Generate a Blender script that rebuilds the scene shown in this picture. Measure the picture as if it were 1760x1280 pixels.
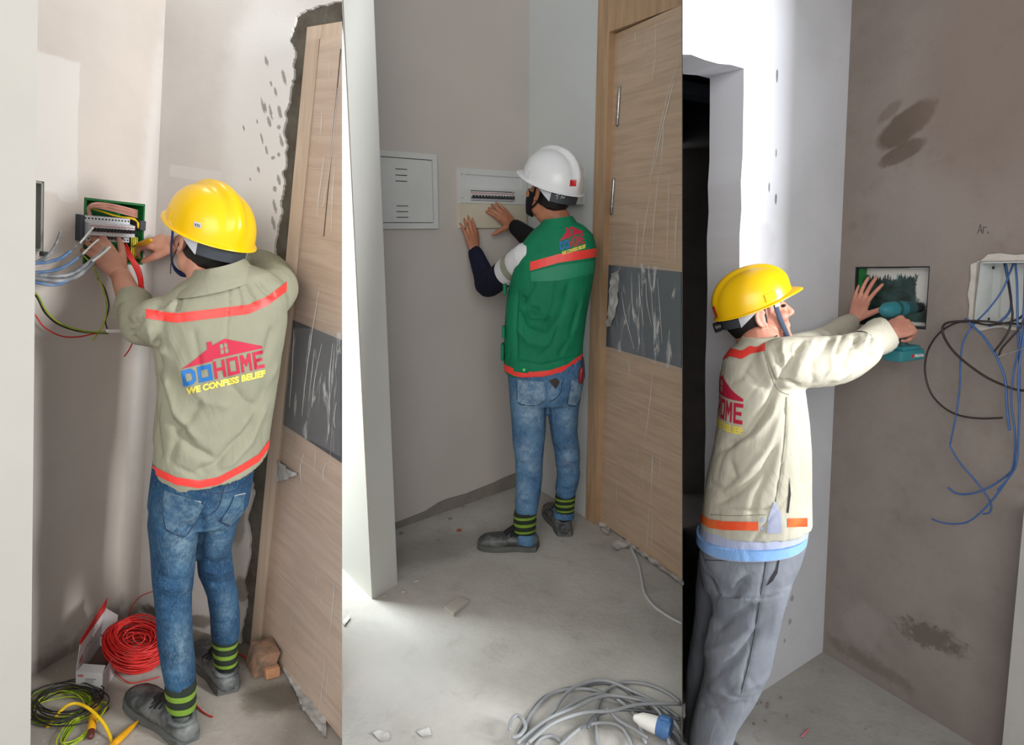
import bpy, bmesh, math, random
import numpy as np
from mathutils import Vector, Matrix, noise
from mathutils.bvhtree import BVHTree
from mathutils.geometry import tessellate_polygon

for o in list(bpy.data.objects):
    bpy.data.objects.remove(o)
SC = bpy.context.scene
COL = SC.collection
random.seed(7)
rnd = random.Random(11)

# ------------------------------------------------------------------ camera
FPX, CX, CY = 1150.0, 880.0, 640.0
PITCH = math.radians(12.5)
CAM = Vector((0, 0, 1.47))
cd = bpy.data.cameras.new('camera')
cam = bpy.data.objects.new('camera', cd)
COL.objects.link(cam)
cam.location = CAM
cam.rotation_euler = (math.pi / 2 - PITCH, 0, 0)
cd.sensor_fit = 'HORIZONTAL'
cd.sensor_width = 36
cd.lens = 36 * FPX / 1760
cd.clip_start = 0.05
SC.camera = cam
SC.view_settings.view_transform = 'Standard'
SC.view_settings.look = 'None'
SC.view_settings.gamma = 1
SC.view_settings.use_curve_mapping = False
SC.view_settings.exposure = 0.0

# ------------------------------------------------------------------ world and light
world = bpy.data.worlds.new('daylight')
SC.world = world
world.use_nodes = True
bg = world.node_tree.nodes['Background']
bg.inputs[0].default_value = (0.93, 0.97, 1.0, 1)
bg.inputs[1].default_value = 0.54


def area_light(name, loc, target, size, power, col=(1, 1, 1)):
    ld = bpy.data.lights.new(name, 'AREA')
    ld.shape = 'RECTANGLE'
    ld.size, ld.size_y = size
    ld.energy = power
    ld.color = col
    o = bpy.data.objects.new(name, ld)
    COL.objects.link(o)
    o.location = loc
    d = Vector(target) - Vector(loc)
    o.rotation_euler = d.to_track_quat('-Z', 'Y').to_euler()
    return o


area_light('assumed_light_front', (-0.35, -2.6, 2.5), (-0.6, 2.6, 0.9), (3.4, 2.4), 130, (1.0, 0.97, 0.93))  # assumed soft source behind the camera, unseen; no window stands there
area_light('added_light_pillar', (-1.45, 2.95, 1.5), (-0.62, 2.5, 0.9), (0.9, 2.4), 120, (0.93, 1.0, 0.99))  # added lamp hidden behind the left door to overexpose the pillar's left face
area_light('assumed_light_side', (4.0, 0.30, 2.0), (1.1, 2.5, 0.9), (0.7, 1.7), 270, (0.96, 0.98, 1.0))  # assumed source out of view at the right, lighting the bright plaster wall

# ------------------------------------------------------------------ pixel geometry of the three rooms
RT = Vector((1, 0, 0))
FW = Vector((0, math.cos(PITCH), -math.sin(PITCH)))
DN = Vector((0, -math.sin(PITCH), -math.cos(PITCH)))


def ray(u, v):
    return RT * ((u - CX) / FPX) + DN * ((v - CY) / FPX) + FW


def P(u, v, d):
    return CAM + ray(u, v) * d


def proj(p):
    q = Vector(p) - CAM
    z = q.dot(FW)
    return CX + FPX * q.dot(RT) / z, CY + FPX * q.dot(DN) / z


def upvec(ux, vx):
    d = RT * (ux - CX) + DN * (vx - CY) + FW * FPX
    return -d.normalized()


UP = {1: upvec(2, 6340), 2: Vector((0, 0, 1)), 3: upvec(1120, 7640)}
HC = {1: 1.65, 2: 1.47, 3: 1.85}


def FL(b, u, v):
    r = ray(u, v)
    return CAM + r * (-HC[b] / r.dot(UP[b]))


def viewplane(u):
    """plane through the camera and image column u; normal points to larger u"""
    return CAM.copy(), ray(u, 1280).cross(ray(u, 0)).normalized() * (1 if ray(u, 1280).cross(ray(u, 0)).dot(RT) > 0 else -1)


class Wall:
    def __init__(self, b, A, B):
        self.b = b
        self.A = FL(b, *A) if not isinstance(A, Vector) else A
        Bp = FL(b, *B) if not isinstance(B, Vector) else B
        self.U = UP[b]
        e = Bp - self.A
        e -= self.U * e.dot(self.U)
        self.e = e.normalized()
        n = self.e.cross(self.U).normalized()
        if n.dot(CAM - self.A) < 0:
            n = -n
        self.n = n

    def hit(self, u, v, o=0.0):
        r = ray(u, v)
        a = self.A + self.n * o
        return CAM + r * ((a - CAM).dot(self.n) / r.dot(self.n))

    def sh(self, u, v, o=0.0):
        q = self.hit(u, v, o) - self.A
        return (q.dot(self.e), q.dot(self.U))

    def at(self, s, h, o=0.0):
        return self.A + self.e * s + self.U * h + self.n * o


# ------------------------------------------------------------------ mesh helpers
LOC = {}


def mk(name, V, F, mat=None, parent=None, loc=None, smooth=None, uv=None, label=None, cat=None, group=None, kind=None):
    V = [Vector(v) for v in V]
    if parent is not None:
        loc = LOC[parent.name]
    elif loc is None:
        xs = [v.x for v in V]; ys = [v.y for v in V]; zs = [v.z for v in V]
        loc = Vector(((min(xs) + max(xs)) / 2, (min(ys) + max(ys)) / 2, min(zs)))
    me = bpy.data.meshes.new(name)
    me.from_pydata([v - loc for v in V], [], F)
    me.update()
    if uv is not None:
        l = me.uv_layers.new(name='UVMap')
        for lp in me.loops:
            l.data[lp.index].uv = uv[lp.vertex_index]
    if smooth is not None:
        me.polygons.foreach_set('use_smooth', [True] * len(me.polygons))
        if smooth < 179:
            me.set_sharp_from_angle(angle=math.radians(smooth))
    if mat is not None:
        me.materials.append(mat)
    o = bpy.data.objects.new(name, me)
    COL.objects.link(o)
    if parent is not None:
        o.parent = parent
    else:
        o.location = loc
    LOC[o.name] = loc
    tag(o, label, cat, group, kind)
    return o


def tag(o, label=None, cat=None, group=None, kind=None):
    if label: o['label'] = label
    if cat: o['category'] = cat
    if group: o['group'] = group
    if kind: o['kind'] = kind
    return o


def thing(name, loc, label, cat, group=None, kind=None):
    o = bpy.data.objects.new(name, None)
    o.empty_display_size = 0.05
    COL.objects.link(o)
    o.location = loc
    LOC[o.name] = Vector(loc)
    return tag(o, label, cat, group, kind)


def bm_out(bm):
    bm.verts.ensure_lookup_table()
    bm.verts.index_update()
    V = [v.co.copy() for v in bm.verts]
    F = [[v.index for v in f.verts] for f in bm.faces]
    bm.free()
    return V, F


def join(*parts):
    V, F = [], []
    for v, f in parts:
        k = len(V)
        V += [Vector(x) for x in v]
        F += [[i + k for i in q] for q in f]
    return V, F


def slab(loop, holes, fn, o0, o1, clips=()):
    """plate with holes: loop in (s,h), fn(s,h,o) -> point. Returns V,F,uv"""
    loops = [loop] + list(holes)
    flat = [p for l in loops for p in l]
    tris = tessellate_polygon([[Vector((p[0], p[1], 0)) for p in l] for l in loops])
    n = len(flat)
    bm = bmesh.new()
    lay = bm.verts.layers.float_vector.new('sh')
    vs = []
    for o in (o1, o0):
        for p in flat:
            v = bm.verts.new(fn(p[0], p[1], o))
            v[lay] = (p[0], p[1], o)
            vs.append(v)
    for t in tris:
        try:
            bm.faces.new([vs[i] for i in t])
            bm.faces.new([vs[n + i] for i in reversed(t)])
        except ValueError:
            pass
    k = 0
    for l in loops:
        m = len(l)
        for i in range(m):
            a, b = k + i, k + (i + 1) % m
            try:
                bm.faces.new([vs[a], vs[b], vs[n + b], vs[n + a]])
            except ValueError:
                pass
        k += m
    for (co, no) in clips:      # keep the side the normal points away from
        bmesh.ops.bisect_plane(bm, geom=bm.verts[:] + bm.edges[:] + bm.faces[:], plane_co=co, plane_no=no, clear_outer=True)
        ed = [e for e in bm.edges if len(e.link_faces) == 1]
        if ed:
            bmesh.ops.holes_fill(bm, edges=ed, sides=0)
    bmesh.ops.recalc_face_normals(bm, faces=bm.faces[:])
    uv = [(v[lay][0], v[lay][1]) for v in bm.verts]
    V, F = bm_out(bm)
    return V, F, uv


def wslab(name, W, loop, holes, o0, o1, mat, clips=(), **kw):
    V, F, uv = slab(loop, holes, W.at, o0, o1, clips)
    return mk(name, V, F, mat, uv=uv, **kw)


def rect(s0, h0, s1, h1):
    return [(s0, h0), (s1, h0), (s1, h1), (s0, h1)]


def obox(c, ax, ay, az, sx, sy, sz, bevel=0.0, seg=1):
    """box with centre c, unit axes and full sizes"""
    bm = bmesh.new()
    bmesh.ops.create_cube(bm, size=1)
    for v in bm.verts:
        v.co = Vector((v.co.x * sx, v.co.y * sy, v.co.z * sz))
    if bevel > 0:
        bmesh.ops.bevel(bm, geom=bm.edges[:], offset=bevel, segments=seg, profile=0.5, affect='EDGES')
    for v in bm.verts:
        v.co = Vector(c) + ax * v.co.x + ay * v.co.y + az * v.co.z
    bmesh.ops.recalc_face_normals(bm, faces=bm.faces[:])
    return bm_out(bm)


def wbox(W, s, h, o, ds, dh, do, bevel=0.0, seg=1):
    return obox(W.at(s, h, o), W.e, W.U, W.n, ds, dh, do, bevel, seg)


def spline(pts, n=6, closed=False):
    pts = [Vector(p) for p in pts]
    m = len(pts)
    out = []
    rng = m if closed else m - 1
    for i in range(rng):
        if closed:
            p0, p1, p2, p3 = pts[(i - 1) % m], pts[i], pts[(i + 1) % m], pts[(i + 2) % m]
        else:
            p0, p1, p2, p3 = pts[max(i - 1, 0)], pts[i], pts[i + 1], pts[min(i + 2, m - 1)]
        for k in range(n):
            t = k / n
            out.append(0.5 * ((2 * p1) + (p2 - p0) * t + (2 * p0 - 5 * p1 + 4 * p2 - p3) * t * t + (3 * p1 - p0 - 3 * p2 + p3) * t ** 3))
    if not closed:
        out.append(pts[-1])
    return out


def lerp_list(r, m):
    if not isinstance(r, (list, tuple)):
        return [r] * m
    out = []
    for i in range(m):
        x = i * (len(r) - 1) / max(m - 1, 1)
        k = min(int(x), len(r) - 2)
        out.append(r[k] + (r[k + 1] - r[k]) * (x - k))
    return out


def tube(pts, r, n=8, closed=False, smooth=0, flat=None, round_ends=False):
    """round tube along points; flat = (axis, factor) squashes the section"""
    if smooth:
        pts = spline(pts, smooth, closed)
    pts = [Vector(p) for p in pts]
    m = len(pts)
    rs = lerp_list(r, m)
    if round_ends and not closed:
        d0 = (pts[0] - pts[1]).normalized(); d1 = (pts[-1] - pts[-2]).normalized()
        a, b = pts[0], pts[-1]
        r0, r1 = rs[0], rs[-1]
        pts = [a + d0 * r0 * .95, a + d0 * r0 * .7] + pts + [b + d1 * r1 * .7, b + d1 * r1 * .95]
        rs = [r0 * .3, r0 * .72] + rs + [r1 * .72, r1 * .3]
        m += 4
    V, F = [], []
    prev = None
    for i in range(m):
        if closed:
            t = pts[(i + 1) % m] - pts[i - 1]
        else:
            t = pts[min(i + 1, m - 1)] - pts[max(i - 1, 0)]
        if t.length < 1e-9:
            t = Vector((0, 0, 1))
        t.normalize()
        if prev is None:
            a = t.cross(Vector((0.31, 0.17, 0.93)))
            if a.length < 0.1:
                a = t.cross(Vector((1, 0, 0)))
        else:
            a = prev - t * prev.dot(t)
        a.normalize()
        prev = a
        b = t.cross(a)
        for k in range(n):
            an = 2 * math.pi * k / n
            off = a * math.cos(an) * rs[i] + b * math.sin(an) * rs[i]
            if flat is not None:
                fa, ff = flat
                off = off - fa * off.dot(fa) * (1 - ff)
            V.append(pts[i] + off)
    q = m if closed else m - 1
    for i in range(q):
        for k in range(n):
            a = i * n + k; b = i * n + (k + 1) % n
            c = ((i + 1) % m) * n + (k + 1) % n; d = ((i + 1) % m) * n + k
            F.append([a, b, c, d])
    if not closed:
        F.append(list(range(n - 1, -1, -1)))
        F.append([(m - 1) * n + k for k in range(n)])
    return V, F


def rings_loft(rings, cap=True, closed_ring=True):
    n = len(rings[0])
    V = [Vector(p) for r in rings for p in r]
    F = []
    for i in range(len(rings) - 1):
        for k in range(n if closed_ring else n - 1):
            a = i * n + k; b = i * n + (k + 1) % n
            F.append([a, b, b + n, a + n])
    if cap and closed_ring:
        F.append(list(range(n - 1, -1, -1)))
        F.append([(len(rings) - 1) * n + k for k in range(n)])
    return V, F


def ellipsoid(c, ax, ay, az, rx, ry, rz, nu=20, nv=12):
    rings = []
    c = Vector(c)
    for j in range(nv + 1):
        t = math.pi * (j + 0.15) / (nv + 0.3)
        rings.append([c + ax * (rx * math.sin(t) * math.cos(2 * math.pi * k / nu)) + ay * (ry * math.sin(t) * math.sin(2 * math.pi * k / nu)) - az * (rz * math.cos(t)) for k in range(nu)])
    return rings_loft(rings)


def fuse(parts, voxel, smooth=3, fac=0.5):
    V, F = join(*parts)
    me = bpy.data.meshes.new('tmp')
    me.from_pydata(V, [], F)
    bm = bmesh.new(); bm.from_mesh(me)
    bmesh.ops.recalc_face_normals(bm, faces=bm.faces[:])
    bm.to_mesh(me); bm.free()
    o = bpy.data.objects.new('tmp', me)
    COL.objects.link(o)
    m = o.modifiers.new('r', 'REMESH'); m.mode = 'VOXEL'; m.voxel_size = voxel
    if smooth:
        s = o.modifiers.new('s', 'SMOOTH'); s.factor = fac; s.iterations = smooth
    dg = bpy.context.evaluated_depsgraph_get()
    ev = bpy.data.meshes.new_from_object(o.evaluated_get(dg))
    A = np.empty(len(ev.vertices) * 3); ev.vertices.foreach_get('co', A)
    A = A.reshape(-1, 3)
    FF = [list(p.vertices) for p in ev.polygons]
    bpy.data.objects.remove(o); bpy.data.meshes.remove(me); bpy.data.meshes.remove(ev)
    return A, FF


def vnormals(A, F):
    T = np.array([[f[0], f[1], f[2]] for f in F] + [[f[0], f[2], f[3]] for f in F if len(f) == 4])
    fn = np.cross(A[T[:, 1]] - A[T[:, 0]], A[T[:, 2]] - A[T[:, 0]])
    N = np.zeros_like(A)
    for k in range(3):
        np.add.at(N, T[:, k], fn)
    l = np.linalg.norm(N, axis=1); l[l == 0] = 1
    return N / l[:, None]


CAMN = np.array(CAM); RTN = np.array(RT); FWN = np.array(FW); DNN = np.array(DN)


def projn(A):
    q = A - CAMN
    z = q @ FWN
    return CX + FPX * (q @ RTN) / z, CY + FPX * (q @ DNN) / z, z


def polydist(u, v, pts):
    """distance to a polyline, and the parameter 0..1 along it"""
    best = np.full(u.shape, 1e9); par = np.zeros(u.shape)
    n = len(pts) - 1
    for i in range(n):
        ax, ay = pts[i]; bx, by = pts[i + 1]
        dx, dy = bx - ax, by - ay
        L = dx * dx + dy * dy + 1e-9
        t = np.clip(((u - ax) * dx + (v - ay) * dy) / L, 0, 1)
        d = np.hypot(u - ax - t * dx, v - ay - t * dy)
        m = d < best
        best[m] = d[m]; par[m] = ((i + t) / n)[m]
    return best, par


def sculpt(A, F, strokes):
    """press folds into the cloth side that faces the room: stroke = (pixel polyline, width px, height m)"""
    N = vnormals(A, F)
    u, v, z = projn(A)
    vd = (CAMN - A); vd /= np.linalg.norm(vd, axis=1)[:, None]
    face = np.clip((N * vd).sum(1) * 2.5 + 0.2, 0, 1)
    D = np.zeros(len(A))
    for pts, w, amp in strokes:
        d, t = polydist(u, v, pts)
        D += amp * np.exp(-(d / w) ** 1.5) * face * np.clip(np.minimum(t, 1 - t) * 6 + 0.25, 0, 1)
    return A + N * D[:, None]


def ruffle(A, F, amp, fx, fz, seed=0.0, axis=None):
    """soft random creases; fz along the axis, fx across"""
    N = vnormals(A, F)
    ax = Vector(axis or (0, 0, 1)).normalized()
    b1 = ax.orthogonal().normalized(); b2 = ax.cross(b1)
    D = np.empty(len(A))
    for i, p in enumerate(A):
        q = Vector(p)
        D[i] = noise.noise(Vector((q.dot(b1) * fx + seed, q.dot(b2) * fx, q.dot(ax) * fz)))
    return A + N * (D * amp)[:, None]


def crease(A, F, amp, fx, fz, width=.10, seed=0.0, axis=None):
    """fine crease lines along the zero lines of a stretched noise"""
    N = vnormals(A, F)
    ax = Vector(axis or (0, 0, 1)).normalized()
    b1 = ax.orthogonal().normalized(); b2 = ax.cross(b1)
    D = np.empty(len(A))
    for i, p in enumerate(A):
        q = Vector(p)
        a, b, c = q.dot(b1), q.dot(b2), q.dot(ax)
        n = noise.noise(Vector((a * fx + seed, b * fx, c * fz)))
        m = noise.noise(Vector((a * 5 + 7.3 + seed, b * 5, c * 4)))
        D[i] = -math.exp(-(n / width) ** 2) * max(0.0, min(1.0, .45 + m * 1.6))
    return A + N * (D * amp)[:, None]


def clip_tris(V, F, val, lo, hi):
    """keep the part of a mesh where lo <= val <= hi"""
    out_v, out_f = [], []
    for f in F:
        for tri in ([f] if len(f) == 3 else [[f[0], f[1], f[2]], [f[0], f[2], f[3]]]):
            vv = [val[i] for i in tri]
            if max(vv) < lo or min(vv) > hi:
                continue
            poly = [(V[i], val[i]) for i in tri]
            for lim, sg in ((lo, 1), (hi, -1)):
                new = []
                for a in range(len(poly)):
                    p, x = poly[a]; q, y = poly[(a + 1) % len(poly)]
                    ix, iy = sg * (x - lim) >= 0, sg * (y - lim) >= 0
                    if ix: new.append((p, x))
                    if ix != iy:
                        t = (lim - x) / (y - x)
                        new.append((p + (q - p) * t, lim))
                poly = new
                if not poly: break
            if len(poly) >= 3:
                k = len(out_v)
                out_v += [p for p, _ in poly]
                out_f.append(list(range(k, k + len(poly))))
    return out_v, out_f


def weld(V, F, d=1e-5):
    bm = bmesh.new()
    vs = [bm.verts.new(v) for v in V]
    for f in F:
        try: bm.faces.new([vs[i] for i in f])
        except ValueError: pass
    bmesh.ops.remove_doubles(bm, verts=bm.verts[:], dist=d)
    return bm_out(bm)


def band(A, F, val, lo, hi, off, mask=None):
    """a strip of tape lying on a cloth surface"""
    N = vnormals(A, F)
    B = A + N * off
    VV = np.array(val, dtype=float)
    if mask is not None:
        F = [f for f in F if all(mask[i] for i in f)]
    V, FF = clip_tris([Vector(b) for b in B], F, VV, lo, hi)
    if not FF:
        return [], []
    return weld(V, FF)


def bvh_of(A, F):
    return BVHTree.FromPolygons([Vector(a) for a in A], F)


def fine(V2, F, L):
    """subdivide a flat 2-D mesh until its edges are short"""
    bm = bmesh.new()
    vs = [bm.verts.new((p[0], p[1], 0)) for p in V2]
    for f in F:
        try: bm.faces.new([vs[i] for i in f])
        except ValueError: pass
    bmesh.ops.triangulate(bm, faces=bm.faces[:])
    for _ in range(5):
        ed = [e for e in bm.edges if e.calc_length() > L]
        if not ed: break
        bmesh.ops.subdivide_edges(bm, edges=ed, cuts=1)
        bmesh.ops.triangulate(bm, faces=bm.faces[:])
    return bm_out(bm)


def poly2(loop, holes=()):
    loops = [loop] + list(holes)
    flat = [p for l in loops for p in l]
    t = tessellate_polygon([[Vector((p[0], p[1], 0)) for p in l] for l in loops])
    return [(p[0], p[1]) for p in flat], [list(x) for x in t]


def text2(body, bold=0.0, shear=0.0, box=None):
    """lettering as a flat mesh scaled into box=(x0,y0,x1,y1)"""
    cu = bpy.data.curves.new('t', 'FONT')
    cu.body = body; cu.offset = bold; cu.shear = shear
    cu.resolution_u = 3
    o = bpy.data.objects.new('t', cu); COL.objects.link(o)
    dg = bpy.context.evaluated_depsgraph_get()
    me = bpy.data.meshes.new_from_object(o.evaluated_get(dg))
    V = [(v.co.x, v.co.y) for v in me.vertices]
    F = [list(p.vertices) for p in me.polygons]
    bpy.data.objects.remove(o); bpy.data.meshes.remove(me); bpy.data.curves.remove(cu)
    x0 = min(p[0] for p in V); x1 = max(p[0] for p in V); y0 = min(p[1] for p in V); y1 = max(p[1] for p in V)
    bx = box or (0, 0, 1, 1)
    V = [(bx[0] + (p[0] - x0) / (x1 - x0) * (bx[2] - bx[0]), bx[1] + (p[1] - y0) / (y1 - y0) * (bx[3] - bx[1])) for p in V]
    return V, F


def cast(bvh, V2, F, fn, off):
    """lay a flat mesh on a surface: fn(x,y) -> (origin, direction)"""
    V, ok = [], []
    for p in V2:
        o, d = fn(p[0], p[1])
        d = d.normalized()
        h = bvh.ray_cast(o, d)
        if h[0] is None:
            V.append(Vector((0, 0, 0))); ok.append(False)
        else:
            n = h[1] if h[1].dot(d) < 0 else -h[1]
            V.append(h[0] - d * off * 0.5 + n * off * 0.5); ok.append(True)
    F = [f for f in F if all(ok[i] for i in f)]
    used = sorted({i for f in F for i in f})
    mp = {k: i for i, k in enumerate(used)}
    return [V[i] for i in used], [[mp[i] for i in f] for f in F]


def px_ray(x, y):
    return CAM, ray(x, y)


# ------------------------------------------------------------------ materials
def new_mat(name):
    m = bpy.data.materials.new(name)
    m.use_nodes = True
    nt = m.node_tree
    b = nt.nodes['Principled BSDF']
    return m, nt, b


def lin(c):
    return tuple(((x / 255) / 12.92 if x / 255 <= 0.04045 else ((x / 255 + 0.055) / 1.055) ** 2.4) for x in c) + (1,)


def nd(nt, typ, **kw):
    n = nt.nodes.new(typ)
    for k, v in kw.items():
        if k.startswith('_'):
            setattr(n, k[1:], v)
        else:
            n.inputs[k.replace('__', ' ')].default_value = v
    return n


def mixc(nt, fac, a, b):
    m = nt.nodes.new('ShaderNodeMix'); m.data_type = 'RGBA'
    for s, x in ((0, fac), (6, a), (7, b)):
        if hasattr(x, 'is_output') or isinstance(x, bpy.types.NodeSocket):
            nt.links.new(x, m.inputs[s])
        else:
            m.inputs[s].default_value = x
    return m.outputs[2]


def math_n(nt, op, a, b=None, clamp=False):
    m = nt.nodes.new('ShaderNodeMath'); m.operation = op; m.use_clamp = clamp
    for i, x in enumerate((a, b)):
        if x is None: continue
        if isinstance(x, bpy.types.NodeSocket): nt.links.new(x, m.inputs[i])
        else: m.inputs[i].default_value = x
    return m.outputs[0]


def ramp(nt, x, lo, hi):
    m = nt.nodes.new('ShaderNodeMapRange'); m.clamp = True; m.interpolation_type = 'SMOOTHSTEP'
    nt.links.new(x, m.inputs[0])
    m.inputs[1].default_value = lo; m.inputs[2].default_value = hi
    m.inputs[3].default_value = 0; m.inputs[4].default_value = 1
    return m.outputs[0]


def coords(nt, uv=False, scale=(1, 1, 1), loc=(0, 0, 0), rot=(0, 0, 0)):
    tc = nt.nodes.new('ShaderNodeTexCoord')
    mp = nt.nodes.new('ShaderNodeMapping')
    nt.links.new(tc.outputs['UV' if uv else 'Object'], mp.inputs[0])
    mp.inputs['Scale'].default_value = scale
    mp.inputs['Location'].default_value = loc
    mp.inputs['Rotation'].default_value = rot
    return mp.outputs[0]


def tnoise(nt, vec, scale, detail=4, rough=0.55, dist=0.0):
    n = nt.nodes.new('ShaderNodeTexNoise')
    nt.links.new(vec, n.inputs['Vector'])
    n.inputs['Scale'].default_value = scale
    n.inputs['Detail'].default_value = detail
    n.inputs['Roughness'].default_value = rough
    n.inputs['Distortion'].default_value = dist
    return n.outputs[0]


def blob(nt, uv, c, r, rot=0.0, wob=0.5, wscale=12.0, soft=0.35):
    """irregular patch on a wall: centre and radii in wall metres"""
    mp = nt.nodes.new('ShaderNodeMapping'); mp.vector_type = 'TEXTURE'
    nt.links.new(uv, mp.inputs[0])
    mp.inputs['Location'].default_value = (c[0], c[1], 0)
    mp.inputs['Rotation'].default_value = (0, 0, rot)
    mp.inputs['Scale'].default_value = (r[0], r[1], 1)
    if wob < 0:      # straight-sided patch
        wob = -wob
        sx = nt.nodes.new('ShaderNodeSeparateXYZ')
        nt.links.new(mp.outputs[0], sx.inputs[0])
        d = math_n(nt, 'MAXIMUM', math_n(nt, 'ABSOLUTE', sx.outputs[0]), math_n(nt, 'ABSOLUTE', sx.outputs[1]))
    else:
        ln = nt.nodes.new('ShaderNodeVectorMath'); ln.operation = 'LENGTH'
        nt.links.new(mp.outputs[0], ln.inputs[0])
        d = ln.outputs['Value']
    nz = tnoise(nt, uv, wscale, 5, 0.65)
    d = math_n(nt, 'ADD', d, math_n(nt, 'MULTIPLY', math_n(nt, 'SUBTRACT', nz, 0.5), wob * 2))
    f = ramp(nt, d, 1.0 + soft * .5, 1.0 - soft * .5)
    return f


def bump(nt, b, h, strength, dist=0.01):
    n = nt.nodes.new('ShaderNodeBump')
    nt.links.new(h, n.inputs['Height'])
    n.inputs['Strength'].default_value = strength
    n.inputs['Distance'].default_value = dist
    nt.links.new(n.outputs[0], b.inputs['Normal'])


def simple(name, c, rough=0.5, var=0.12, scale=9, bmp=0.0, bscale=60, metal=0.0, spec=0.5, c2=None):
    m, nt, b = new_mat(name)
    v = coords(nt)
    a = lin(c)
    d = lin(c2) if c2 else tuple(x * (1 - var * 2) for x in a[:3]) + (1,)
    f = ramp(nt, tnoise(nt, v, scale, 4), 0.35, 0.7)
    nt.links.new(mixc(nt, f, a, d), b.inputs['Base Color'])
    b.inputs['Roughness'].default_value = rough
    b.inputs['Metallic'].default_value = metal
    b.inputs['Specular IOR Level'].default_value = spec
    if bmp:
        bump(nt, b, tnoise(nt, v, bscale, 5), bmp, 0.004)
    return m


def wallmat(name, base, patches, rough=0.85, var=0.06, vscale=2.2, bmp=0.08, dirt=None):
    """painted or plastered wall; patches: (colour, centre, radii, rot, wobble, wobble scale, soft, strength)"""
    m, nt, b = new_mat(name)
    uv = coords(nt, uv=True)
    a = lin(base)
    d = tuple(x * (1 - var * 2) for x in a[:3]) + (1,)
    col = mixc(nt, ramp(nt, tnoise(nt, uv, vscale, 5, .6), .3, .75), a, d)
    if dirt:
        dc, ds, lo, hi = dirt
        col = mixc(nt, math_n(nt, 'MULTIPLY', ramp(nt, tnoise(nt, uv, ds, 7, .7), lo, hi), .8), col, lin(dc))
    for (pc, c, r, rot, wob, ws, soft, st) in patches:
        f = math_n(nt, 'MULTIPLY', blob(nt, uv, c, r, rot, wob, ws, soft), st)
        col = mixc(nt, f, col, lin(pc))
    nt.links.new(col, b.inputs['Base Color'])
    b.inputs['Roughness'].default_value = rough
    b.inputs['Specular IOR Level'].default_value = 0.3
    bump(nt, b, tnoise(nt, uv, 35, 6, .6), bmp, 0.01)
    return m


def woodmat(name, c1, c2, c3, vert=False, rough=0.42):
    m, nt, b = new_mat(name)
    sc = (14, 0.9, 1) if vert else (0.9, 14, 1)
    uv = coords(nt, uv=True, scale=sc)
    w = tnoise(nt, uv, 2.4, 6, .62, 0.8)
    col = mixc(nt, ramp(nt, w, .32, .7), lin(c1), lin(c2))
    uv2 = coords(nt, uv=True, scale=(60, 1.5, 1) if vert else (1.5, 60, 1))
    w2 = tnoise(nt, uv2, 2.2, 4, .6, .4)
    col = mixc(nt, math_n(nt, 'MULTIPLY', ramp(nt, w2, .5, .78), .55), col, lin(c3))
    nt.links.new(col, b.inputs['Base Color'])
    b.inputs['Roughness'].default_value = rough
    bump(nt, b, w2, .06, .002)
    return m


def filmmat(name, uvscale=(9, 0.7, 1), lo=.62, hi=.74, amt=0.55, base=0.06):
    """clear plastic wrap: transparent, with milky creases and a gloss"""
    m, nt, b = new_mat(name)
    uv = coords(nt, uv=True, scale=uvscale, rot=(0, 0, 0.08))
    w = tnoise(nt, uv, 3.0, 5, .55, 1.2)
    f = ramp(nt, w, lo, hi)
    al = math_n(nt, 'ADD', math_n(nt, 'MULTIPLY', f, amt), base, True)
    nt.links.new(al, b.inputs['Alpha'])
    b.inputs['Base Color'].default_value = (0.85, 0.86, 0.86, 1)
    b.inputs['Roughness'].default_value = 0.16
    bump(nt, b, w, .2, .01)
    return m
# ================================================================== THE SETTING
V588 = viewplane(588)
V1172 = viewplane(1172)
KEEP_L588 = [V588]                                   # keep u < 588
KEEP_R588 = [(V588[0], -V588[1])]
KEEP_L1172 = [V1172]
KEEP_R1172 = [(V1172[0], -V1172[1])]

W1L = Wall(1, (238, 1052), (52, 1164))
W1B = Wall(1, (238, 1052), (432, 1112))
D1 = Wall(1, (448, 1106), (586, 1275))
W2L = Wall(2, (906, 829), (684, 907))
W2B = Wall(2, (906, 829), (998, 884))
D2 = Wall(2, (1017, 889), (1172, 1000))
W3L = Wall(3, (1414, 1120), (1324, 1179))
W3R = Wall(3, (1414, 1120), (1656, 1268))


def ell(W, u0, v0, u1, v1):
    """wall patch covering a pixel box"""
    a = W.sh(u0, v0); b = W.sh(u1, v1)
    return ((a[0] + b[0]) / 2, (a[1] + b[1]) / 2), (abs(a[0] - b[0]) / 2, abs(a[1] - b[1]) / 2)


def patch(W, col, u0, v0, u1, v1, rot=0.0, wob=.4, ws=12, soft=.3, st=.8):
    c, r = ell(W, u0, v0, u1, v1)
    return (col, c, r, rot, wob, ws, soft, st)


def floor_slab(name, b, pts, mat, clips, label):
    A = FL(b, 700, 1100)
    ex = RT - UP[b] * RT.dot(UP[b]); ex.normalize()
    ey = UP[b].cross(ex)
    fn = lambda s, h, o: A + ex * s + ey * h + UP[b] * o
    loop = []
    for p in pts:
        q = p - A
        loop.append((q.dot(ex), q.dot(ey)))
    V, F, uv = slab(loop, [], fn, -0.06, 0.0, clips)
    return mk(name, V, F, mat, uv=uv, label=label, cat='floor', kind='structure'), (lambda u, v: ((FL(b, u, v) - A).dot(ex), (FL(b, u, v) - A).dot(ey)))


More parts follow.
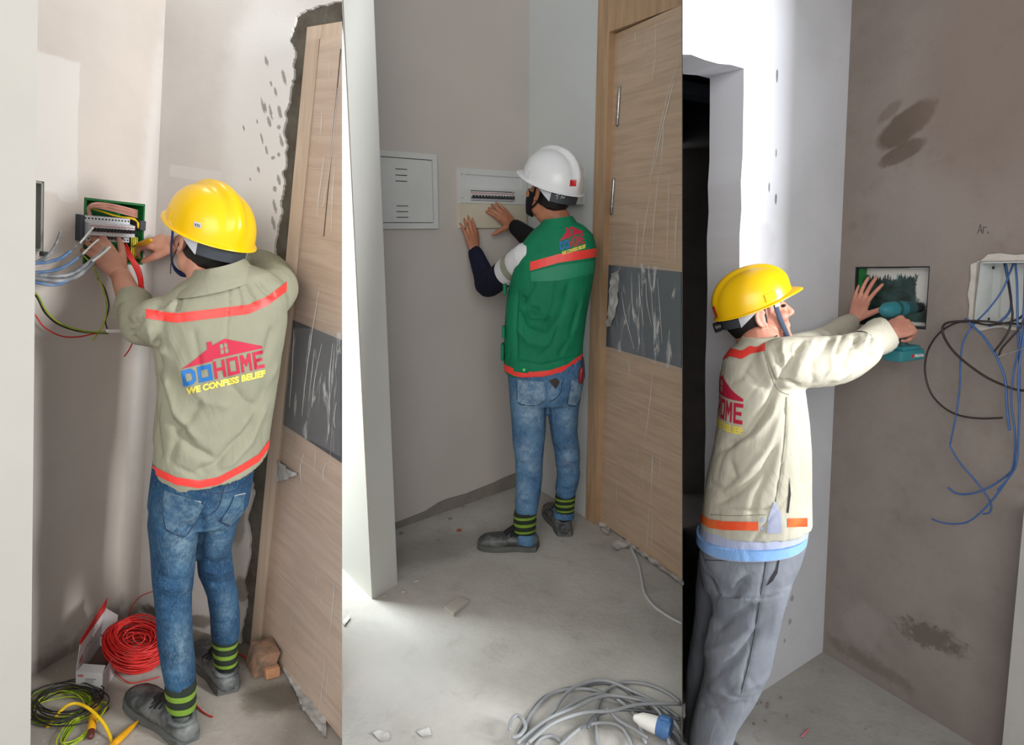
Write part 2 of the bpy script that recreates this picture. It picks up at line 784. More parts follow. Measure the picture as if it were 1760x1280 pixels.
def concrete(name, c1, c2, c3, patches=(), bmp=.25):
    m, nt, b = new_mat(name)
    uv = coords(nt, uv=True)
    col = mixc(nt, ramp(nt, tnoise(nt, uv, 2.2, 7, .65), .3, .72), lin(c1), lin(c2))
    col = mixc(nt, math_n(nt, 'MULTIPLY', ramp(nt, tnoise(nt, uv, 9, 8, .72, .6), .52, .8), .7), col, lin(c3))
    sp = tnoise(nt, uv, 60, 3, .6)
    col = mixc(nt, math_n(nt, 'MULTIPLY', ramp(nt, sp, .66, .72), .5), col, lin((205, 203, 198)))
    for (pc, c, r, rot, wob, ws, soft, st) in patches:
        col = mixc(nt, math_n(nt, 'MULTIPLY', blob(nt, uv, c, r, rot, wob, ws, soft), st), col, lin(pc))
    nt.links.new(col, b.inputs['Base Color'])
    b.inputs['Roughness'].default_value = .9
    b.inputs['Specular IOR Level'].default_value = .2
    h = math_n(nt, 'ADD', tnoise(nt, uv, 14, 8, .7), math_n(nt, 'MULTIPLY', sp, .25))
    bump(nt, b, h, bmp, .02)
    return m


# ---------------- room one (left): plastered corner beside an open wooden door
A1 = FL(1, 700, 1100); _ex = (RT - UP[1] * RT.dot(UP[1])).normalized(); _ey = UP[1].cross(_ex)
f1 = lambda u, v: ((FL(1, u, v) - A1).dot(_ex), (FL(1, u, v) - A1).dot(_ey))
m_floor1 = concrete('dusty_concrete', (172, 164, 154), (146, 138, 128), (108, 100, 92), [
    ((92, 84, 70), f1(470, 1200), (.10, .07), .4, .7, 10, .8, .7),
    ((95, 88, 75), f1(395, 1115), (.2, .07), -.2, .7, 12, .8, .8),
    ((190, 185, 178), f1(300, 1150), (.2, .06), .2, .6, 9, .8, .5)])
floor_slab('floor', 1, [FL(1, -420, 1500), FL(1, 700, 1500), W1B.at(1.4, 0), W1B.at(0, 0, -.1) , W1L.at(1.6, 0, -.1)], m_floor1, KEEP_L588,
           'dusty grey concrete floor under the worker at the open breaker box')

m_w1l = wallmat('warm_plaster', (206, 196, 187), [
    patch(W1L, (216, 212, 206), 40, 80, 132, 335, 0, -.12, 5, .06, .75),
    patch(W1L, (214, 209, 203), 100, 320, 135, 350, 0, .2, 9, .2, .7),
    patch(W1L, (128, 118, 110), 30, 1150, 140, 1215, .0, .5, 14, .6, .85),
    patch(W1L, (110, 100, 92), 120, 1085, 235, 1125, .0, .6, 14, .7, .8),
    patch(W1L, (216, 212, 208), 250, 60, 276, 900, 0, .3, 20, .5, .6)], bmp=.05)
hole1 = [W1L.sh(146, 337), W1L.sh(250, 353), W1L.sh(244, 457), W1L.sh(141, 452)]
s0, s1 = (hole1[1][0] + hole1[2][0]) / 2, (hole1[0][0] + hole1[3][0]) / 2
h0, h1 = (hole1[2][1] + hole1[3][1]) / 2, (hole1[0][1] + hole1[1][1]) / 2
HB1 = (s0, h0, s1, h1)
# second opening, half hidden behind the near wall end
ha = W1L.sh(76, 312); hb = W1L.sh(76, 432)
HB0 = (ha[0], hb[1], ha[0] + .26, ha[1])
wslab('wall_left', W1L, rect(0, -.02, 1.5, 3.2), [rect(*HB1), rect(*HB0)], -.12, 0, m_w1l, label='warm off-white plaster wall holding the open green breaker box', cat='wall', kind='structure')

m_w1b = wallmat('white_plaster', (214, 208, 203), [
    patch(W1B, (222, 219, 216), 292, 282, 380, 316, 0, -.12, 6, .08, .7),
    patch(W1B, (222, 219, 216), 283, 365, 330, 440, 0, -.12, 6, .1, .6),
    patch(W1B, (226, 224, 221), 395, -30, 530, 420, 0, .35, 5, .5, .8),
    patch(W1B, (84, 74, 62), 240, 1036, 300, 1072, -.1, 1.2, 26, .8, .85),
    patch(W1B, (128, 120, 110), 320, 1050, 365, 1085, .2, .7, 22, .5, .8),
    patch(W1B, (150, 142, 130), 402, 870, 418, 940, .0, .6, 16, .5, .7),
    patch(W1B, (120, 105, 90), 404, 985, 428, 1040, .0, .7, 20, .5, .7)] + [
    patch(W1B, (128, 121, 113), a + w * .3, b_, a + w * .75, b_ + h, .35, 1.0, 70, .7, .75) for a, b_, w, h in
    ((454, 95, 8, 20), (452, 175, 7, 18), (463, 140, 6, 10), (457, 200, 10, 18), (440, 205, 4, 8), (450, 170, 4, 26), (416, 215, 6, 10),
     (470, 150, 7, 16), (476, 180, 9, 24), (479, 232, 9, 20), (474, 300, 10, 18), (468, 344, 8, 22), (484, 120, 8, 26), (462, 180, 6, 24), (455, 250, 6, 16), (466, 372, 8, 24), (462, 268, 14, 6), (440, 285, 8, 12), (428, 305, 4, 6), (448, 228, 4, 20), (472, 215, 14, 8), (466, 320, 12, 10), (474, 262, 10, 8))], bmp=.07)
rag = [(412, 1112), (414, 1085), (421, 1050), (424, 1022), (418, 1003), (426, 968), (430, 930), (423, 895), (436, 850), (431, 828), (436, 800), (444, 740), (447, 690), (455, 640), (458, 590), (464, 540), (468, 500),
       (472, 468), (474, 440), (471, 425), (476, 402), (477, 386), (484, 366), (481, 345), (485, 330), (488, 312), (484, 298), (491, 284), (489, 262), (493, 250), (486, 226), (491, 208), (489, 192), (497, 176), (499, 150), (505, 128),
       (503, 108), (507, 96), (504, 80), (495, 68), (500, 56), (506, 40), (508, 28), (516, 22), (524, 17), (535, 15), (546, 9), (560, 8), (572, 3), (586, 2), (600, -2), (625, -4)]
rr = []
for i in range(len(rag) - 1):
    for k in range(4):
        t = k / 4 + (rnd.uniform(-.08, .08) if k else 0)
        j = 0 if k == 0 else 1
        rr.append((rag[i][0] + (rag[i + 1][0] - rag[i][0]) * t + j * rnd.uniform(-1.6, 1.6), rag[i][1] + (rag[i + 1][1] - rag[i][1]) * t))
rag = rr + [rag[-1]]
ragsh = [W1B.sh(*p) for p in rag]
loop = [(0, -.02)] + ragsh + [(ragsh[-1][0], 3.2), (0, 3.2)]
wslab('wall_back', W1B, loop, [], -.014, 0, m_w1b, KEEP_L588, label='white plastered wall with a ragged edge beside the left wooden door', cat='wall', kind='structure')
m_cem = wallmat('rough_cement', (104, 98, 88), [], rough=.95, var=.2, vscale=9, bmp=.6, dirt=((70, 55, 42), 5, .45, .7))
cemr = [W1B.sh(*p) for p in ((548, 66), (447, 1106))]
cement_hole = [W1B.sh(549, 66), W1B.sh(448, 1120), (2.4, -.3), (2.4, W1B.sh(549, 66)[1])]
wslab('wall_reveal', W1B, [(-.02, -.02), (cement_hole[1][0] - .01, -.02), (cement_hole[0][0] - .01, cement_hole[0][1]), (1.9, cement_hole[0][1] + .01), (1.9, 3.2), (-.02, 3.2)], [], -.16, -.012, m_cem, KEEP_L588,
      label='bare dark cement strip between plaster and left door frame', cat='wall', kind='structure')
# near wall end at the far left edge
m_wn = wallmat('cream_paint', (180, 176, 168), [], var=.03, bmp=.03)
WN = Wall(1, FL(1, 52, 1330), FL(1, -150, 1400))
a = WN.sh(61, 400)
wslab('wall_near_left', WN, rect(a[0], -.05, a[0] + .9, 3.2), [], -.09, 0, m_wn, label='cream painted wall end at the far left edge', cat='wall', kind='structure')

# ---- left door: frame, leaf swung toward the room, hinges, wrap
m_w_light = woodmat('pale_oak', (206, 183, 164), (190, 165, 146), (168, 142, 122))
m_w_lightv = woodmat('pale_oak_upright', (200, 180, 160), (186, 164, 144), (164, 140, 118), True)
m_glassband = simple('dark_door_inlay', (66, 68, 76), .22, .1, 3)
m_steel = simple('brushed_steel', (178, 176, 172), .32, .08, 30, metal=1.0)
m_gap = simple('gap_shade_and_groove', (60, 50, 46), .9)  # dark strips: painted shade in the door gaps, and the groove line
m_film = filmmat('plastic_wrap', lo=.64, hi=.74, amt=.42, base=.03)
m_film2 = filmmat('plastic_wrap_creased', (6, 1.6, 1), .56, .72, .45, .06)
m_scrap = simple('dirty_plastic', (196, 194, 190), .45, .1, 12, c2=(160, 157, 152))


def hinge(door, W, pa, pb, off, r=.0085):
    a = W.hit(*pa, off); b = W.hit(*pb, off)
    h = mk('hinge', *tube([a, b], r, 10, round_ends=True), m_steel, door, smooth=40)
    for t in (.24, .44, .62, .8):
        c = a.lerp(b, t)
        d = (b - a).normalized()
        mk('knuckle_ring', *tube([c - d * .003, c + d * .003], r * 1.12, 10), m_steel, h, smooth=40)
    return h


d1 = thing('door_1', FL(1, 470, 1130), 'pale oak door with dark inlay behind the left worker', 'door', kind='structure')
jl = [W1B.sh(*p) for p in ((527, 46), (429, 1112), (447, 1108), (548, 66))]
wslab('door_frame', W1B, [jl[0], jl[1], jl[2], jl[3], W1B.sh(600, 59), W1B.sh(640, 56), W1B.sh(640, 28), W1B.sh(588, 36)], [], -.13, -.003, m_w_lightv, KEEP_L588, parent=d1)
top0 = D1.sh(549, 67); bot0 = D1.sh(448, 1105)
H1d = top0[1]
st = top0[0]; sb = bot0[0]
leafloop = [(sb + .002, .012), (2.0, .012), (2.0, H1d + .02), (st + .002, H1d)]
bt = [D1.sh(500, 558), D1.sh(587, 573)]; bb = [D1.sh(484, 738), D1.sh(587, 782)]
hbt = (bt[0][1] + bt[1][1]) / 2; hbb = (bb[0][1] + bb[1][1]) / 2
ban = [(bb[0][0] + .004, hbb), (1.9, hbb), (1.9, hbt), (bt[0][0] + .004, hbt)]
lf = wslab('door_leaf', D1, leafloop, [], -.042, 0, m_w_light, KEEP_L588, parent=d1)
wslab('inlay_panel', D1, ban, [], -.004, .0015, m_glassband, KEEP_L588, parent=d1, label='dark grey inlay band across the left door')
gl = [D1.sh(585, 84), D1.sh(556, 406), D1.sh(557.5, 406), D1.sh(586.8, 84)]
wslab('groove', D1, gl, [], -.002, .0006, m_gap, KEEP_L588, parent=d1)
wslab('gap_shade', D1, [(st - .004, H1d), (sb - .004, .02), (sb + .003, .02), (st + .003, H1d)], [], -.03, .0005, m_gap, parent=d1)
for pa, pb in (((532, 176), (526, 257)), ((515, 374), (507, 450)), ((478, 700), (473, 766)), ((455, 990), (448, 1048))):
    hinge(d1, D1, pa, pb, .004)
fl = [(st + .012, H1d - .02), (st + .45, H1d - .05), (2.0, H1d - .03), (2.0, .04), (sb + .01, .03), (sb + .006, .8)]
wslab('plastic_wrap', D1, fl, [], .0035, .0042, m_film, KEEP_L588, parent=d1, label='clear plastic wrap stretched over the door')
ff = [D1.sh(*p) for p in ((497, 562), (560, 566), (588, 572), (588, 784), (540, 758), (486, 740))]
wslab('plastic_wrap', D1, ff, [], .005, .0057, m_film2, KEEP_L588, parent=d1)


def scrap(name, pts, mat, lift=.004, wob=.006, seed=0, **kw):
    """crumpled sheet: polygon of points, subdivided and crinkled, with thickness"""
    pts = [Vector(p) for p in pts]
    c = sum(pts, Vector()) / len(pts)
    n = (pts[1] - pts[0]).cross(pts[2] - pts[0]).normalized()
    if n.dot(CAM - c) < 0: n = -n
    e = (pts[1] - pts[0]).normalized(); g = n.cross(e)
    l2 = [((p - c).dot(e), (p - c).dot(g)) for p in pts]
    V2, F = poly2(l2)
    V2, F = fine(V2, F, .018)
    top, und = [], []
    for p in V2:
        w = noise.noise(Vector((p[0] * 38 + seed, p[1] * 38, seed))) * wob + lift
        top.append(c + e * p[0] + g * p[1] + n * w)
        und.append(c + e * p[0] + g * p[1] + n * (w - .0012))
    V = top + und
    k = len(top)
    FF = F + [[i + k for i in reversed(f)] for f in F]
    return mk(name, V, FF, mat, smooth=179, **kw)


scrap('torn_wrap', [D1.hit(*p, .01) for p in ((478, 790), (490, 800), (512, 815), (492, 824), (474, 828), (476, 808))], m_scrap, wob=.012, seed=3, parent=d1)
# wrap trailing along the floor below the door
edge = [(450, 1108), (470, 1130), (488, 1160), (508, 1195), (520, 1225), (540, 1250), (560, 1275), (574, 1284), (586, 1276), (560, 1240), (530, 1205), (505, 1175), (480, 1142), (462, 1118)]
scrap('plastic_sheet', [FL(1, *p) + UP[1] * .01 for p in edge[:7] + edge[9:]], m_scrap, wob=.012, seed=9, label='crumpled strip of clear wrap along the base of the left door', cat='plastic')

m_crease = simple('glossy_film_crease', (226, 226, 222), .15, .02, 20)  # pale tubes: wrap creases with their highlights put into the colour


def creases(door, W, lines, clip_u):
    for ln in lines:
        pts = [W.hit(min(u, clip_u), v, .006) for u, v in ln]
        n = len(pts)
        mk('wrap_crease', *tube(pts, [.0004] + [.0011] * max(n - 2, 1) + [.0004], 5, smooth=5), m_crease, door, smooth=179)


creases(d1, D1, [[(557, 268), (553, 300), (547, 345), (545, 372)], [(575, 285), (571, 340), (569, 402)], [(553, 190), (552, 215), (550, 232)], [(548, 500), (535, 580), (524, 660), (519, 715)], [(553, 590), (541, 650), (536, 700)],
                  [(572, 590), (567, 640), (566, 690)], [(580, 150), (572, 240), (562, 330)], [(505, 566), (502, 640), (497, 700)], [(540, 600), (536, 640), (530, 690)], [(578, 690), (574, 720), (576, 735)], [(562, 795), (556, 808), (556, 826)], [(522, 780), (516, 805), (518, 830)], [(560, 320), (556, 350), (552, 356)]], 586)

# ---------------- room two (middle)
A2 = FL(2, 700, 1100)
f2 = lambda u, v: ((FL(2, u, v) - A2).x, (FL(2, u, v) - A2).y)
m_floor2 = concrete('swept_concrete', (188, 185, 179), (170, 166, 160), (142, 137, 130), [
    ((178, 178, 176), f2(620, 1130), (.35, .3), .3, .7, 5, 1.0, .6),
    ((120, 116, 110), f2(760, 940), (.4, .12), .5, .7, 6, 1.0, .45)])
floor_slab('floor', 2, [FL(2, 300, 1460), FL(2, 1500, 1460), D2.at(1.4, 0, -.05), W2B.at(.8, 0, -.1), W2B.at(0, 0, -.12), W2L.at(1.9, 0, -.1), FL(2, 520, 800)], m_floor2, [(V588[0], -V588[1]), V1172],
           'swept grey concrete floor under the worker in the green vest')
m_w2l = wallmat('grey_white_paint', (196, 189, 183), [], var=.03, bmp=.03)
wslab('wall_center_left', W2L, rect(0, -.02, 2.4, 3.2), [], -.1, 0, m_w2l, KEEP_R588, label='smooth grey painted wall holding two white electrical cabinets', cat='wall', kind='structure')
m_w2b = wallmat('cool_white_paint', (204, 208, 208), [], var=.02, bmp=.03)
jl2 = [W2B.sh(*p) for p in ((1044, 0), (999, 884))]
sj = (jl2[0][0] + jl2[1][0]) / 2
wslab('wall_center_back', W2B, rect(0, -.02, sj, 3.2), [], -.1, 0, m_w2b, label='narrow cool white wall beside the middle door frame', cat='wall', kind='structure')
# skirting of bare cement
up = [(684, 896), (700, 890), (730, 878), (755, 862), (770, 856), (800, 848), (830, 836), (850, 828), (866, 820), (884, 813), (900, 806)]
lp = [(-.0, .0)] + [(s_, max(.012, h_)) for s_, h_ in [W2L.sh(*p) for p in reversed(up)]] + [(1.1, .03), (1.1, 0)]
m_base = wallmat('bare_cement', (136, 130, 122), [], rough=.95, var=.12, vscale=8, bmp=.4)
wslab('baseboard_left', W2L, lp, [], .001, .006, m_base, label='uneven bare cement strip along the foot of the grey wall', cat='baseboard', kind='structure')
# pillar
Fp, Rp, Lp = FL(2, 640, 1030), FL(2, 684, 1003), FL(2, 596, 985)
ld = (Lp - Fp).normalized()
base = [Fp, Rp, Rp + ld * .75, Fp + ld * .75]
bm = bmesh.new()
lay = bm.verts.layers.float_vector.new('sh')
b0 = [bm.verts.new(p) for p in base]; b1 = [bm.verts.new(p + Vector((0, 0, 3.2))) for p in base]
for i in range(4):
    bm.faces.new([b0[i], b0[(i + 1) % 4], b1[(i + 1) % 4], b1[i]])
bm.faces.new(b0[::-1]); bm.faces.new(b1)
bmesh.ops.bevel(bm, geom=[e for e in bm.edges if abs(e.verts[0].co.z - e.verts[1].co.z) > 1], offset=.004, segments=2, affect='EDGES')
V, F = bm_out(bm)
m_pil = simple('white_wall_paint', (196, 196, 190), .8, .02, 3, .05, 50)
mk('wall_pillar', V, F, m_pil, smooth=40, label='square white painted pillar at the left of the middle room', cat='pillar', kind='structure')
# far wall seen past the pillar
WF = Wall(2, FL(2, 700, 800), FL(2, 300, 800))
wslab('wall_corridor', WF, rect(-.6, 0, 3.0, 3.2), [], -.1, 0, m_pil, KEEP_R588, label='pale wall far behind the white pillar', cat='wall', kind='structure')

m_w_mid = woodmat('oak_veneer', (196, 170, 144), (178, 152, 126), (150, 124, 100))
m_w_midv = woodmat('oak_veneer_upright', (186, 154, 122), (166, 134, 102), (138, 108, 80), True)
d2 = thing('door_2', FL(2, 1030, 900), 'oak veneer door with dark blue inlay in the middle room', 'door', kind='structure')
g2 = [W2B.sh(1065, 55), W2B.sh(1015, 889)]
sg = (g2[0][0] + g2[1][0]) / 2
Hd2 = D2.sh(1065, 55)[1]
wslab('door_frame', W2B, [(sj + .001, 0), (sg, 0), (sg, Hd2 + .004), (1.2, Hd2 + .004), (1.2, 3.1), (sj + .001, 3.1)], [], -.14, .012, m_w_midv, KEEP_L1172, parent=d2)
sd0 = D2.sh(1065, 55)[0]; sd1 = D2.sh(1019, 888)[0]
sd = (sd0 + sd1) / 2
bt = [D2.sh(1052, 456), D2.sh(1171, 467)]; bb = [D2.sh(1044, 598), D2.sh(1171, 630)]
hb1 = (bt[0][1] + bt[1][1]) / 2; hb0 = (bb[0][1] + bb[1][1]) / 2
ban2 = rect(sd + .012, hb0, 1.5, hb1)
wslab('door_leaf', D2, rect(sd + .003, .012, 1.6, Hd2), [ban2], -.042, 0, m_w_mid, KEEP_L1172, parent=d2)
m_blue = simple('blue_grey_inlay', (62, 78, 92), .2, .12, 3)
wslab('inlay_panel', D2, ban2, [], -.04, -.003, m_blue, KEEP_L1172, parent=d2, label='blue grey inlay band across the middle door')
wslab('gap_shade', D2, rect(sd - .003, .02, sd + .004, Hd2), [], -.03, .0006, m_gap, parent=d2)
gr = [D2.sh(1074, 64), D2.sh(1068, 120), D2.sh(1069.5, 120), D2.sh(1075.5, 64)]
for pa, pb in (((1065, 151), (1061, 214)), ((1055, 309), (1051, 366)), ((1037, 567), (1034, 614)), ((1026, 787), (1023, 830))):
    hinge(d2, D2, pa, pb, .004)
wslab('plastic_wrap', D2, rect(sd + .05, .05, 1.6, Hd2 - .03), [], .0035, .0042, m_film, KEEP_L1172, parent=d2, label='clear plastic wrap stretched over the door')
wslab('plastic_wrap', D2, [D2.sh(*p) for p in ((1058, 458), (1100, 452), (1172, 466), (1172, 640), (1110, 618), (1054, 602), (1050, 540))], [], .005, .0057, m_film2, KEEP_L1172, parent=d2)
creases(d2, D2, [[(1127, 98), (1124, 115), (1121, 138)], [(1168, 95), (1155, 150), (1138, 220), (1120, 300)], [(1160, 118), (1146, 170), (1128, 250), (1116, 320)], [(1156, 150), (1136, 230), (1125, 290)], [(1118, 330), (1108, 390), (1102, 450)],
                  [(1096, 380), (1094, 420), (1091, 455)], [(1132, 300), (1124, 380), (1120, 450)], [(1098, 470), (1100, 510), (1106, 560)], [(1086, 468), (1086, 510), (1089, 550)], [(1118, 470), (1122, 540), (1131, 612)], [(1150, 300), (1148, 380), (1146, 450)],
                  [(1110, 480), (1112, 520), (1120, 560)], [(1130, 478), (1134, 530), (1138, 590)], [(1166, 340), (1162, 400), (1160, 450)], [(1068, 500), (1074, 540), (1090, 600)], [(1122, 640), (1116, 700), (1108, 760)], [(1064, 316), (1056, 314), (1050, 318)]], 1170)
scrap('torn_wrap', [D2.hit(*p, .012) for p in ((1052, 470), (1066, 462), (1062, 520), (1052, 560), (1042, 562), (1048, 510))], m_scrap, wob=.012, seed=5, parent=d2)
scrap('plastic_scrap', [FL(2, *p) for p in ((1020, 890), (1034, 896), (1048, 910), (1046, 922), (1036, 916), (1030, 904))], m_scrap, lift=.012, wob=.014, seed=2,
      label='small torn wrap scrap at the foot of the middle door frame', cat='plastic')
scrap('plastic_scrap', [FL(2, *p) for p in ((1050, 938), (1066, 930), (1086, 935), (1090, 945), (1070, 942), (1058, 950))], m_scrap, lift=.012, wob=.014, seed=4,
      label='torn white wrap scrap where the white cord starts', cat='plastic')
edge2 = [(1070, 932), (1100, 956), (1140, 985), (1175, 1010), (1175, 1002), (1140, 978), (1100, 946), (1080, 930)]
scrap('plastic_sheet', [FL(2, *p) for p in edge2], m_scrap, lift=.012, wob=.012, seed=14, label='long crumpled strip of wrap under the middle door', cat='plastic')

# ---------------- room three (right)
A3 = FL(3, 700, 1100); _ex3 = (RT - UP[3] * RT.dot(UP[3])).normalized(); _ey3 = UP[3].cross(_ex3)
f3 = lambda u, v: ((FL(3, u, v) - A3).dot(_ex3), (FL(3, u, v) - A3).dot(_ey3))
m_floor3 = concrete('raw_concrete', (176, 173, 168), (156, 152, 147), (124, 120, 114))
floor_slab('floor', 3, [FL(3, 900, 1600), FL(3, 2100, 1600), W3R.at(1.9, 0, -.05), W3R.at(0, 0, -.05), FL(3, 1500, 800), FL(3, 1000, 800)], m_floor3, KEEP_R1172,
           'raw concrete floor under the worker with the drill')
m_w3l = wallmat('bright_plaster', (212, 213, 218), [
    patch(W3L, (224, 226, 234), 1180, -40, 1400, 330, 0, .3, 4, .6, .7),
    patch(W3L, (120, 122, 124), 1334, 118, 1337, 142, 0, .5, 40, .3, .9), patch(W3L, (120, 122, 124), 1333, 255, 1335, 270, 0, .6, 40, .3, .8),
    patch(W3L, (110, 112, 114), 1332, 332, 1335, 352, 0, .5, 40, .3, .9), patch(W3L, (110, 112, 114), 1321, 312, 1323, 330, 0, .5, 40, .3, .9),
    patch(W3L, (190, 190, 192), 1276, 380, 1330, 460, 0, .6, 18, .5, .5),
    patch(W3L, (128, 130, 126), 1355, 1064, 1360, 1072, 0, .8, 80, .4, .6), patch(W3L, (120, 122, 120), 1347, 1098, 1350, 1104, 0, .8, 80, .4, .6), patch(W3L, (128, 130, 126), 1359, 1024, 1364, 1032, 0, .8, 80, .4, .6)], bmp=.08, dirt=((184, 186, 188), 6, .6, .8))
sjm = W3L.sh(1272, 430)[0]; htop = W3L.sh(1280, 118)[1]
jj = [(sjm, -.02)]
nj = 26
for i in range(1, nj):
    jj.append((sjm + rnd.uniform(-.004, .006), htop * i / nj))
jj.append((sjm, htop))
for i in range(1, 14):
    jj.append((sjm + .07 * i, htop + .012 * rnd.uniform(-1, .6) + .0015 * i))
loop = [(0, -.02)] + jj + [(1.1, htop + .02), (1.1, 3.3), (0, 3.3)]
wslab('wall_right_far', W3L, loop, [], -.145, 0, m_w3l, KEEP_R1172, label='bright white plaster wall with a doorway behind the drilling worker', cat='wall', kind='structure')
hA = [W3R.sh(*p) for p in ((1470, 458), (1600, 458), (1590, 561), (1465, 553))]
HA = (hA[0][0], (hA[2][1] + hA[3][1]) / 2 - .01, (hA[1][0] + hA[2][0]) / 2, (hA[0][1] + hA[1][1]) / 2)
hB = [W3R.sh(*p) for p in ((1681, 449), (1673, 556))]
HBb = (hB[0][0], hB[1][1], hB[0][0] + .40, hB[0][1])
m_w3r = wallmat('grey_render', (146, 135, 128), [
    patch(W3R, (92, 78, 66), 1506, 201, 1612, 230, .47, .3, 18, .3, .8),
    patch(W3R, (94, 80, 68), 1512, 254, 1592, 271, .32, .35, 20, .3, .8),
    patch(W3R, (112, 99, 88), 1508, 186, 1552, 196, .55, .3, 18, .6, .6),
    patch(W3R, (88, 78, 66), 1550, 1050, 1650, 1140, .15, 1.7, 26, .9, .7),
    patch(W3R, (156, 148, 142), 1450, 1020, 1520, 1130, .0, .7, 8, .7, .5),
    patch(W3R, (96, 88, 80), 1425, 1110, 1560, 1165, .0, 1.6, 18, 1.2, .5),
    patch(W3R, (128, 112, 102), 1600, -20, 1780, 330, .0, .6, 3, 1.0, .6),
    patch(W3R, (152, 143, 138), 1480, 300, 1700, 460, .0, .6, 4, 1.0, .4)], rough=.93, var=.09, vscale=3, bmp=.22, dirt=((120, 108, 100), 4, .5, .8))
wslab('wall_right', W3R, rect(0, -.02, 1.05, 3.3), [rect(*HA), rect(*HBb)], -.12, 0, m_w3r, label='stained grey rendered wall with two recessed box openings', cat='wall', kind='structure')
# end pillar on the right
sp = W3R.sh(1758, 900, .11)[0]; sp2 = W3R.sh(1723, 1276, .11)[0]
spm = (sp + sp2) / 2
m_w3p = wallmat('pale_render', (178, 174, 168), [], rough=.9, var=.05, bmp=.2)
wslab('wall_right_end', W3R, [(sp2, -.02), (spm + .5, -.02), (spm + .5, 1.0), (sp + (sp - sp2) * .3, 1.0)], [], 0, .11, m_w3p, label='pale low wall end at the far right edge', cat='wall', kind='structure')
# dark room beyond the doorway, its shade put into the surface colour
m_dark = simple('brown_shade_painted', (58, 50, 46), .95, .2, 4)
WD = Wall(3, (1172, 850), (1330, 850))
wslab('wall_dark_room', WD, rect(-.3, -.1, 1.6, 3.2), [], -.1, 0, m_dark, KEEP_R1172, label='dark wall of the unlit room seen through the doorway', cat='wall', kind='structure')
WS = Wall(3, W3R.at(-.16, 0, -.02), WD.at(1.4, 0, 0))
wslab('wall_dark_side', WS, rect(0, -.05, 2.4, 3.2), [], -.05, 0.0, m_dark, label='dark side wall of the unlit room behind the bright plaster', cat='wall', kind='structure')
V, F, uv = slab([((p_ - W3L.A).dot(W3L.e), (p_ - W3L.A).dot(W3L.n)) for p_ in (W3L.at(-.1, 0, -.15), W3L.at(1.2, 0, -.15), WD.at(-.3, 0, 0), WD.at(1.5, 0, 0))], [], lambda s_, h_, o_: W3L.A + W3L.e * s_ + W3L.n * h_ + UP[3] * o_, .001, .008, KEEP_R1172)  # thin sheet over the floor, painted dark for the unlit room
mk('floor', V, F, m_dark, uv=uv, label='dark sheet on the floor, painted shade of the unlit room beyond the doorway', cat='floor', kind='structure')
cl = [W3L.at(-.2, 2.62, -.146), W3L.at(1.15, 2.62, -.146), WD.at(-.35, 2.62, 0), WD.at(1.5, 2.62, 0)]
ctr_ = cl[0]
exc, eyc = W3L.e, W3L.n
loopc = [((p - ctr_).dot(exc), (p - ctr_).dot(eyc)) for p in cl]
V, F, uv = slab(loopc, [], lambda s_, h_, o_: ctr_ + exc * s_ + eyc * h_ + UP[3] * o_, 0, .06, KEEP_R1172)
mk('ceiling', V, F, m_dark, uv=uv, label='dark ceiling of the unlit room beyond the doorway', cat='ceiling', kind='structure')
m_beam = simple('dim_blue_metal', (92, 98, 108), .6)
V, F = obox(P(1195, 158, 3.0), W3L.e, W3L.U, W3L.n, 1.0, .05, .1, .004)
bmb = bmesh.new(); vs = [bmb.verts.new(v) for v in V]
for f in F: bmb.faces.new([vs[i] for i in f])
bmesh.ops.bisect_plane(bmb, geom=bmb.verts[:] + bmb.edges[:] + bmb.faces[:], plane_co=V1172[0], plane_no=-V1172[1], clear_outer=True)
bmesh.ops.holes_fill(bmb, edges=[e for e in bmb.edges if len(e.link_faces) == 1], sides=0)
V, F = bm_out(bmb)
mk('trim_1', V, F, m_beam, label='dim grey beam under the ceiling of the dark room', cat='beam', kind='structure')
# unseen ceiling of the right room, added to cut ambient light and darken the corner
cpts = [W3L.at(1.3, 3.12, -.2), W3L.at(-.25, 3.12, -.2), W3R.at(1.3, 3.12, -.2), W3R.at(1.5, 3.12, 1.0), P(1178, 640, 1.0) * 1.0]
q_ = cpts[4]; cpts[4] = q_ + UP[3] * (3.12 + (W3L.A - q_).dot(UP[3]))
lp3 = [((p_ - W3L.A).dot(W3L.e), (p_ - W3L.A).dot(W3L.n)) for p_ in cpts]
V, F, uv = slab(lp3, [], lambda s_, h_, o_: W3L.A + W3L.e * s_ + W3L.n * h_ + UP[3] * o_, 3.1, 3.16, KEEP_R1172)
mk('ceiling', V, F, m_w3p, uv=uv, label='unseen ceiling added above the drilling worker to cut ambient light', cat='ceiling', kind='structure')
# thin partition between the middle and the right room
pa, pb = P(1172, 640, 1.86), P(1172, 640, 4.6)
e = (pb - pa); e.z = 0
pn = V1172[1]
pv = []
for d in (1.88, 4.6):
    for sgn in (0, .002):
        for v in (1900, -700):
            q = CAM + ray(1172, v) * d + pn * sgn
            pv.append(q)
F = [[0, 1, 3, 2], [4, 6, 7, 5], [0, 2, 6, 4], [1, 5, 7, 3], [0, 4, 5, 1], [2, 3, 7, 6]]
mk('wall_partition', pv, F, m_dark, label='thin dark partition between the middle and the right room', cat='wall', kind='structure')
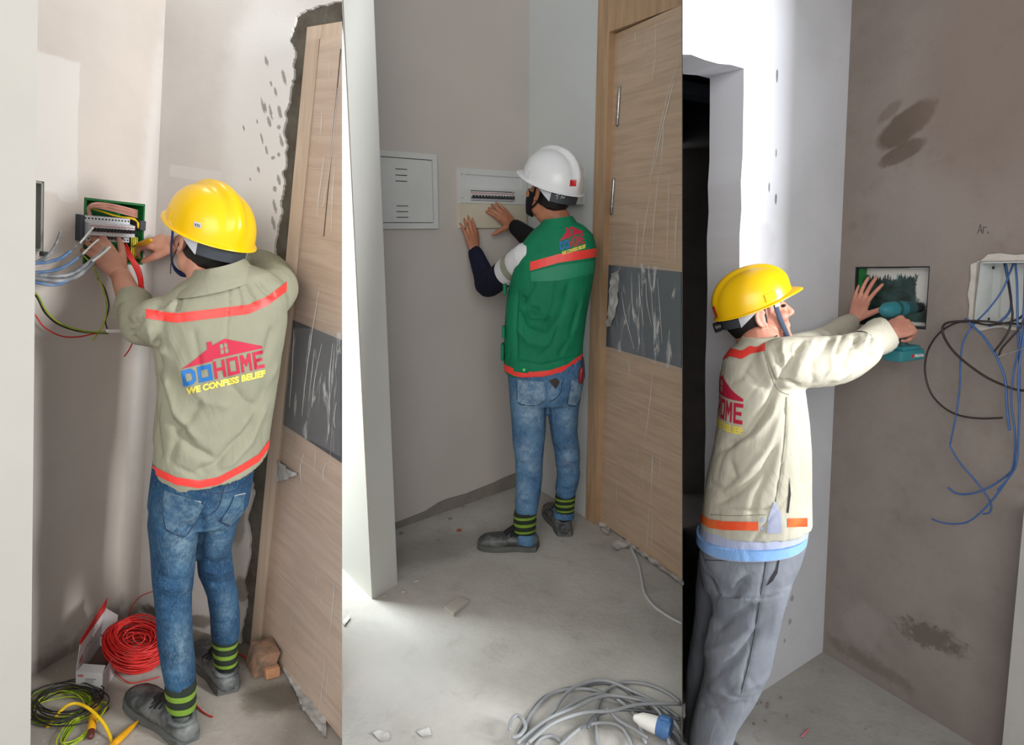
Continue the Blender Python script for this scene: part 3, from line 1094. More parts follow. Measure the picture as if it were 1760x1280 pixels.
# ================================================================== ELECTRICAL FITTINGS AND CABLES
m_green = simple('green_enamel', (22, 112, 52), .45, .12, 14)
m_white_plastic = simple('white_plastic', (214, 216, 218), .4, .03, 8)
m_grey_plastic = simple('grey_plastic', (212, 214, 218), .45, .04, 8)
m_darkgrey = simple('dark_grey_plastic', (66, 72, 78), .5, .08, 8)
m_black = simple('black_plastic', (24, 24, 27), .42, .1, 20)
m_red = simple('red_plastic', (206, 36, 40), .45, .06, 20)
m_redwire = simple('red_wire_sheath', (206, 34, 30), .42, .1, 40)
m_yel = simple('yellow_wire_sheath', (226, 184, 24), .42, .08, 40)
m_yg = simple('yellow_green_sheath', (170, 176, 40), .45, .1, 40, c2=(110, 150, 40))
m_pink = simple('pinkish_wire_sheath', (206, 150, 132), .45, .08, 40)
m_bluecable = simple('blue_cable_sheath', (70, 112, 160), .45, .12, 25, c2=(120, 140, 165))
m_greycable = simple('dusty_grey_cable', (110, 112, 116), .55, .14, 30, c2=(168, 168, 168))
m_whitetip = simple('white_insulation', (232, 230, 224), .4, .03, 20)
m_blackwire = simple('black_wire_sheath', (34, 30, 30), .45, .1, 30)
m_plate = simple('white_painted_steel', (206, 208, 206), .4, .03, 6)
m_cream = simple('cream_cover', (206, 198, 178), .45, .04, 5)
m_hole = simple('terminal_dark', (38, 38, 42), .7)


def breaker_row(root, W, sA, sB, hA, hB, oB, n, prof, mat, screws=True, tog=1.0):
    """n breakers side by side along the wall; prof = [(o, t)] with t 0..1 from bottom to top"""
    w = (sB - sA) / n
    for i in range(n):
        x0, x1 = sA + w * i + w * .03, sA + w * (i + 1) - w * .03
        ringA = [W.at(x0, hA + (hB - hA) * t, oB + o) for o, t in prof]
        ringB = [W.at(x1, hA + (hB - hA) * t, oB + o) for o, t in prof]
        V, F = rings_loft([ringA, ringB])
        br = mk('circuit_breaker', V, F, mat, root)
        om = max(o for o, _ in prof)
        xm = (x0 + x1) / 2
        ht = hA + (hB - hA) * (.46 if tog < 2 else .3)
        V, F = join(obox(W.at(xm, ht, oB + om + .004), W.e, W.U, W.n, abs(w) * .72, abs(hB - hA) * .07 * tog, .012, .001),
                    obox(W.at(xm, ht + abs(hB - hA) * .05 * tog, oB + om + .007), W.e, W.U, W.n, abs(w) * .5, abs(hB - hA) * .12 * tog, .008, .001))
        mk('toggle', V, F, m_black, br)
        V, F = obox(W.at(xm, hA + (hB - hA) * (.64 if tog < 2 else .8), oB + om + .0006), W.e, W.U, W.n, abs(w) * .8, abs(hB - hA) * (.02 if tog < 2 else .06), .0012)
        mk('red_mark', V, F, m_red, br)
        for t in ((.9, .09) if screws else ()):
            o = prof[-2][0] if t > .5 else prof[1][0]
            V, F = tube([W.at(xm, hA + (hB - hA) * t, oB + o - .001), W.at(xm, hA + (hB - hA) * t, oB + o + .0008)], abs(w) * .24, 8)
            mk('terminal_screw', V, F, m_hole, br)


PROF = [(0, 0), (.03, 0), (.03, .22), (.052, .26), (.052, .74), (.03, .78), (.03, 1), (0, 1)]

# ---- open green breaker box, room one
s0, h0, s1, h1 = HB1
b1 = thing('breaker_box', W1L.at((s0 + s1) / 2, h0, 0), 'open green breaker box packed with loose wires in the left wall', 'breaker box')
dp = .1
parts = [wbox(W1L, (s0 + s1) / 2, (h0 + h1) / 2, -dp + .002, s1 - s0 - .002, h1 - h0 - .002, .004)]
for (cs, ch, ws, wh) in ((s0 + .004, (h0 + h1) / 2, .006, h1 - h0 - .002), (s1 - .004, (h0 + h1) / 2, .006, h1 - h0 - .002), ((s0 + s1) / 2, h0 + .004, s1 - s0 - .002, .006), ((s0 + s1) / 2, h1 - .004, s1 - s0 - .002, .006)):
    parts.append(wbox(W1L, cs, ch, -dp / 2 + .002, ws, wh, dp))
mk('back_box', *join(*parts), m_green, b1)
ra = W1L.sh(231, 400, .03)[0]; rb_ = W1L.sh(152, 392, .03)[0]
ht = (W1L.sh(190, 370, .03)[1] + W1L.sh(230, 382, .03)[1]) / 2; hbm = (W1L.sh(150, 413, .03)[1] + W1L.sh(230, 420, .03)[1]) / 2
breaker_row(b1, W1L, ra, rb_, hbm, ht, -.02, 14, PROF, m_grey_plastic)
mk('rail', *wbox(W1L, (s0 + s1) / 2, (ht + hbm) / 2, -.035, (s1 - s0) * .94, .035, .012, .002), m_steel, b1)
mk('end_cover', *wbox(W1L, rb_ + .012, (ht + hbm) / 2 + .0, -.002, .014, (ht - hbm) * 1.04, .05, .002), m_darkgrey, b1)
mk('end_bracket', *wbox(W1L, s0 + .012, (ht + hbm) / 2 + .02, -.015, .022, (ht - hbm) * .42, .05, .002), m_darkgrey, b1)
mk('label_strip', *wbox(W1L, ra + (rb_ - ra) * .34, hbm + .012, .0115, (rb_ - ra) * .4, .006, .002), m_darkgrey, b1)
for k in range(5):
    y = k * 2.4
    pts = [W1L.hit(153 + k, 374 - k, -.01), W1L.hit(150 + k, 358 + k * .5, .0), W1L.hit(163, 349 + y * .75, .012 + .004 * (k % 2)), W1L.hit(195, 352 + y * 1.1, .015 - .004 * (k % 2)), W1L.hit(236, 362 + y * 1.2, .0)]
    mk('pink_wire', *tube(pts, .0028, 6, smooth=5), m_pink, b1, smooth=179)
for k in range(6):
    pts = [W1L.hit(156 + 3 * k, 358 + k, -.01), W1L.hit(178 + 3 * k, 364 + k * 1.2, 0), W1L.hit(205 + k * 3, 372 + k * .6, -.004), W1L.hit(232 + k * .8, 376 + k, .0), W1L.hit(237 + k, 392, .0)]
    mk('yellow_wire', *tube(pts, .002, 6, smooth=5), m_yel, b1, smooth=179)
for k in range(4):
    pts = [W1L.hit(226 + 3.2 * k, 405 + k, -.005), W1L.hit(226 + 3.2 * k, 425, .0), W1L.hit(225 + 3.5 * k, 442, -.01), W1L.hit(214 + 4 * k, 450, -.04)]
    mk('yellow_wire', *tube(pts, .0026, 6, smooth=5), (m_yel, m_yg)[k % 2], b1, smooth=179)

# ragged plaster lip round the opening
# half hidden meter recess behind the near wall end
s0b, h0b, s1b, h1b = HB0
mb = thing('meter_box', W1L.at(s0b, h0b, 0), 'grey recessed box half hidden behind the cream wall end', 'box')
parts = [wbox(W1L, (s0b + s1b) / 2, (h0b + h1b) / 2, -.07, s1b - s0b - .002, h1b - h0b - .002, .01)]
for (cs, ch, ws, wh) in ((s0b + .004, (h0b + h1b) / 2, .006, h1b - h0b - .002), (s1b - .004, (h0b + h1b) / 2, .006, h1b - h0b - .002), ((s0b + s1b) / 2, h0b + .004, s1b - s0b - .002, .006), ((s0b + s1b) / 2, h1b - .004, s1b - s0b - .002, .006)):
    parts.append(wbox(W1L, cs, ch, -.035, ws, wh, .066))
mk('back_box', *join(*parts), simple('weathered_grey_metal', (150, 150, 142), .5, .1, 9), mb)
mk('latch', *wbox(W1L, s0b + .003, h0b - .006, .006, .02, .012, .022, .002), m_darkgrey, mb)


def cable(name, W, pts, r, mat, label, group=None, n=7, sm=6, cat='cable', tip=None, tipmat=None, tipr=None, strand=None):
    """pts = (u, v, offset from the wall)"""
    q = [W.hit(u, v, o) for u, v, o in pts]
    V, F = tube(q, r, n, smooth=sm, round_ends=True)
    if tip is None and strand is None:
        return mk(name, V, F, mat, smooth=179, label=label, cat=cat, group=group)
    root = thing(name, q[0], label, cat, group)
    mk('sheath', V, F, mat, root, smooth=179)
    if strand:
        qs = [W.hit(*p) for p in strand]
        for k in range(3):
            ps = []
            sp_ = spline(qs, 8)
            for i, p in enumerate(sp_):
                an = i * .8 + k * 2.1
                ps.append(p + W.e * math.cos(an) * r * .6 + W.U * math.sin(an) * r * .6)
            mk('bare_strand', *tube(ps, r * .28, 5), m_greycable, root, smooth=179)
    if tip:
        qt = [W.hit(*p) for p in tip]
        mk('core_tip', *tube(qt, tipr or r * .62, n, smooth=3, round_ends=True), tipmat or m_whitetip, root, smooth=179)
    return root


cable('power_cable', W1L, [(46, 453, .05), (65, 452, .06), (84, 450, .075), (104, 444, .09), (121, 432, .10)], .0048, m_bluecable, 'upper blue cable with white tip reaching the breaker box',
      tip=[(138, 417, .115), (150, 403, .12), (160, 391, .125)], strand=[(121, 432, .10), (130, 424, .11), (139, 416, .115)])
cable('power_cable', W1L, [(46, 470, .05), (66, 468, .06), (92, 465, .08), (115, 456, .095), (134, 443, .105)], .0046, m_bluecable, 'lower blue cable with white tip just under the breakers',
      tip=[(143, 436, .115), (156, 423, .12), (169, 412, .125)], strand=[(134, 443, .105), (140, 438, .11), (146, 432, .115)])
cable('power_cable', W1L, [(46, 470, .055), (64, 473, .07), (92, 475, .09), (120, 472, .105), (146, 457, .115), (164, 443, .12)], .0062, m_greycable, 'thick grey cable bundle end with white tip over the left hand',
      tip=[(160, 448, .13), (174, 438, .135), (189, 425, .14)], strand=[(164, 443, .125), (172, 436, .13), (180, 425, .135)])
cable('power_cable', W1L, [(46, 476, .07), (64, 479, .085), (95, 483, .10), (125, 478, .115), (147, 464, .12), (160, 450, .125)], .0064, m_greycable, 'thick dusty grey cable below the blue cables')
cable('power_cable', W1L, [(46, 482, .07), (70, 487, .09), (90, 490, .10), (110, 485, .11), (130, 475, .115)], .0044, m_bluecable, 'lowest pale blue cable sagging under the grey cables')
cable('power_cable', W1L, [(48, 452, .03), (66, 449, .045), (84, 438, .06), (96, 420, .065), (104, 399, .07)], [.0055, .005, .0035], m_greycable, 'short grey cable stub bent upward beside the cream wall end')
cable('earth_wire', W1L, [(50, 498, .05), (64, 506, .06), (80, 535, .07), (104, 556, .08), (140, 568, .085), (172, 571, .09), (187, 571, .09)], .0026, m_yg, 'yellow green wire swooping into the white connector')
cable('black_wire', W1L, [(48, 500, .045), (63, 510, .05), (78, 538, .06), (102, 558, .07), (140, 570, .08), (186, 573, .085)], .0026, m_blackwire, 'black wire running alongside the yellow green wire')
cable('red_wire', W1L, [(46, 528, .04), (61, 542, .05), (76, 562, .06), (104, 577, .07), (132, 579, .075), (164, 573, .085), (187, 569, .09)], .0022, m_redwire, 'thin red wire swooping below the black wire')
cable('earth_wire', W1L, [(144, 440, .06), (158, 455, .07), (170, 478, .07), (181, 508, .07), (183, 535, .07), (176, 560, .07), (160, 584, .07)], .0024, m_yg, 'yellow green wire hanging below the left hand')
cable('black_wire', W1L, [(168, 478, .055), (180, 496, .06), (187, 522, .06), (185, 538, .06), (181, 552, .065), (185, 567, .08)], .0022, m_blackwire, 'short black wire dropping to the white connector')
q = [W1L.hit(u, 569, .09) for u in (184, 194, 206, 216, 224)]
cn = thing('wire_connector', q[0], 'white sleeve connector on the wire ends beside the khaki sleeve', 'connector')
mk('sleeve', *tube(q, [.0052, .0058, .0058, .0054, .005], 10, round_ends=True), m_whitetip, cn, smooth=60)
mk('collar', *tube([q[0], q[0].lerp(q[1], .25)], .0064, 10), m_whitetip, cn, smooth=40)
for k, (du, dv) in enumerate(((0, 0), (3, 1), (6, 0), (9, 2), (12, 1))):
    cable('red_wire', W1L, [(205 + du, 418 + dv, .0), (213 + du * .9, 432 + dv, .03), (228 + du * .6, 455, .05), (238 + du * .4, 480, .055), (241 + du * .5 + (k - 2), 505, .05), (242 + du * .6 + (k - 2) * 1.5, 520 + k * 3, .045)], .0028, m_redwire,
          'red wire in the bundle hanging under the green breaker box', group='red wires under the open breaker box')
cable('red_wire', W1L, [(225, 438, .03), (240, 460, .05), (246, 485, .05), (245, 500, .05), (252, 512, .05), (262, 530, .05)], .0022, m_redwire, 'single red wire straying right of the red bundle')
cable('red_wire', W1L, [(224, 582, .05), (228, 578, .05), (229, 583, .05), (225, 584, .05), (227, 590, .05), (222, 601, .05), (214, 612, .05)], .0022, m_redwire, 'short red offcut with a knot below the khaki sleeve')

# ---- floor of room one
def fpt(b, u, v, z=0.0):
    return FL(b, u, v) + UP[b] * z


u1 = UP[1]
# red coil
c0 = fpt(1, 233, 1150, .085)
axis = (u1 * .62 + (CAM - c0).normalized() * .5 + RT * .12).normalized()
ea = (RT - axis * RT.dot(axis)).normalized(); eb = axis.cross(ea)
ps = []
rr = random.Random(5)
for k in range(84):
    t = (k / 83 - .5)
    fz_ = (1 if k % 3 else rr.uniform(.3, .9)) * (1 - .9 * t * t)
    ra_ = .098 * fz_ + rr.uniform(-.014, .008)
    rb2 = .080 * fz_ + rr.uniform(-.012, .008)
    tilt = rr.uniform(-.16, .16); tilt2 = rr.uniform(-.16, .16)
    off = axis * (t * .125) + ea * rr.uniform(-.008, .008) + eb * rr.uniform(-.008, .008)
    loop = []
    ph = rr.uniform(0, 6)
    for i in range(34):
        an = 2 * math.pi * i / 34
        loop.append(c0 + off + ea * math.cos(an) * ra_ + eb * math.sin(an) * rb2 + axis * (math.cos(an) * tilt + math.sin(an) * tilt2 + .1 * math.sin(2 * an + ph)) * .06)
    ps.append(tube(loop, .0021, 5, closed=True))
pts = [c0 + ea * -.02 + eb * .08, fpt(1, 205, 1085, .09), fpt(1, 212, 1070, .14), fpt(1, 235, 1050, .16), fpt(1, 268, 1040, .15)]
pts = [P(222, 1082, 2.52), P(221, 1060, 2.52), P(228, 1040, 2.52), P(243, 1024, 2.5), P(266, 1015, 2.46)]
mk('red_wire', *tube(pts, .0019, 5, smooth=6), m_redwire, smooth=179, label='red wire end arching up from the red coil', cat='cable')
pts = [fpt(1, u, v, .006) for u, v in ((185, 1130), (192, 1150), (205, 1165), (225, 1176), (250, 1172), (275, 1165))]
mk('red_wire', *tube(pts, .0019, 5, smooth=6), m_redwire, smooth=179, label='red wire loop lying flat before the red coil', cat='cable')
V, F = join(*ps)
low = min((v - FL(1, 233, 1150)).dot(u1) for v in V)
V = [v - u1 * (low if low < 0 else 0) for v in V]
mk('wire_coil', V, F, m_redwire, smooth=179, label='thick coil of red wire on the floor beside the white carton', cat='wire coil')

# carton
m_card = simple('white_card', (206, 204, 202), .6, .03, 10)
m_cardred = simple('red_card', (204, 34, 34), .55, .05, 10)
m_cardin = simple('brown_card_inside', (104, 82, 72), .8, .1, 10)
m_ink = simple('dark_ink', (40, 40, 46), .6)
fl_, fr_ = FL(1, 130, 1191), FL(1, 175, 1194)
ex = (fr_ - fl_).normalized(); wd = (fr_ - fl_).length
gy = (FL(1, 170, 1128) - fl_); gy -= u1 * gy.dot(u1); gy -= ex * gy.dot(ex) * .12; L = gy.length; gy.normalize()
hh = .078
ct = thing('carton', (fl_ + fr_) / 2 + gy * L / 2, 'open white and red carton standing between the wires on the floor', 'carton')
cpt = lambda x, y, z: fl_ + ex * x * wd + gy * y * L + u1 * z
th = .0016
walls = []
for a, b_ in (((0, 0), (1, 0)), ((1, 0), (1, 1)), ((1, 1), (0, 1)), ((0, 1), (0, 0))):
    p, q2 = cpt(*a, 0), cpt(*b_, 0)
    c = (p + q2) / 2 + u1 * hh / 2
    d = (q2 - p).normalized()
    walls.append(obox(c, d, d.cross(u1).normalized(), u1, (q2 - p).length, th, hh))
walls.append(obox(cpt(.5, .5, .002), ex, gy, u1, wd, L, th))
mk('carton_body', *join(*walls), m_card, ct)
mk('inner_lining', *obox(cpt(.5, .5, hh * .55), ex, gy, u1, wd * .965, L * .97, .003), m_cardin, ct)
# tall side flap with red margin
fa = [cpt(0.0, 0.0, hh), cpt(0.0, 1.0, hh), cpt(.16, 1.02, hh + .115), cpt(.12, .0, hh + .105)]
nrm = (fa[1] - fa[0]).cross(fa[3] - fa[0]).normalized()
if nrm.dot(CAM - fa[0]) < 0: nrm = -nrm


def quad_plate(q, n, t0, t1):
    V = [p + n * t1 for p in q] + [p + n * t0 for p in q]
    return V, [[0, 1, 2, 3], [7, 6, 5, 4], [0, 4, 5, 1], [1, 5, 6, 2], [2, 6, 7, 3], [3, 7, 4, 0]]


flap = mk('lid_flap', *quad_plate(fa, nrm, -.0008, .0008), m_card, ct)
red = [fa[3].lerp(fa[0], .06), fa[2].lerp(fa[1], .1), fa[2] + (fa[2] - fa[1]) * .3, fa[3] + (fa[3] - fa[0]) * .12]
mk('lid_edge', *quad_plate(red, nrm, -.0010, .0012), m_cardred, flap)
tk = [fa[1].lerp(fa[2], .1), cpt(.6, 1.0, hh * .8), cpt(.7, 1.0, hh + .09), fa[2].lerp(fa[1], .02)]
mk('lid_tongue', *quad_plate(tk, (CAM - tk[0]).normalized(), -.0008, .0008), m_card, ct)
ff_ = [cpt(0, 0, hh), cpt(1, 0, hh), cpt(.96, .18, hh + .006), cpt(.08, .18, hh + .006)]
mk('front_flap', *quad_plate(ff_, u1, -.0008, .0008), m_card, ct)


def flat_text(body, c, e, g, n, w, h, mat, parent, name='lettering', bold=0.0, lift=.001):
    V2, F = text2(body, bold, 0, (-w / 2, -h / 2, w / 2, h / 2))
    return mk(name, [c + e * p[0] + g * p[1] + n * lift for p in V2], F, mat, parent)


fn_ = -gy
flat_text('ABB', cpt(.17, 0, hh * .86), ex, u1, fn_, wd * .23, .010, m_cardred, ct, bold=.02, lift=.0016)
for i, (x, y, w, h) in enumerate(((.55, .68, .4, .004), (.5, .6, .3, .003), (.5, .52, .36, .003), (.66, .1, .28, .006), (.3, .42, .3, .003), (.3, .34, .22, .003), (.78, .3, .16, .008), (.2, .22, .16, .005))):
    mk('print_line', *obox(cpt(x, 0, hh * y + .003) + fn_ * .0012, ex, u1, fn_, wd * w, h, .0006), simple('grey_print_%d' % i, (150, 150, 154), .6) if i in (0,) else bpy.data.materials['grey_print_0'], ct)
sq = lambda x, y: fa[0].lerp(fa[1], x).lerp(fa[3].lerp(fa[2], x), y) + nrm * .0014
sc = [[(.25, .3), (.28, .45), (.36, .5), (.4, .38)], [(.42, .55), (.46, .42), (.54, .4), (.52, .55), (.46, .6)], [(.58, .7), (.66, .66), (.68, .8)]]
for s_ in sc:
    mk('pen_scribble', *tube([sq(*p) for p in s_], .0007, 4, smooth=4), m_ink, flap, smooth=179)
V2, F = text2('ABB', .02, 0, (.06, .16, .2, .4))
mk('lettering', [sq(p[0], p[1]) for p in V2], F, m_cardred, flap)

# black wire tangle and yellow-green coil
def tangle(b, c, n, ra, rb, seed, r, jit, lift=.012, h=.02, seg=26):
    rr = random.Random(seed)
    ps = []
    ctr = FL(b, *c)
    exx = (RT - UP[b] * RT.dot(UP[b])).normalized(); eyy = UP[b].cross(exx)
    path = []
    for k in range(n):
        a, bb_ = ra * rr.uniform(.7, 1.1), rb * rr.uniform(.7, 1.1)
        ox, oy = rr.uniform(-jit, jit), rr.uniform(-jit, jit)
        ph = rr.uniform(0, 6.28); zz = rr.uniform(.0, h); tl = rr.uniform(-.012, .012)
        for i in range(seg):
            an = 2 * math.pi * i / seg + k * .1
            w = i / seg
            path.append((k, ctr + exx * (ox + a * math.cos(an)) + eyy * (oy + bb_ * math.sin(an)) + UP[b] * max(r, lift + zz + tl * math.sin(an + ph) + .006 * math.sin(3 * an + ph))))
    pts = [p for _, p in path]
    sm = []
    for i in range(len(pts)):
        a = pts[max(0, i - 2):i + 3]
        sm.append(sum(a, Vector()) / len(a))
    return tube(sm, r, 6)


V, F = tangle(1, (112, 1222), 9, .105, .085, 3, .0021, .02, .012, .03)
mk('wire_tangle', V, F, m_blackwire, smooth=179, label='loose tangle of thin black wire on the floor at the lower left', cat='wire coil')
V, F = tangle(1, (106, 1218), 9, .11, .075, 8, .0024, .012, .004, .016)
V2_, F2_ = tangle(1, (140, 1250), 5, .035, .10, 4, .0024, .012, .004, .012)
mk('wire_tangle', *join((V, F), (V2_, F2_)), m_yg, smooth=179, label='coil of yellow green wire under the black wire tangle', cat='wire coil')
pts = [fpt(1, 40, 1296, .01), P(62, 1272, 2.02), P(84, 1246, 2.03), P(104, 1222, 2.05), P(118, 1211, 2.06), P(134, 1209, 2.07), P(155, 1219, 2.06), P(176, 1240, 2.04), P(188, 1262, 2.02), P(197, 1290, 1.99)]
mk('yellow_strap', *tube(pts, .0048, 8, smooth=6, flat=((CAM - pts[3]).normalized(), .5)), m_yel, smooth=179, label='bright yellow thick wire arching over the black tangle', cat='wire')


def tool_handle(p0, p1, r0, r1, mat, endmat, label):
    d = (p1 - p0)
    t = thing('tool_handle', p0, label, 'tool')
    mk('grip', *tube([p0.lerp(p1, x) for x in (.0, .15, .4, .7, .9, 1)], [r0 * .9, r0, r0 * .92, (r0 + r1) / 2, r1, r1 * .6], 10, round_ends=True), mat, t, smooth=179)
    mk('tip', *tube([p0 - d * .16, p0], r0 * .85, 10, round_ends=True), endmat, t, smooth=179)
    return t


m_tool = simple('yellow_tool_plastic', (224, 160, 22), .4, .1, 18)
tool_handle(fpt(1, 157, 1262, .014), fpt(1, 164, 1208, .014), .012, .008, m_tool, simple('dark_red_plastic', (96, 44, 36), .5), 'yellow tool handle lying upright beside the wire tangle')
tool_handle(fpt(1, 196, 1284, .012), fpt(1, 240, 1242, .012), .011, .004, m_tool, m_tool, 'tapered yellow tool handle pointing at the shoe')

# broken brick by the door
m_brick = simple('dusty_clay_brick', (168, 130, 106), .9, .15, 22, .4, 50, c2=(112, 100, 86))
bc = fpt(1, 450, 1148, .045)
bx_ = (RT * .62 - (FW - u1 * FW.dot(u1)).normalized() * .78); bx_ = (bx_ - u1 * bx_.dot(u1)).normalized()
by_ = u1.cross(bx_)
bk = obox(bc, bx_, by_, (u1 + by_ * .25).normalized(), .10, .075, .085, .006, 2)
V, F = bk
br = []
for v in V:
    br.append(v + Vector((noise.noise(v * 40), noise.noise(v * 40 + Vector((5, 0, 0))), noise.noise(v * 40 + Vector((9, 0, 0))))) * .006)
mk('brick', br, F, m_brick, smooth=30, label='broken clay brick wedged at the foot of the left door', cat='brick')
chip = obox(fpt(1, 466, 1160, .02), bx_, by_, (u1 - bx_ * .3).normalized(), .045, .05, .035, .004, 1)
mk('brick', *chip, simple('fresh_clay', (204, 150, 112), .9, .1, 20), smooth=30, label='small bright brick chip beside the larger brick', cat='brick')
cable_pts = [fpt(1, u, v, .004) for u, v in ((336, 1212), (345, 1222), (356, 1230), (366, 1234))]
mk('red_wire', *tube(cable_pts, .0022, 6, smooth=5), m_redwire, smooth=179, label='short red wire end behind the near shoe', cat='cable')
cable_pts = [fpt(1, u, v, .004) for u, v in ((406, 1122), (416, 1128), (428, 1137))]
mk('red_wire', *tube(cable_pts, .0022, 6, smooth=5), m_redwire, smooth=179, label='short red wire end between shoe and brick', cat='cable')

# ---- middle room fittings
def px_loop(W, pts, o=0.0):
    return [W.sh(u, v, o) for u, v in pts]


q = px_loop(W2L, ((663, 260), (748, 265), (750, 393), (666, 393)))
cs1 = (q[1][0] + q[2][0]) / 2; ch1 = (q[0][1] + q[1][1]) / 2; ch0 = (q[2][1] + q[3][1]) / 2
cs0 = cs1 + .33
ca = thing('utility_cabinet', W2L.at((cs0 + cs1) / 2, ch0, 0), 'flush white cabinet with louvred door beside the pillar', 'cabinet')
di = W2L.sh(740, 276)
dm = abs(cs1 - di[0])
wslab('cabinet_frame', W2L, rect(cs1, ch0, cs0, ch1), [rect(cs1 + dm, ch0 + dm, cs0 - dm, ch1 - dm)], .0, .016, m_plate, parent=ca)
dr = rect(cs1 + dm + .003, ch0 + dm + .003, cs0 - dm - .003, ch1 - dm - .003)
wslab('cabinet_gap', W2L, rect(cs1 + dm, ch0 + dm, cs0 - dm, ch1 - dm), [], .0005, .003, m_hole, parent=ca)
wslab('cabinet_door', W2L, dr, [], .003, .012, m_plate, parent=ca)
for (a, y) in ((0, 289.5), (0, 300), (0, 310), (2, 352.5), (2, 362.3), (2, 372)):
    p, r_ = W2L.sh(677 + a, y), W2L.sh(697 + a, y + 1)
    lv = mk('louvre', *wbox(W2L, (p[0] + r_[0]) / 2, (p[1] + r_[1]) / 2 + .003, .0135, abs(p[0] - r_[0]), .008, .004, .0015), m_plate, ca)
    mk('slot', *wbox(W2L, (p[0] + r_[0]) / 2, (p[1] + r_[1]) / 2 - .0025, .0123, abs(p[0] - r_[0]), .003, .001), m_hole, lv)

q = px_loop(W2L, ((786, 289), (900, 296), (901, 391), (787, 392)))
bs1 = (q[0][0] + q[3][0]) / 2; bs0 = (q[1][0] + q[2][0]) / 2
bh1 = (q[0][1] + q[1][1]) / 2; bh0 = (q[2][1] + q[3][1]) / 2
db = thing('distribution_board', W2L.at((bs0 + bs1) / 2, bh0, 0), 'white distribution board with a row of breakers the worker touches', 'breaker box')
r1 = px_loop(W2L, ((795, 300), (892, 305), (892, 326), (796, 323)))
r2 = px_loop(W2L, ((804, 326), (880, 331), (879, 347), (806, 345)))
R1 = (min(x[0] for x in r1), (r1[2][1] + r1[3][1]) / 2, max(x[0] for x in r1), (r1[0][1] + r1[1][1]) / 2)
R2 = (min(x[0] for x in r2), (r2[2][1] + r2[3][1]) / 2, max(x[0] for x in r2), min((r2[0][1] + r2[1][1]) / 2, R1[1] - .004))
lowh = (W2L.sh(787, 349)[1] + W2L.sh(901, 352)[1]) / 2
wslab('board_cover', W2L, rect(bs0, lowh, bs1, bh1), [rect(*R1), rect(*R2)], .0, .022, m_plate, parent=db)
wslab('label_panel', W2L, rect(*R1), [], .004, .015, m_white_plastic, parent=db)
wslab('breaker_bay', W2L, rect(*R2), [], .0005, .004, m_darkgrey, parent=db)
wslab('lower_cover', W2L, rect(bs0, bh0, bs1, lowh - .001), [], .0, .02, m_cream, parent=db, label='cream translucent lower cover')
PROF2 = [(0, 0), (.008, 0), (.008, .22), (.016, .26), (.016, .74), (.008, .78), (.008, 1), (0, 1)]
breaker_row(db, W2L, R2[0] + .004, R2[2] - .004, R2[1] + .003, R2[3] - .003, .004, 14, PROF2, m_grey_plastic, False, 2.4)
for u, v in ((788, 299), (896, 306), (893, 338), (790, 340)):
    p = W2L.sh(u, v)
    mk('screw', *tube([W2L.at(p[0], p[1], .021), W2L.at(p[0], p[1], .0235)], .0028, 8), m_steel, db)
cv = px_loop(W2B, ((911, 296), (1006, 293), (1006, 355), (911, 352)))
cs_ = rect(.02, (cv[2][1] + cv[3][1]) / 2, cv[1][0], (cv[0][1] + cv[1][1]) / 2)
cvr = thing('board_cover_door', W2B.at(cv[1][0] / 2, cs_[0][1], 0), 'white hinged cover leaning behind the white hard hat', 'cover')
wslab('cover_panel', W2B, cs_, [], .012, .02, m_plate, parent=cvr)
wslab('cover_rim', W2B, cs_, [rect(.03, cs_[0][1] + .012, cv[1][0] - .012, cs_[2][1] - .012)], .0, .026, m_plate, parent=cvr)

# loose things on the middle floor
m_chip = simple('pale_tile', (178, 172, 164), .7, .06, 12)
q4 = [FL(2, u, v) for u, v in ((763, 1048), (790, 1031), (806, 1038), (780, 1060))]
V = [p + Vector((0, 0, .001)) for p in q4] + [p + Vector((0, 0, .016)) for p in q4]
mk('tile_scrap', V, [[3, 2, 1, 0], [4, 5, 6, 7], [0, 1, 5, 4], [1, 2, 6, 5], [2, 3, 7, 6], [3, 0, 4, 7]], m_chip, label='pale broken tile lying on the middle floor', cat='tile')
c = FL(2, 789, 913)
mk('red_chip', *obox(c + Vector((0, 0, .006)), Vector((.9, .43, 0)), Vector((-.43, .9, 0)), Vector((0, 0, 1)), .022, .014, .01, .003), simple('red_brown', (170, 74, 50), .8), label='tiny red chip on the floor before the boots', cat='debris')
for i, (u, v, a, b_) in enumerate(((655, 1015, .02, .012), (694, 1018, .018, .012), (716, 1000, .02, .008), (661, 1026, .015, .01), (774, 892, .014, .01), (796, 872, .014, .01), (752, 930, .014, .01), (690, 917, .018, .014))):
    c = FL(2, u, v)
    V, F = ellipsoid(c + Vector((0, 0, .004)), Vector((1, 0, 0)), Vector((0, 1, 0)), Vector((0, 0, 1)), a * .7, b_ * .7, .006, 7, 4)
    V = [p + Vector((noise.noise(p * 90), noise.noise(p * 90 + Vector((3, 3, 3))), 0)) * .004 for p in V]
    mk('mortar_crumb', V, F, m_chip if i < 4 else m_base, label='small mortar crumb on the floor near the pillar and grey wall', cat='debris', group='mortar crumbs on the middle floor')
for i, pts in enumerate((((641, 1262), (652, 1256), (668, 1260), (672, 1272), (655, 1276)), ((588, 1070), (600, 1058), (602, 1064), (592, 1078)), ((716, 1258), (738, 1254), (742, 1264), (726, 1268)))):
    scrap('paper_scrap', [FL(2, *p) for p in pts], m_scrap, lift=.005, wob=.006, seed=20 + i, label=('white paint flake at the bottom edge of the middle floor', 'thin white sliver left of the pillar foot', 'pale flake left of the grey cable coil')[i], cat='debris')

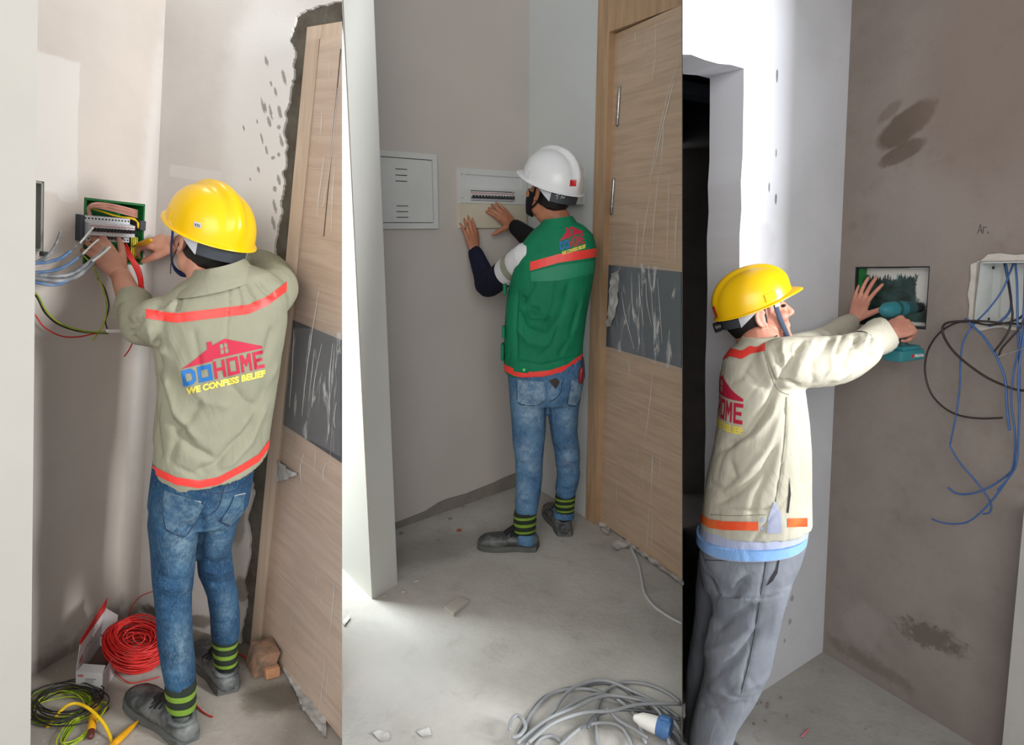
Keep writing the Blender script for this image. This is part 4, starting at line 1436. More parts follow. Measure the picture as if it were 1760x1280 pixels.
m_gcable = simple('grey_flex', (150, 152, 154), .5, .08, 12)
def coil_cable(loops, r, lift):
    out = []
    for k, pts in enumerate(loops):
        q = [FL(2, u, v) + Vector((0, 0, r + lift * (k % 5) + .012 * math.sin(i * 1.7 + k))) if False else FL(2, u, v) + Vector((0, 0, r + lift * (k % 5))) for i, (u, v) in enumerate(pts)]
        out.append(tube(q, r, 7, smooth=7, round_ends=True))
    V, F = join(*out)
    bm = bmesh.new(); vs = [bm.verts.new(v) for v in V]
    for f in F: bm.faces.new([vs[i] for i in f])
    bmesh.ops.bisect_plane(bm, geom=bm.verts[:] + bm.edges[:] + bm.faces[:], plane_co=V1172[0] - V1172[1] * .004, plane_no=V1172[1], clear_outer=True)
    bmesh.ops.holes_fill(bm, edges=[e_ for e_ in bm.edges if len(e_.link_faces) == 1], sides=0)
    return bm_out(bm)


LP_ = [[(900, 1262), (914, 1228), (950, 1194), (1000, 1186), (1040, 1195), (1085, 1215), (1120, 1240), (1160, 1262), (1190, 1300)],
       [(905, 1285), (940, 1245), (975, 1196), (1010, 1178), (1045, 1176), (1090, 1195), (1130, 1215), (1165, 1240), (1200, 1290)],
       [(895, 1288), (930, 1256), (980, 1222), (1020, 1203), (1060, 1206), (1110, 1212), (1150, 1240), (1180, 1285)],
       [(890, 1290), (940, 1250), (990, 1228), (1040, 1208), (1090, 1214), (1120, 1225), (1140, 1250), (1150, 1290)],
       [(910, 1292), (950, 1260), (1000, 1242), (1050, 1238), (1080, 1230), (1110, 1226), (1170, 1226), (1220, 1230)],
       [(1030, 1295), (1024, 1260), (1028, 1215), (1042, 1190), (1070, 1176), (1110, 1178), (1150, 1195), (1180, 1222)],
       [(960, 1290), (1000, 1256), (1040, 1248), (1070, 1258), (1085, 1290)],
       [(1062, 1212), (1082, 1228), (1096, 1250), (1108, 1285)],
       [(1045, 1232), (1062, 1250), (1085, 1264), (1110, 1280)],
       [(876, 1270), (878, 1256), (888, 1246), (898, 1252), (903, 1266), (894, 1280), (882, 1284)],
       [(915, 1290), (930, 1272), (950, 1268), (970, 1284)]]
V, F = coil_cable(LP_, .0058, .007)
mk('cable_coil', V, F, m_gcable, smooth=179, label='loose coil of grey cable at the bottom of the middle floor', cat='cable coil')
V, F = coil_cable([[(892, 1262), (905, 1240), (930, 1205), (965, 1188), (1000, 1182), (1030, 1176), (1060, 1180), (1090, 1200), (1120, 1226), (1150, 1260), (1175, 1300)], [(1010, 1262), (1022, 1244), (1060, 1232), (1120, 1236), (1172, 1250), (1230, 1262)]], .0052, .02)
mk('cable_coil', V, F, simple('dark_grey_flex', (96, 98, 102), .5, .1, 12), smooth=179, label='darker grey cable loops lying over the coil', cat='cable coil')
p = [FL(2, u, v) + Vector((0, 0, .006)) for u, v in ((1084, 942), (1090, 955), (1098, 975), (1103, 1000), (1108, 1022), (1122, 1042), (1140, 1056), (1158, 1067), (1170, 1073))]
mk('white_cord', *tube(p, .006, 8, smooth=6, round_ends=True), simple('white_cord_sheath', (196, 198, 200), .5, .04, 14), smooth=179, label='white cord curving over the floor beside the middle door', cat='cable')
# plug connector
m_blueplug = simple('blue_plug_plastic', (70, 112, 164), .4, .06, 12)
a = FL(2, 1095, 1252) + Vector((0, 0, .035)); b_ = FL(2, 1152, 1272) + Vector((0, 0, .035))
ax = (b_ - a).normalized()
pl = thing('plug_connector', FL(2, 1120, 1260), 'white and blue industrial plug lying on the cable coil', 'plug')
mk('white_body', *tube([a, a.lerp(b_, .12), a.lerp(b_, .35), a.lerp(b_, .62)], [.014, .021, .024, .026], 16, round_ends=True), m_whitetip, pl, smooth=50)
mk('blue_collar', *tube([a.lerp(b_, .6), a.lerp(b_, .66), a.lerp(b_, .8)], [.027, .029, .029], 16), m_blueplug, pl, smooth=40)
mk('blue_cap', *tube([a.lerp(b_, .78), a.lerp(b_, .82), a.lerp(b_, 1.0)], [.031, .032, .030], 16), m_blueplug, pl, smooth=40)
up_ = Vector((0, 0, 1))
mk('latch', *obox(a.lerp(b_, .82) + up_ * .032, ax, up_.cross(ax).normalized(), up_, .03, .016, .01, .002), m_blueplug, pl)

# ---- right room: first opening, with the blotchy painted plate
m_blotch, nt, bs = new_mat('blotchy_green_paint')
uv = coords(nt, uv=True)
bx0 = [W3R.sh(1485, 462), W3R.sh(1595, 462), W3R.sh(1585, 555), W3R.sh(1480, 548)]
cA = ((HA[0] + HA[2]) / 2, (HA[1] + HA[3]) / 2)
wA, hA_ = (HA[2] - HA[0]), (HA[3] - HA[1])
dk = mixc(nt, ramp(nt, tnoise(nt, uv, 14, 6, .6), .35, .7), lin((22, 34, 34)), lin((52, 86, 80)))
mpv = coords(nt, uv=True, scale=(46, 9, 1))
drip = tnoise(nt, mpv, 2.2, 5, .6)
sx = nt.nodes.new('ShaderNodeSeparateXYZ'); nt.links.new(uv, sx.inputs[0])
yy = math_n(nt, 'DIVIDE', math_n(nt, 'SUBTRACT', sx.outputs[1], HA[1]), hA_)
xx = math_n(nt, 'DIVIDE', math_n(nt, 'SUBTRACT', sx.outputs[0], HA[0]), wA)
top = ramp(nt, math_n(nt, 'ADD', yy, math_n(nt, 'MULTIPLY', math_n(nt, 'SUBTRACT', drip, .5), .5)), .80, .84)
rightb = blob(nt, uv, (HA[0] + wA * .93, HA[1] + hA_ * .68), (wA * .17, hA_ * .34), 0, .4, 30, .2)
botb = blob(nt, uv, (HA[0] + wA * .7, HA[1] + hA_ * .02), (wA * .5, hA_ * .07), 0, .3, 30, .2)
msk = math_n(nt, 'MAXIMUM', math_n(nt, 'MAXIMUM', top, rightb), botb)
nt.links.new(mixc(nt, msk, dk, lin((206, 204, 198))), bs.inputs['Base Color'])
bs.inputs['Roughness'].default_value = .5
ob = thing('recess_box', W3R.at(cA[0], HA[1], 0), 'recessed box with blotchy dark green painted plate under the drill', 'box')
wslab('lining', W3R, rect(HA[0] + .001, HA[1] + .001, HA[2] - .001, HA[3] - .001), [rect(HA[0] + .007, HA[1] + .007, HA[2] - .005, HA[3] - .006)], -.075, -.002, m_black, parent=ob)
wslab('painted_plate', W3R, rect(HA[0] + .004, HA[1] + .008, HA[2] - .004, HA[3] - .008), [], -.05, -.038, m_blotch, parent=ob, label='blotchy dark green and white painted plate')
wslab('green_strip', W3R, rect(HA[0] + .0075, HA[1] + .05, HA[0] + .026, HA[3] - .007), [], -.038, -.012, m_green, parent=ob)
# second opening with cables
s0, h0, s1, h1 = HBb
o2 = thing('recess_box', W3R.at((s0 + s1) / 2, h0, 0), 'white recessed box spilling blue and black cables at the right', 'box')
parts = [wbox(W3R, (s0 + s1) / 2, (h0 + h1) / 2, -.085, s1 - s0 - .002, h1 - h0 - .002, .008)]
for (cs, ch, ws, wh) in ((s0 + .004, (h0 + h1) / 2, .006, h1 - h0 - .002), (s1 - .004, (h0 + h1) / 2, .006, h1 - h0 - .002), ((s0 + s1) / 2, h0 + .004, s1 - s0 - .002, .006), ((s0 + s1) / 2, h1 - .004, s1 - s0 - .002, .006)):
    parts.append(wbox(W3R, cs, ch, -.042, ws, wh, .08))
mk('back_box', *join(*parts), m_plate, o2)
wslab('mount_plate', W3R, rect(s0 + .045, h0 + .02, s1 - .03, h1 - .012), [], -.08, -.072, m_plate, parent=o2)
for u, v in ((1706, 460), (1698, 548)):
    p = W3R.sh(u, v, -.07)
    mk('fixing_hole', *tube([W3R.at(p[0], p[1], -.073), W3R.at(p[0], p[1], -.0705)], .0055, 10), m_hole, o2)
lipo = [(1670, 455), (1675, 452), (1686, 449), (1700, 437), (1720, 435), (1745, 438), (1775, 436), (1800, 440)]
lips = [W3R.sh(*p) for p in lipo] + [(s1 + .03, h1 + .02), (s1 + .03, h1 + .001), (s0, h1 + .001), (s0 - .001, h0), (s1 + .02, h0 - .001)] + [W3R.sh(*p) for p in ((1790, 566), (1760, 568), (1735, 566), (1725, 562), (1705, 564), (1688, 568), (1680, 566), (1672, 558), (1666, 545), (1668, 525), (1665, 505), (1670, 480))]
m_putty = simple('white_putty', (196, 190, 182), .9, .06, 30, .3, 60)
wslab('putty_edge', W3R, lips, [], .0005, .006, m_putty, parent=o2, label='ragged white putty around the opening')

m_bl3 = simple('blue_conductor', (62, 96, 150), .42, .1, 20)
m_bk3 = simple('brown_black_conductor', (46, 36, 34), .45, .1, 20)
C3 = [
    (m_bl3, [(1742, 452, -.05), (1735, 470, -.02), (1722, 500, .01), (1700, 530, .02), (1678, 553, .03), (1666, 568, .05), (1655, 590, .05), (1651, 620, .05), (1650, 660, .05), (1644, 710, .05), (1635, 755, .05), (1634, 768, .05), (1650, 795, .05), (1670, 818, .05), (1690, 843, .05), (1702, 862, .05), (1704, 872, .05), (1700, 881, .05), (1690, 883, .05)], .0033, 'long blue wire drooping leftmost below the white recess'),
    (m_bl3, [(1745, 450, -.04), (1748, 490, .02), (1749, 560, .04), (1752, 620, .05), (1752, 700, .05), (1750, 760, .05), (1745, 800, .05), (1720, 825, .05), (1690, 842, .05), (1662, 849, .05), (1642, 847, .05), (1630, 838, .05)], .0036, 'blue wire hanging straight then hooking left at the end'),
    (m_bl3, [(1762, 452, -.04), (1760, 520, .03), (1755, 580, .05), (1742, 640, .06), (1738, 690, .06), (1744, 740, .06), (1744, 780, .06), (1736, 815, .06), (1705, 860, .06), (1670, 893, .06), (1645, 900, .06), (1620, 898, .06), (1602, 892, .06)], .0033, 'blue wire reaching lowest and sweeping far left'),
    (m_bl3, [(1660, 548, .04), (1672, 560, .05), (1690, 578, .06), (1705, 600, .06), (1717, 622, .06), (1728, 655, .06), (1730, 690, .06), (1732, 715, .06), (1735, 738, .06)], .0042, 'thicker blue wire crossing the lower putty edge'),
    (m_bl3, [(1728, 450, -.05), (1733, 480, -.02), (1738, 520, .0), (1732, 540, .01), (1715, 555, .015), (1700, 560, .02)], .004, 'short blue wire curling inside the white recess'),
    (m_bk3, [(1726, 450, -.05), (1732, 480, -.02), (1738, 520, .02), (1740, 545, .03), (1733, 570, .05), (1720, 590, .06), (1708, 605, .06)], .0036, 'dark wire curving out of the white recess'),
    (m_bk3, [(1776, 480, -.02), (1762, 535, .02), (1740, 552, .03), (1700, 558, .03), (1668, 553, .035), (1640, 556, .04), (1612, 575, .05), (1594, 605, .05), (1590, 640, .05), (1600, 675, .05), (1622, 700, .05), (1650, 714, .05), (1685, 719, .05), (1722, 718, .05)], .0036, 'black wire looping widest toward the drill'),
    (m_bk3, [(1762, 556, .02), (1730, 556, .03), (1690, 552, .04), (1650, 552, .05), (1625, 556, .055), (1620, 570, .055), (1630, 592, .06), (1650, 615, .06), (1690, 645, .06), (1725, 662, .06), (1750, 670, .06), (1775, 671, .06)], .0042, 'black wire crossing down to the right edge'),
    (m_bk3, [(1768, 530, .03), (1755, 560, .05), (1738, 580, .06), (1722, 598, .06), (1717, 610, .06)], .0034, 'dark wire stub beside the thick blue wire'),
    (m_greycable, [(1772, 592, .06), (1750, 602, .065), (1730, 608, .065), (1716, 613, .065)], .0022, 'thin grey bare wire at the right edge'),
    (m_bl3, [(1770, 470, -.03), (1764, 540, .03), (1756, 600, .06), (1750, 650, .07), (1752, 720, .07), (1748, 790, .07), (1738, 815, .065), (1715, 842, .06)], .0033, 'blue wire hanging behind the other blue wires at right'),
]
for m_, pts, r, lab in C3:
    q = [W3R.hit(u, v, o) for u, v, o in pts]
    mk('blue_wire' if m_ is m_bl3 else ('black_wire' if m_ is m_bk3 else 'bare_wire'), *tube(q, r, 7, smooth=6, round_ends=True), m_, smooth=179, label=lab, cat='cable')
# pencilled mark
m_pencil = simple('pencil_mark', (84, 78, 76), .9)
for body, u0, v0, u1_, v1_ in (('A', 1679, 385, 1689, 402), ('r,', 1689, 389, 1699, 403)):
    V2, F = text2(body, -.012, .1, (0, 0, 1, 1))
    V = [W3R.hit(u0 + (u1_ - u0) * p[0], v1_ + (v0 - v1_) * p[1], .0008) for p in V2]
    k = mk('pencil_mark', V, F, m_pencil, bpy.data.objects['wall_right'])
mk('pink_stick', *tube([FL(3, 1378, 1268) + UP[3] * .006, FL(3, 1389, 1256) + UP[3] * .006], .004, 8, round_ends=True), simple('pink_plastic', (226, 130, 136), .5), smooth=60, label='small pink stick on the floor of the right room', cat='stick')
for i, (u, v, s_) in enumerate(((1320, 1210, .012), (1342, 1200, .01), (1308, 1208, .009), (1318, 1216, .012), (1352, 1231, .008), (1316, 1240, .009), (1301, 1210, .008), (1488, 1254, .008), (1296, 1245, .009))):
    c = FL(3, u, v)
    V, F = ellipsoid(c + UP[3] * .003, Vector((1, 0, 0)), Vector((0, 1, 0)), Vector((0, 0, 1)), s_ * .7, s_ * .5, .005, 7, 4)
    mk('mortar_crumb', V, F, m_base, label='small mortar crumb on the floor beside the grey trousers', cat='debris', group='mortar crumbs on the right floor')
# ================================================================== PEOPLE
def facing_mask(A, F, lim=-.25):
    N = vnormals(A, F)
    vd = CAMN - A; vd /= np.linalg.norm(vd, axis=1)[:, None]
    return (N * vd).sum(1) > lim


def add_attr(o, name, arr):
    a = o.data.attributes.new(name, 'FLOAT', 'POINT')
    a.data.foreach_set('value', np.asarray(arr, dtype=np.float32))


def wear_map(A, spots):
    """worn lighter areas on trousers: spots (u, v, ru, rv, strength)"""
    u, v, z = projn(A)
    w = np.zeros(len(A))
    for (a, b, ru, rv, s) in spots:
        w = np.maximum(w, s * np.exp(-((u - a) / ru) ** 2 - ((v - b) / rv) ** 2))
    return w


class Figure:
    def __init__(self, b, fu, fv, push=0.0):
        self.b = b
        self.U = UP[b]
        self.F = FL(b, fu, fv)
        q = self.F - CAM
        q -= self.U * q.dot(self.U)
        self.away = q.normalized()
        self.F += self.away * push
        self.right = self.away.cross(self.U).normalized()

    def Q(self, u, v, o=0.0):
        r = ray(u, v)
        a = self.F + self.away * o
        return CAM + r * ((a - CAM).dot(self.away) / r.dot(self.away))

    def mpp(self, p):
        return (Vector(p) - CAM).dot(FW) / FPX

    def ring(self, uL, vL, uR, vR, bn, bf=None, o=0.0, n=36, ex=2.25, tilt=0.0, oL=0.0, oR=0.0, grow=0.0):
        bf = bn if bf is None else bf
        L, R = self.Q(uL, vL, o + oL), self.Q(uR, vR, o + oR)
        c = (L + R) / 2
        x = (R - L).normalized(); a = (R - L).length / 2 + grow
        y = self.U.cross(x); y = y - x * y.dot(x); y.normalize()
        if y.dot(self.away) < 0: y = -y
        y = (y + self.U * tilt)
        out = []
        for k in range(n):
            t = 2 * math.pi * k / n
            cs, sn = math.cos(t), math.sin(t)
            px = math.copysign(abs(cs) ** (2 / ex), cs) * a
            py = math.copysign(abs(sn) ** (2 / ex), sn) * ((bf if sn > 0 else bn) + grow)
            out.append(c + x * px + y * py)
        return out

    def limb(self, pts, wpx, n=20, sm=5):
        """pts = (u, v, o) or points; wpx = half widths in pixels"""
        q = [p if isinstance(p, Vector) else self.Q(*p) for p in pts]
        r = [w * self.mpp(p) for w, p in zip(wpx, q)]
        return tube(q, r, n, smooth=sm, round_ends=True)


def frame(fwd, up):
    f = Vector(fwd).normalized()
    z = Vector(up); z = (z - f * z.dot(f)).normalized()
    x = f.cross(z).normalized()
    return x, f, z


def head_parts(c, fr, k=1.0):
    x, y, z = fr
    def e(px, py, pz, rx, ry, rz): return ellipsoid(c + (x * px + y * py + z * pz) * k, x, y, z, rx * k, ry * k, rz * k, 24, 14)
    pt = lambda px, py, pz: c + (x * px + y * py + z * pz) * k
    ps = [e(0, -.012, .035, .076, .098, .095), e(0, .03, -.025, .066, .066, .08), e(0, .048, -.082, .047, .044, .036), e(0, .078, -.104, .02, .016, .017),
          e(0, .075, .032, .055, .022, .018), e(0, .082, -.066, .026, .016, .014), e(0, .072, -.086, .03, .020, .026), e(0, .078, -.048, .030, .018, .022)]
    for s in (-1, 1):
        ps.append(e(s * .046, .008, -.062, .022, .036, .036))
        ps.append(e(s * .042, .062, -.025, .026, .03, .022))
        ps.append(e(s * .012, .1, -.033, .008, .010, .007))
        # ear: rim and plate
        rim = []
        for i in range(9):
            t = -1.9 + i * 4.6 / 8
            rim.append(pt(s * (.083 + .005 * math.cos(t)), -.008 - .017 * math.cos(t), -.002 + .029 * math.sin(t)))
        ps.append(tube(rim, [.0045 * k, .0055 * k, .0055 * k, .0055 * k, .005 * k], 8, round_ends=True))
        ps.append(e(s * .078, -.008, -.003, .008, .015, .027))
        ps.append(e(s * .08, -.001, -.028, .006, .009, .010))
    ps.append(tube([pt(0, .09, .018), pt(0, .102, -.008), pt(0, .112, -.028)], [.008 * k, .010 * k, .0125 * k], 12, round_ends=True))
    return ps


def hand_parts(wr, yd, zd, side, curls, spread=(8, 2, -4, -11), thumb=((.75, .62, -.1), 20, 15), k=1.0, palm_bend=0):
    """wr wrist point, yd toward the fingers, zd out of the back of the hand; side +1 left hand, -1 right"""
    y = Vector(yd).normalized(); z = Vector(zd); z = (z - y * z.dot(y)).normalized()
    x = y.cross(z) * side
    pt = lambda a, b, c_: wr + (x * a + y * b + z * c_) * k
    rings = []
    for (b, w, t) in ((-.02, .025, .019), (0, .0265, .0185), (.03, .034, .018), (.06, .040, .0165), (.088, .0415, .0135), (.1, .038, .010)):
        rings.append([pt(w * math.cos(2 * math.pi * i / 20) + .001, b, t * math.sin(2 * math.pi * i / 20) - .002) for i in range(20)])
    ps = [rings_loft(rings)]
    base = ((.030, .092), (.010, .097), (-.0115, .094), (-.031, .085))
    seg = ((.040, .026, .021), (.045, .029, .022), (.042, .027, .021), (.032, .021, .019))
    rad = (.0092, .0095, .009, .0078)
    for f in range(4):
        a = math.radians(spread[f])
        d = (y * math.cos(a) + x * math.sin(a))
        p = pt(base[f][0], base[f][1] - .018, 0)
        pts = [p, pt(base[f][0], base[f][1], .001)]
        p = pts[-1]
        ang = 0
        side_ax = d.cross(z)
        for j in range(3):
            ang += math.radians(curls[f][j])
            dd = d * math.cos(ang) - z * math.sin(ang)
            p = p + dd * seg[f][j] * k
            pts.append(p)
        ps.append(tube(pts, [rad[f] * 1.12 * k, rad[f] * 1.08 * k, rad[f] * .98 * k, rad[f] * .9 * k, rad[f] * .74 * k], 12, smooth=3, round_ends=True))
    (tx, ty, tz), c1, c2 = thumb
    d = (x * tx + y * ty + z * tz).normalized()
    ax = y * tx - x * ty
    p = pt(.018, .018, -.004)
    pts = [p, p + d * .045 * k]
    bend = lambda v, a: (v * math.cos(math.radians(a)) + (y * .9 - z * .35).normalized() * math.sin(math.radians(a))).normalized()
    d2 = bend(d, c1); pts.append(pts[-1] + d2 * .034 * k)
    d3 = bend(d2, c2); pts.append(pts[-1] + d3 * .026 * k)
    ps.append(tube(pts, [.0155 * k, .0135 * k, .0112 * k, .0085 * k], 12, smooth=3, round_ends=True))
    return ps


def hard_hat(root, c, fr, mat, k=1.0, ridge=.009, rw=.02, brim_mat=None, strap=None, dz=0.0, knob=False, peak=.045):
    x, y, z = fr
    pt = lambda a, b, d: c + (x * a + y * b + z * (d + dz)) * k
    A_, B_, H_ = .112, .134, .120
    nu, nv = 64, 22
    def rimz(ph): return .034 + .012 * math.sin(ph) - .004 * math.cos(2 * ph)
    rings = []
    def dome(scale, lift, rev=False):
        out = []
        for j in range(nv + 1):
            t = (j + .02) / (nv + .02)          # 0 apex .. 1 rim
            an = t * math.pi / 2
            s = math.sin(an) ** .92
            hz = math.cos(an) ** .86
            ring = []
            for i in range(nu):
                ph = 2 * math.pi * i / nu
                px, py = A_ * s * math.cos(ph), B_ * s * math.sin(ph)
                rz = rimz(ph)
                pz = rz * t * t + (.04) * (1 - t * t) + H_ * hz
                if lift:
                    prof = max(0.0, math.cos(an * .98)) ** .35 if True else 1
                    rr_ = math.exp(-(px / rw) ** 4) * ridge * (1 if t < .8 else max(0, (1 - t) / .2))
                    gr_ = -math.exp(-((abs(px) - rw * 1.5) / (rw * .4)) ** 2) * ridge * .22 * (1 if t < .8 else 0)
                    nrm = Vector((0, .6 * math.sin(ph) * s, 1 - .5 * s)).normalized()
                    px += nrm.x * (rr_ + gr_); py += nrm.y * (rr_ + gr_); pz += nrm.z * (rr_ + gr_)
                    # side accessory bump
                ring.append(pt(px * scale, py * scale, pz if scale == 1 else .04 + (pz - .04) * scale - .001))
            out.append(ring)
        return out
    out = dome(1.0, True)
    def brim(w_extra, drop):
        ring = []
        for i in range(nu):
            ph = 2 * math.pi * i / nu
            fr_ = max(0.0, math.sin(ph))
            w = .007 + peak * fr_ ** 3 * w_extra
            px, py = (A_ + .007 * w_extra + .004 * fr_ ** 2) * math.cos(ph), B_ * math.sin(ph) + (w if math.sin(ph) > 0 else -.008 * w_extra * abs(math.sin(ph)))
            ring.append(pt(px, py, rimz(ph) - drop - .010 * fr_ ** 3 * w_extra))
        return ring
    out += [brim(.35, .001), brim(.8, .002), brim(1.0, .0035), brim(1.0, .0065), brim(.7, .006), brim(.2, .005)]
    inner = dome(.965, False)
    out += inner[::-1]
    V, F = rings_loft(out)
    h = mk('hard_hat', V, F, mat, root, smooth=60)
    for s in (-1, 1):
        sl = []
        for j in range(2):
            pass
        for (aa, tt) in ((.12, .86), ):
            q = []
            for (ph, t) in ((.42, .97), (.12, .97), (.12, .86), (.42, .86)):
                ph2 = ph if s > 0 else math.pi - ph
                an = t * math.pi / 2
                sx_ = math.sin(an) ** .92
                q.append(pt(A_ * sx_ * math.cos(ph2) * 1.012, B_ * sx_ * math.sin(ph2) * 1.012, rimz(ph2) * t * t + .04 * (1 - t * t) + H_ * math.cos(an) ** .86))
            n_ = (q[1] - q[0]).cross(q[3] - q[0]).normalized()
            if n_.dot(q[0] - c) < 0: n_ = -n_
            mk('accessory_slot', *quad_plate(q, n_, -.004, .0015), mat, h)
    # suspension: nape band, side webs
    def arc(a0, a1, za0, za1, zb0, zb1, ra, rb, mt, name, yoff=-.01, t=.0022, n=18):
        o_, i_ = [], []
        V = []
        for i in range(n + 1):
            w = i / n
            ph = a0 + (a1 - a0) * w
            zt = za0 + (za1 - za0) * w; zb = zb0 + (zb1 - zb0) * w
            for (rr2, zz) in ((0, zt), (0, zb), (t, zb), (t, zt)):
                V.append(pt((ra + rr2) * math.cos(ph), yoff + (rb + rr2) * math.sin(ph), zz))
        F = []
        for i in range(n):
            for q in range(4):
                a = i * 4 + q; b = i * 4 + (q + 1) % 4
                F.append([a, b, b + 4, a + 4])
        F.append([0, 1, 2, 3]); F.append([n * 4 + q for q in (3, 2, 1, 0)])
        return mk(name, V, F, mt, h, smooth=40)
    arc(math.pi * 1.18, math.pi * 1.82, .03, .03, -.018, -.018, .088, .112, m_harness, 'nape_band')
    arc(math.pi * 1.02, math.pi * 1.2, .04, .034, .018, -.02, .09, .112, m_webbing, 'side_web')
    arc(math.pi * 1.8, math.pi * 1.98, .034, .04, -.02, .018, .09, .112, m_webbing, 'side_web')
    if knob:
        kc = pt(0, -.128, -.004)
        mk('ratchet_knob', *tube([kc, kc - y * .02], .018, 14), m_black, h, smooth=40)
    if strap is not None:
        for s in (-1, 1):
            pts = [pt(s * .086, .05, .036), pt(s * .078, .05, .0), pt(s * .069, .056, -.05), pt(s * .050, .066, -.098), pt(s * .022, .074, -.122), pt(0, .076, -.126)]
            mk('chin_strap', *tube(pts, .0085, 10, smooth=5, flat=((x * s + y * .12).normalized(), .22)), strap, h, smooth=179)
            mk('strap_clip', *obox(pt(s * .09, .052, .028), y, z, x, .018, .03, .005, .001), m_webbing, h)
    return h, pt


def shoe(root, heel, toe, U, mat, solemat, k=1.0, lacemat=None):
    y = toe - heel; y -= U * y.dot(U); L = y.length; y.normalize()
    x = y.cross(U).normalized()
    pt = lambda a, b, c_: heel + x * a + y * b * L + U * c_
    prof = ((.0, .022, .05), (.02, .032, .060), (.08, .038, .068), (.18, .040, .072), (.30, .041, .076), (.42, .043, .08), (.55, .047, .077), (.68, .051, .072), (.8, .050, .070), (.9, .043, .064), (.97, .030, .052), (1.0, .016, .038))
    rings = []
    for (b, w, h) in prof:
        r = []
        for i in range(24):
            t = 2 * math.pi * i / 24
            cs, sn = math.cos(t), math.sin(t)
            zx = .014 + (h - .014) * (.5 + .5 * math.copysign(abs(sn) ** .8, sn))
            wx = w * math.copysign(abs(cs) ** .75, cs) * (1 - .28 * max(0, sn) ** 2)
            r.append(pt(wx, b, zx))
        rings.append(r)
    V, F = rings_loft(rings)
    s = mk('boot', V, F, mat, root, smooth=60)
    def sole_ring(gr, z):
        r = []
        for i in range(40):
            t = i / 40
            side = 1 if t < .5 else -1
            b = (t * 2) if t < .5 else (2 - t * 2)
            for j in range(len(prof) - 1):
                if prof[j][0] <= b <= prof[j + 1][0]:
                    f_ = (b - prof[j][0]) / (prof[j + 1][0] - prof[j][0]); w = prof[j][1] + (prof[j + 1][1] - prof[j][1]) * f_
            bb = b * 1.02 - .01
            wst = 1 - .14 * math.exp(-((b - .38) / .12) ** 2)
            r.append(pt(side * (w * wst + gr), bb, z))
        return r
    V, F = rings_loft([sole_ring(.002, .001), sole_ring(.004, .006), sole_ring(.003, .018), sole_ring(.004, .024), sole_ring(.0, .027)])
    mk('sole', V, F, solemat, s, smooth=40)
    # padded collar, tongue, laces, toe seam
    col_ = [pt(.036 * math.cos(t), .17 + .115 * math.sin(t), (.071 + .008 * math.sin(t))) for t in [2 * math.pi * i / 16 for i in range(16)]]
    mk('collar', *tube(col_, .009, 8, closed=True), mat, s, smooth=179)
    tg = [pt(0, .30, .105), pt(0, .36, .112), pt(0, .44, .098), pt(0, .55, .077)]
    mk('tongue', *tube(tg, [.016, .02, .02, .016], 10, smooth=4, flat=(U, .4)), lacemat or mat, s, smooth=179)
    for b in (.36, .44, .52):
        hz = .101 - (b - .36) * .14
        mk('lace', *tube([pt(-.034, b + .01, hz - .018), pt(-.015, b, hz), pt(.015, b, hz + .001), pt(.034, b + .01, hz - .018)], .0032, 6, smooth=4), lacemat or mat, s, smooth=179)
    for sg in (-1, 1):
        mk('lace', *tube([pt(0, .38, .108), pt(sg * .02, .42, .118), pt(sg * .036, .40, .104), pt(sg * .05, .44, .085)], .0028, 6, smooth=4), lacemat or mat, s, smooth=179)
    seam = [pt(.05 * math.cos(t) * .93, .62 + .03 * math.sin(t) , .014 + .055 * math.sin(t)) for t in [math.pi * i / 14 for i in range(15)]]
    mk('toe_seam', *tube(seam, .0022, 6, smooth=2), mat, s, smooth=179)
    return s


# ---- materials for skin, cloth, hats
def skin_mat(name, c, c2):
    m, nt, b = new_mat(name)
    v = coords(nt)
    f = ramp(nt, tnoise(nt, v, 18, 5, .6), .35, .7)
    nt.links.new(mixc(nt, f, lin(c), lin(c2)), b.inputs['Base Color'])
    b.inputs['Roughness'].default_value = .5
    b.inputs['Subsurface Weight'].default_value = .08
    b.inputs['Subsurface Radius'].default_value = (.01, .004, .002)
    bump(nt, b, tnoise(nt, v, 220, 3), .12, .001)
    return m


def cloth_mat(name, c, c2, rough=.85, weave=900, fold=0.25, fscale=10, stretch=(1, 1, .45)):
    m, nt, b = new_mat(name)
    v = coords(nt)
    f = ramp(nt, tnoise(nt, v, 5, 4, .6), .3, .75)
    nt.links.new(mixc(nt, f, lin(c), lin(c2)), b.inputs['Base Color'])
    b.inputs['Roughness'].default_value = rough
    b.inputs['Specular IOR Level'].default_value = .25
    vs = coords(nt, scale=stretch)
    h = math_n(nt, 'ADD', math_n(nt, 'MULTIPLY', tnoise(nt, vs, fscale, 3, .5, 1.2), 1.0), math_n(nt, 'MULTIPLY', tnoise(nt, v, weave, 2), .02))
    bump(nt, b, h, fold, .03)
    return m


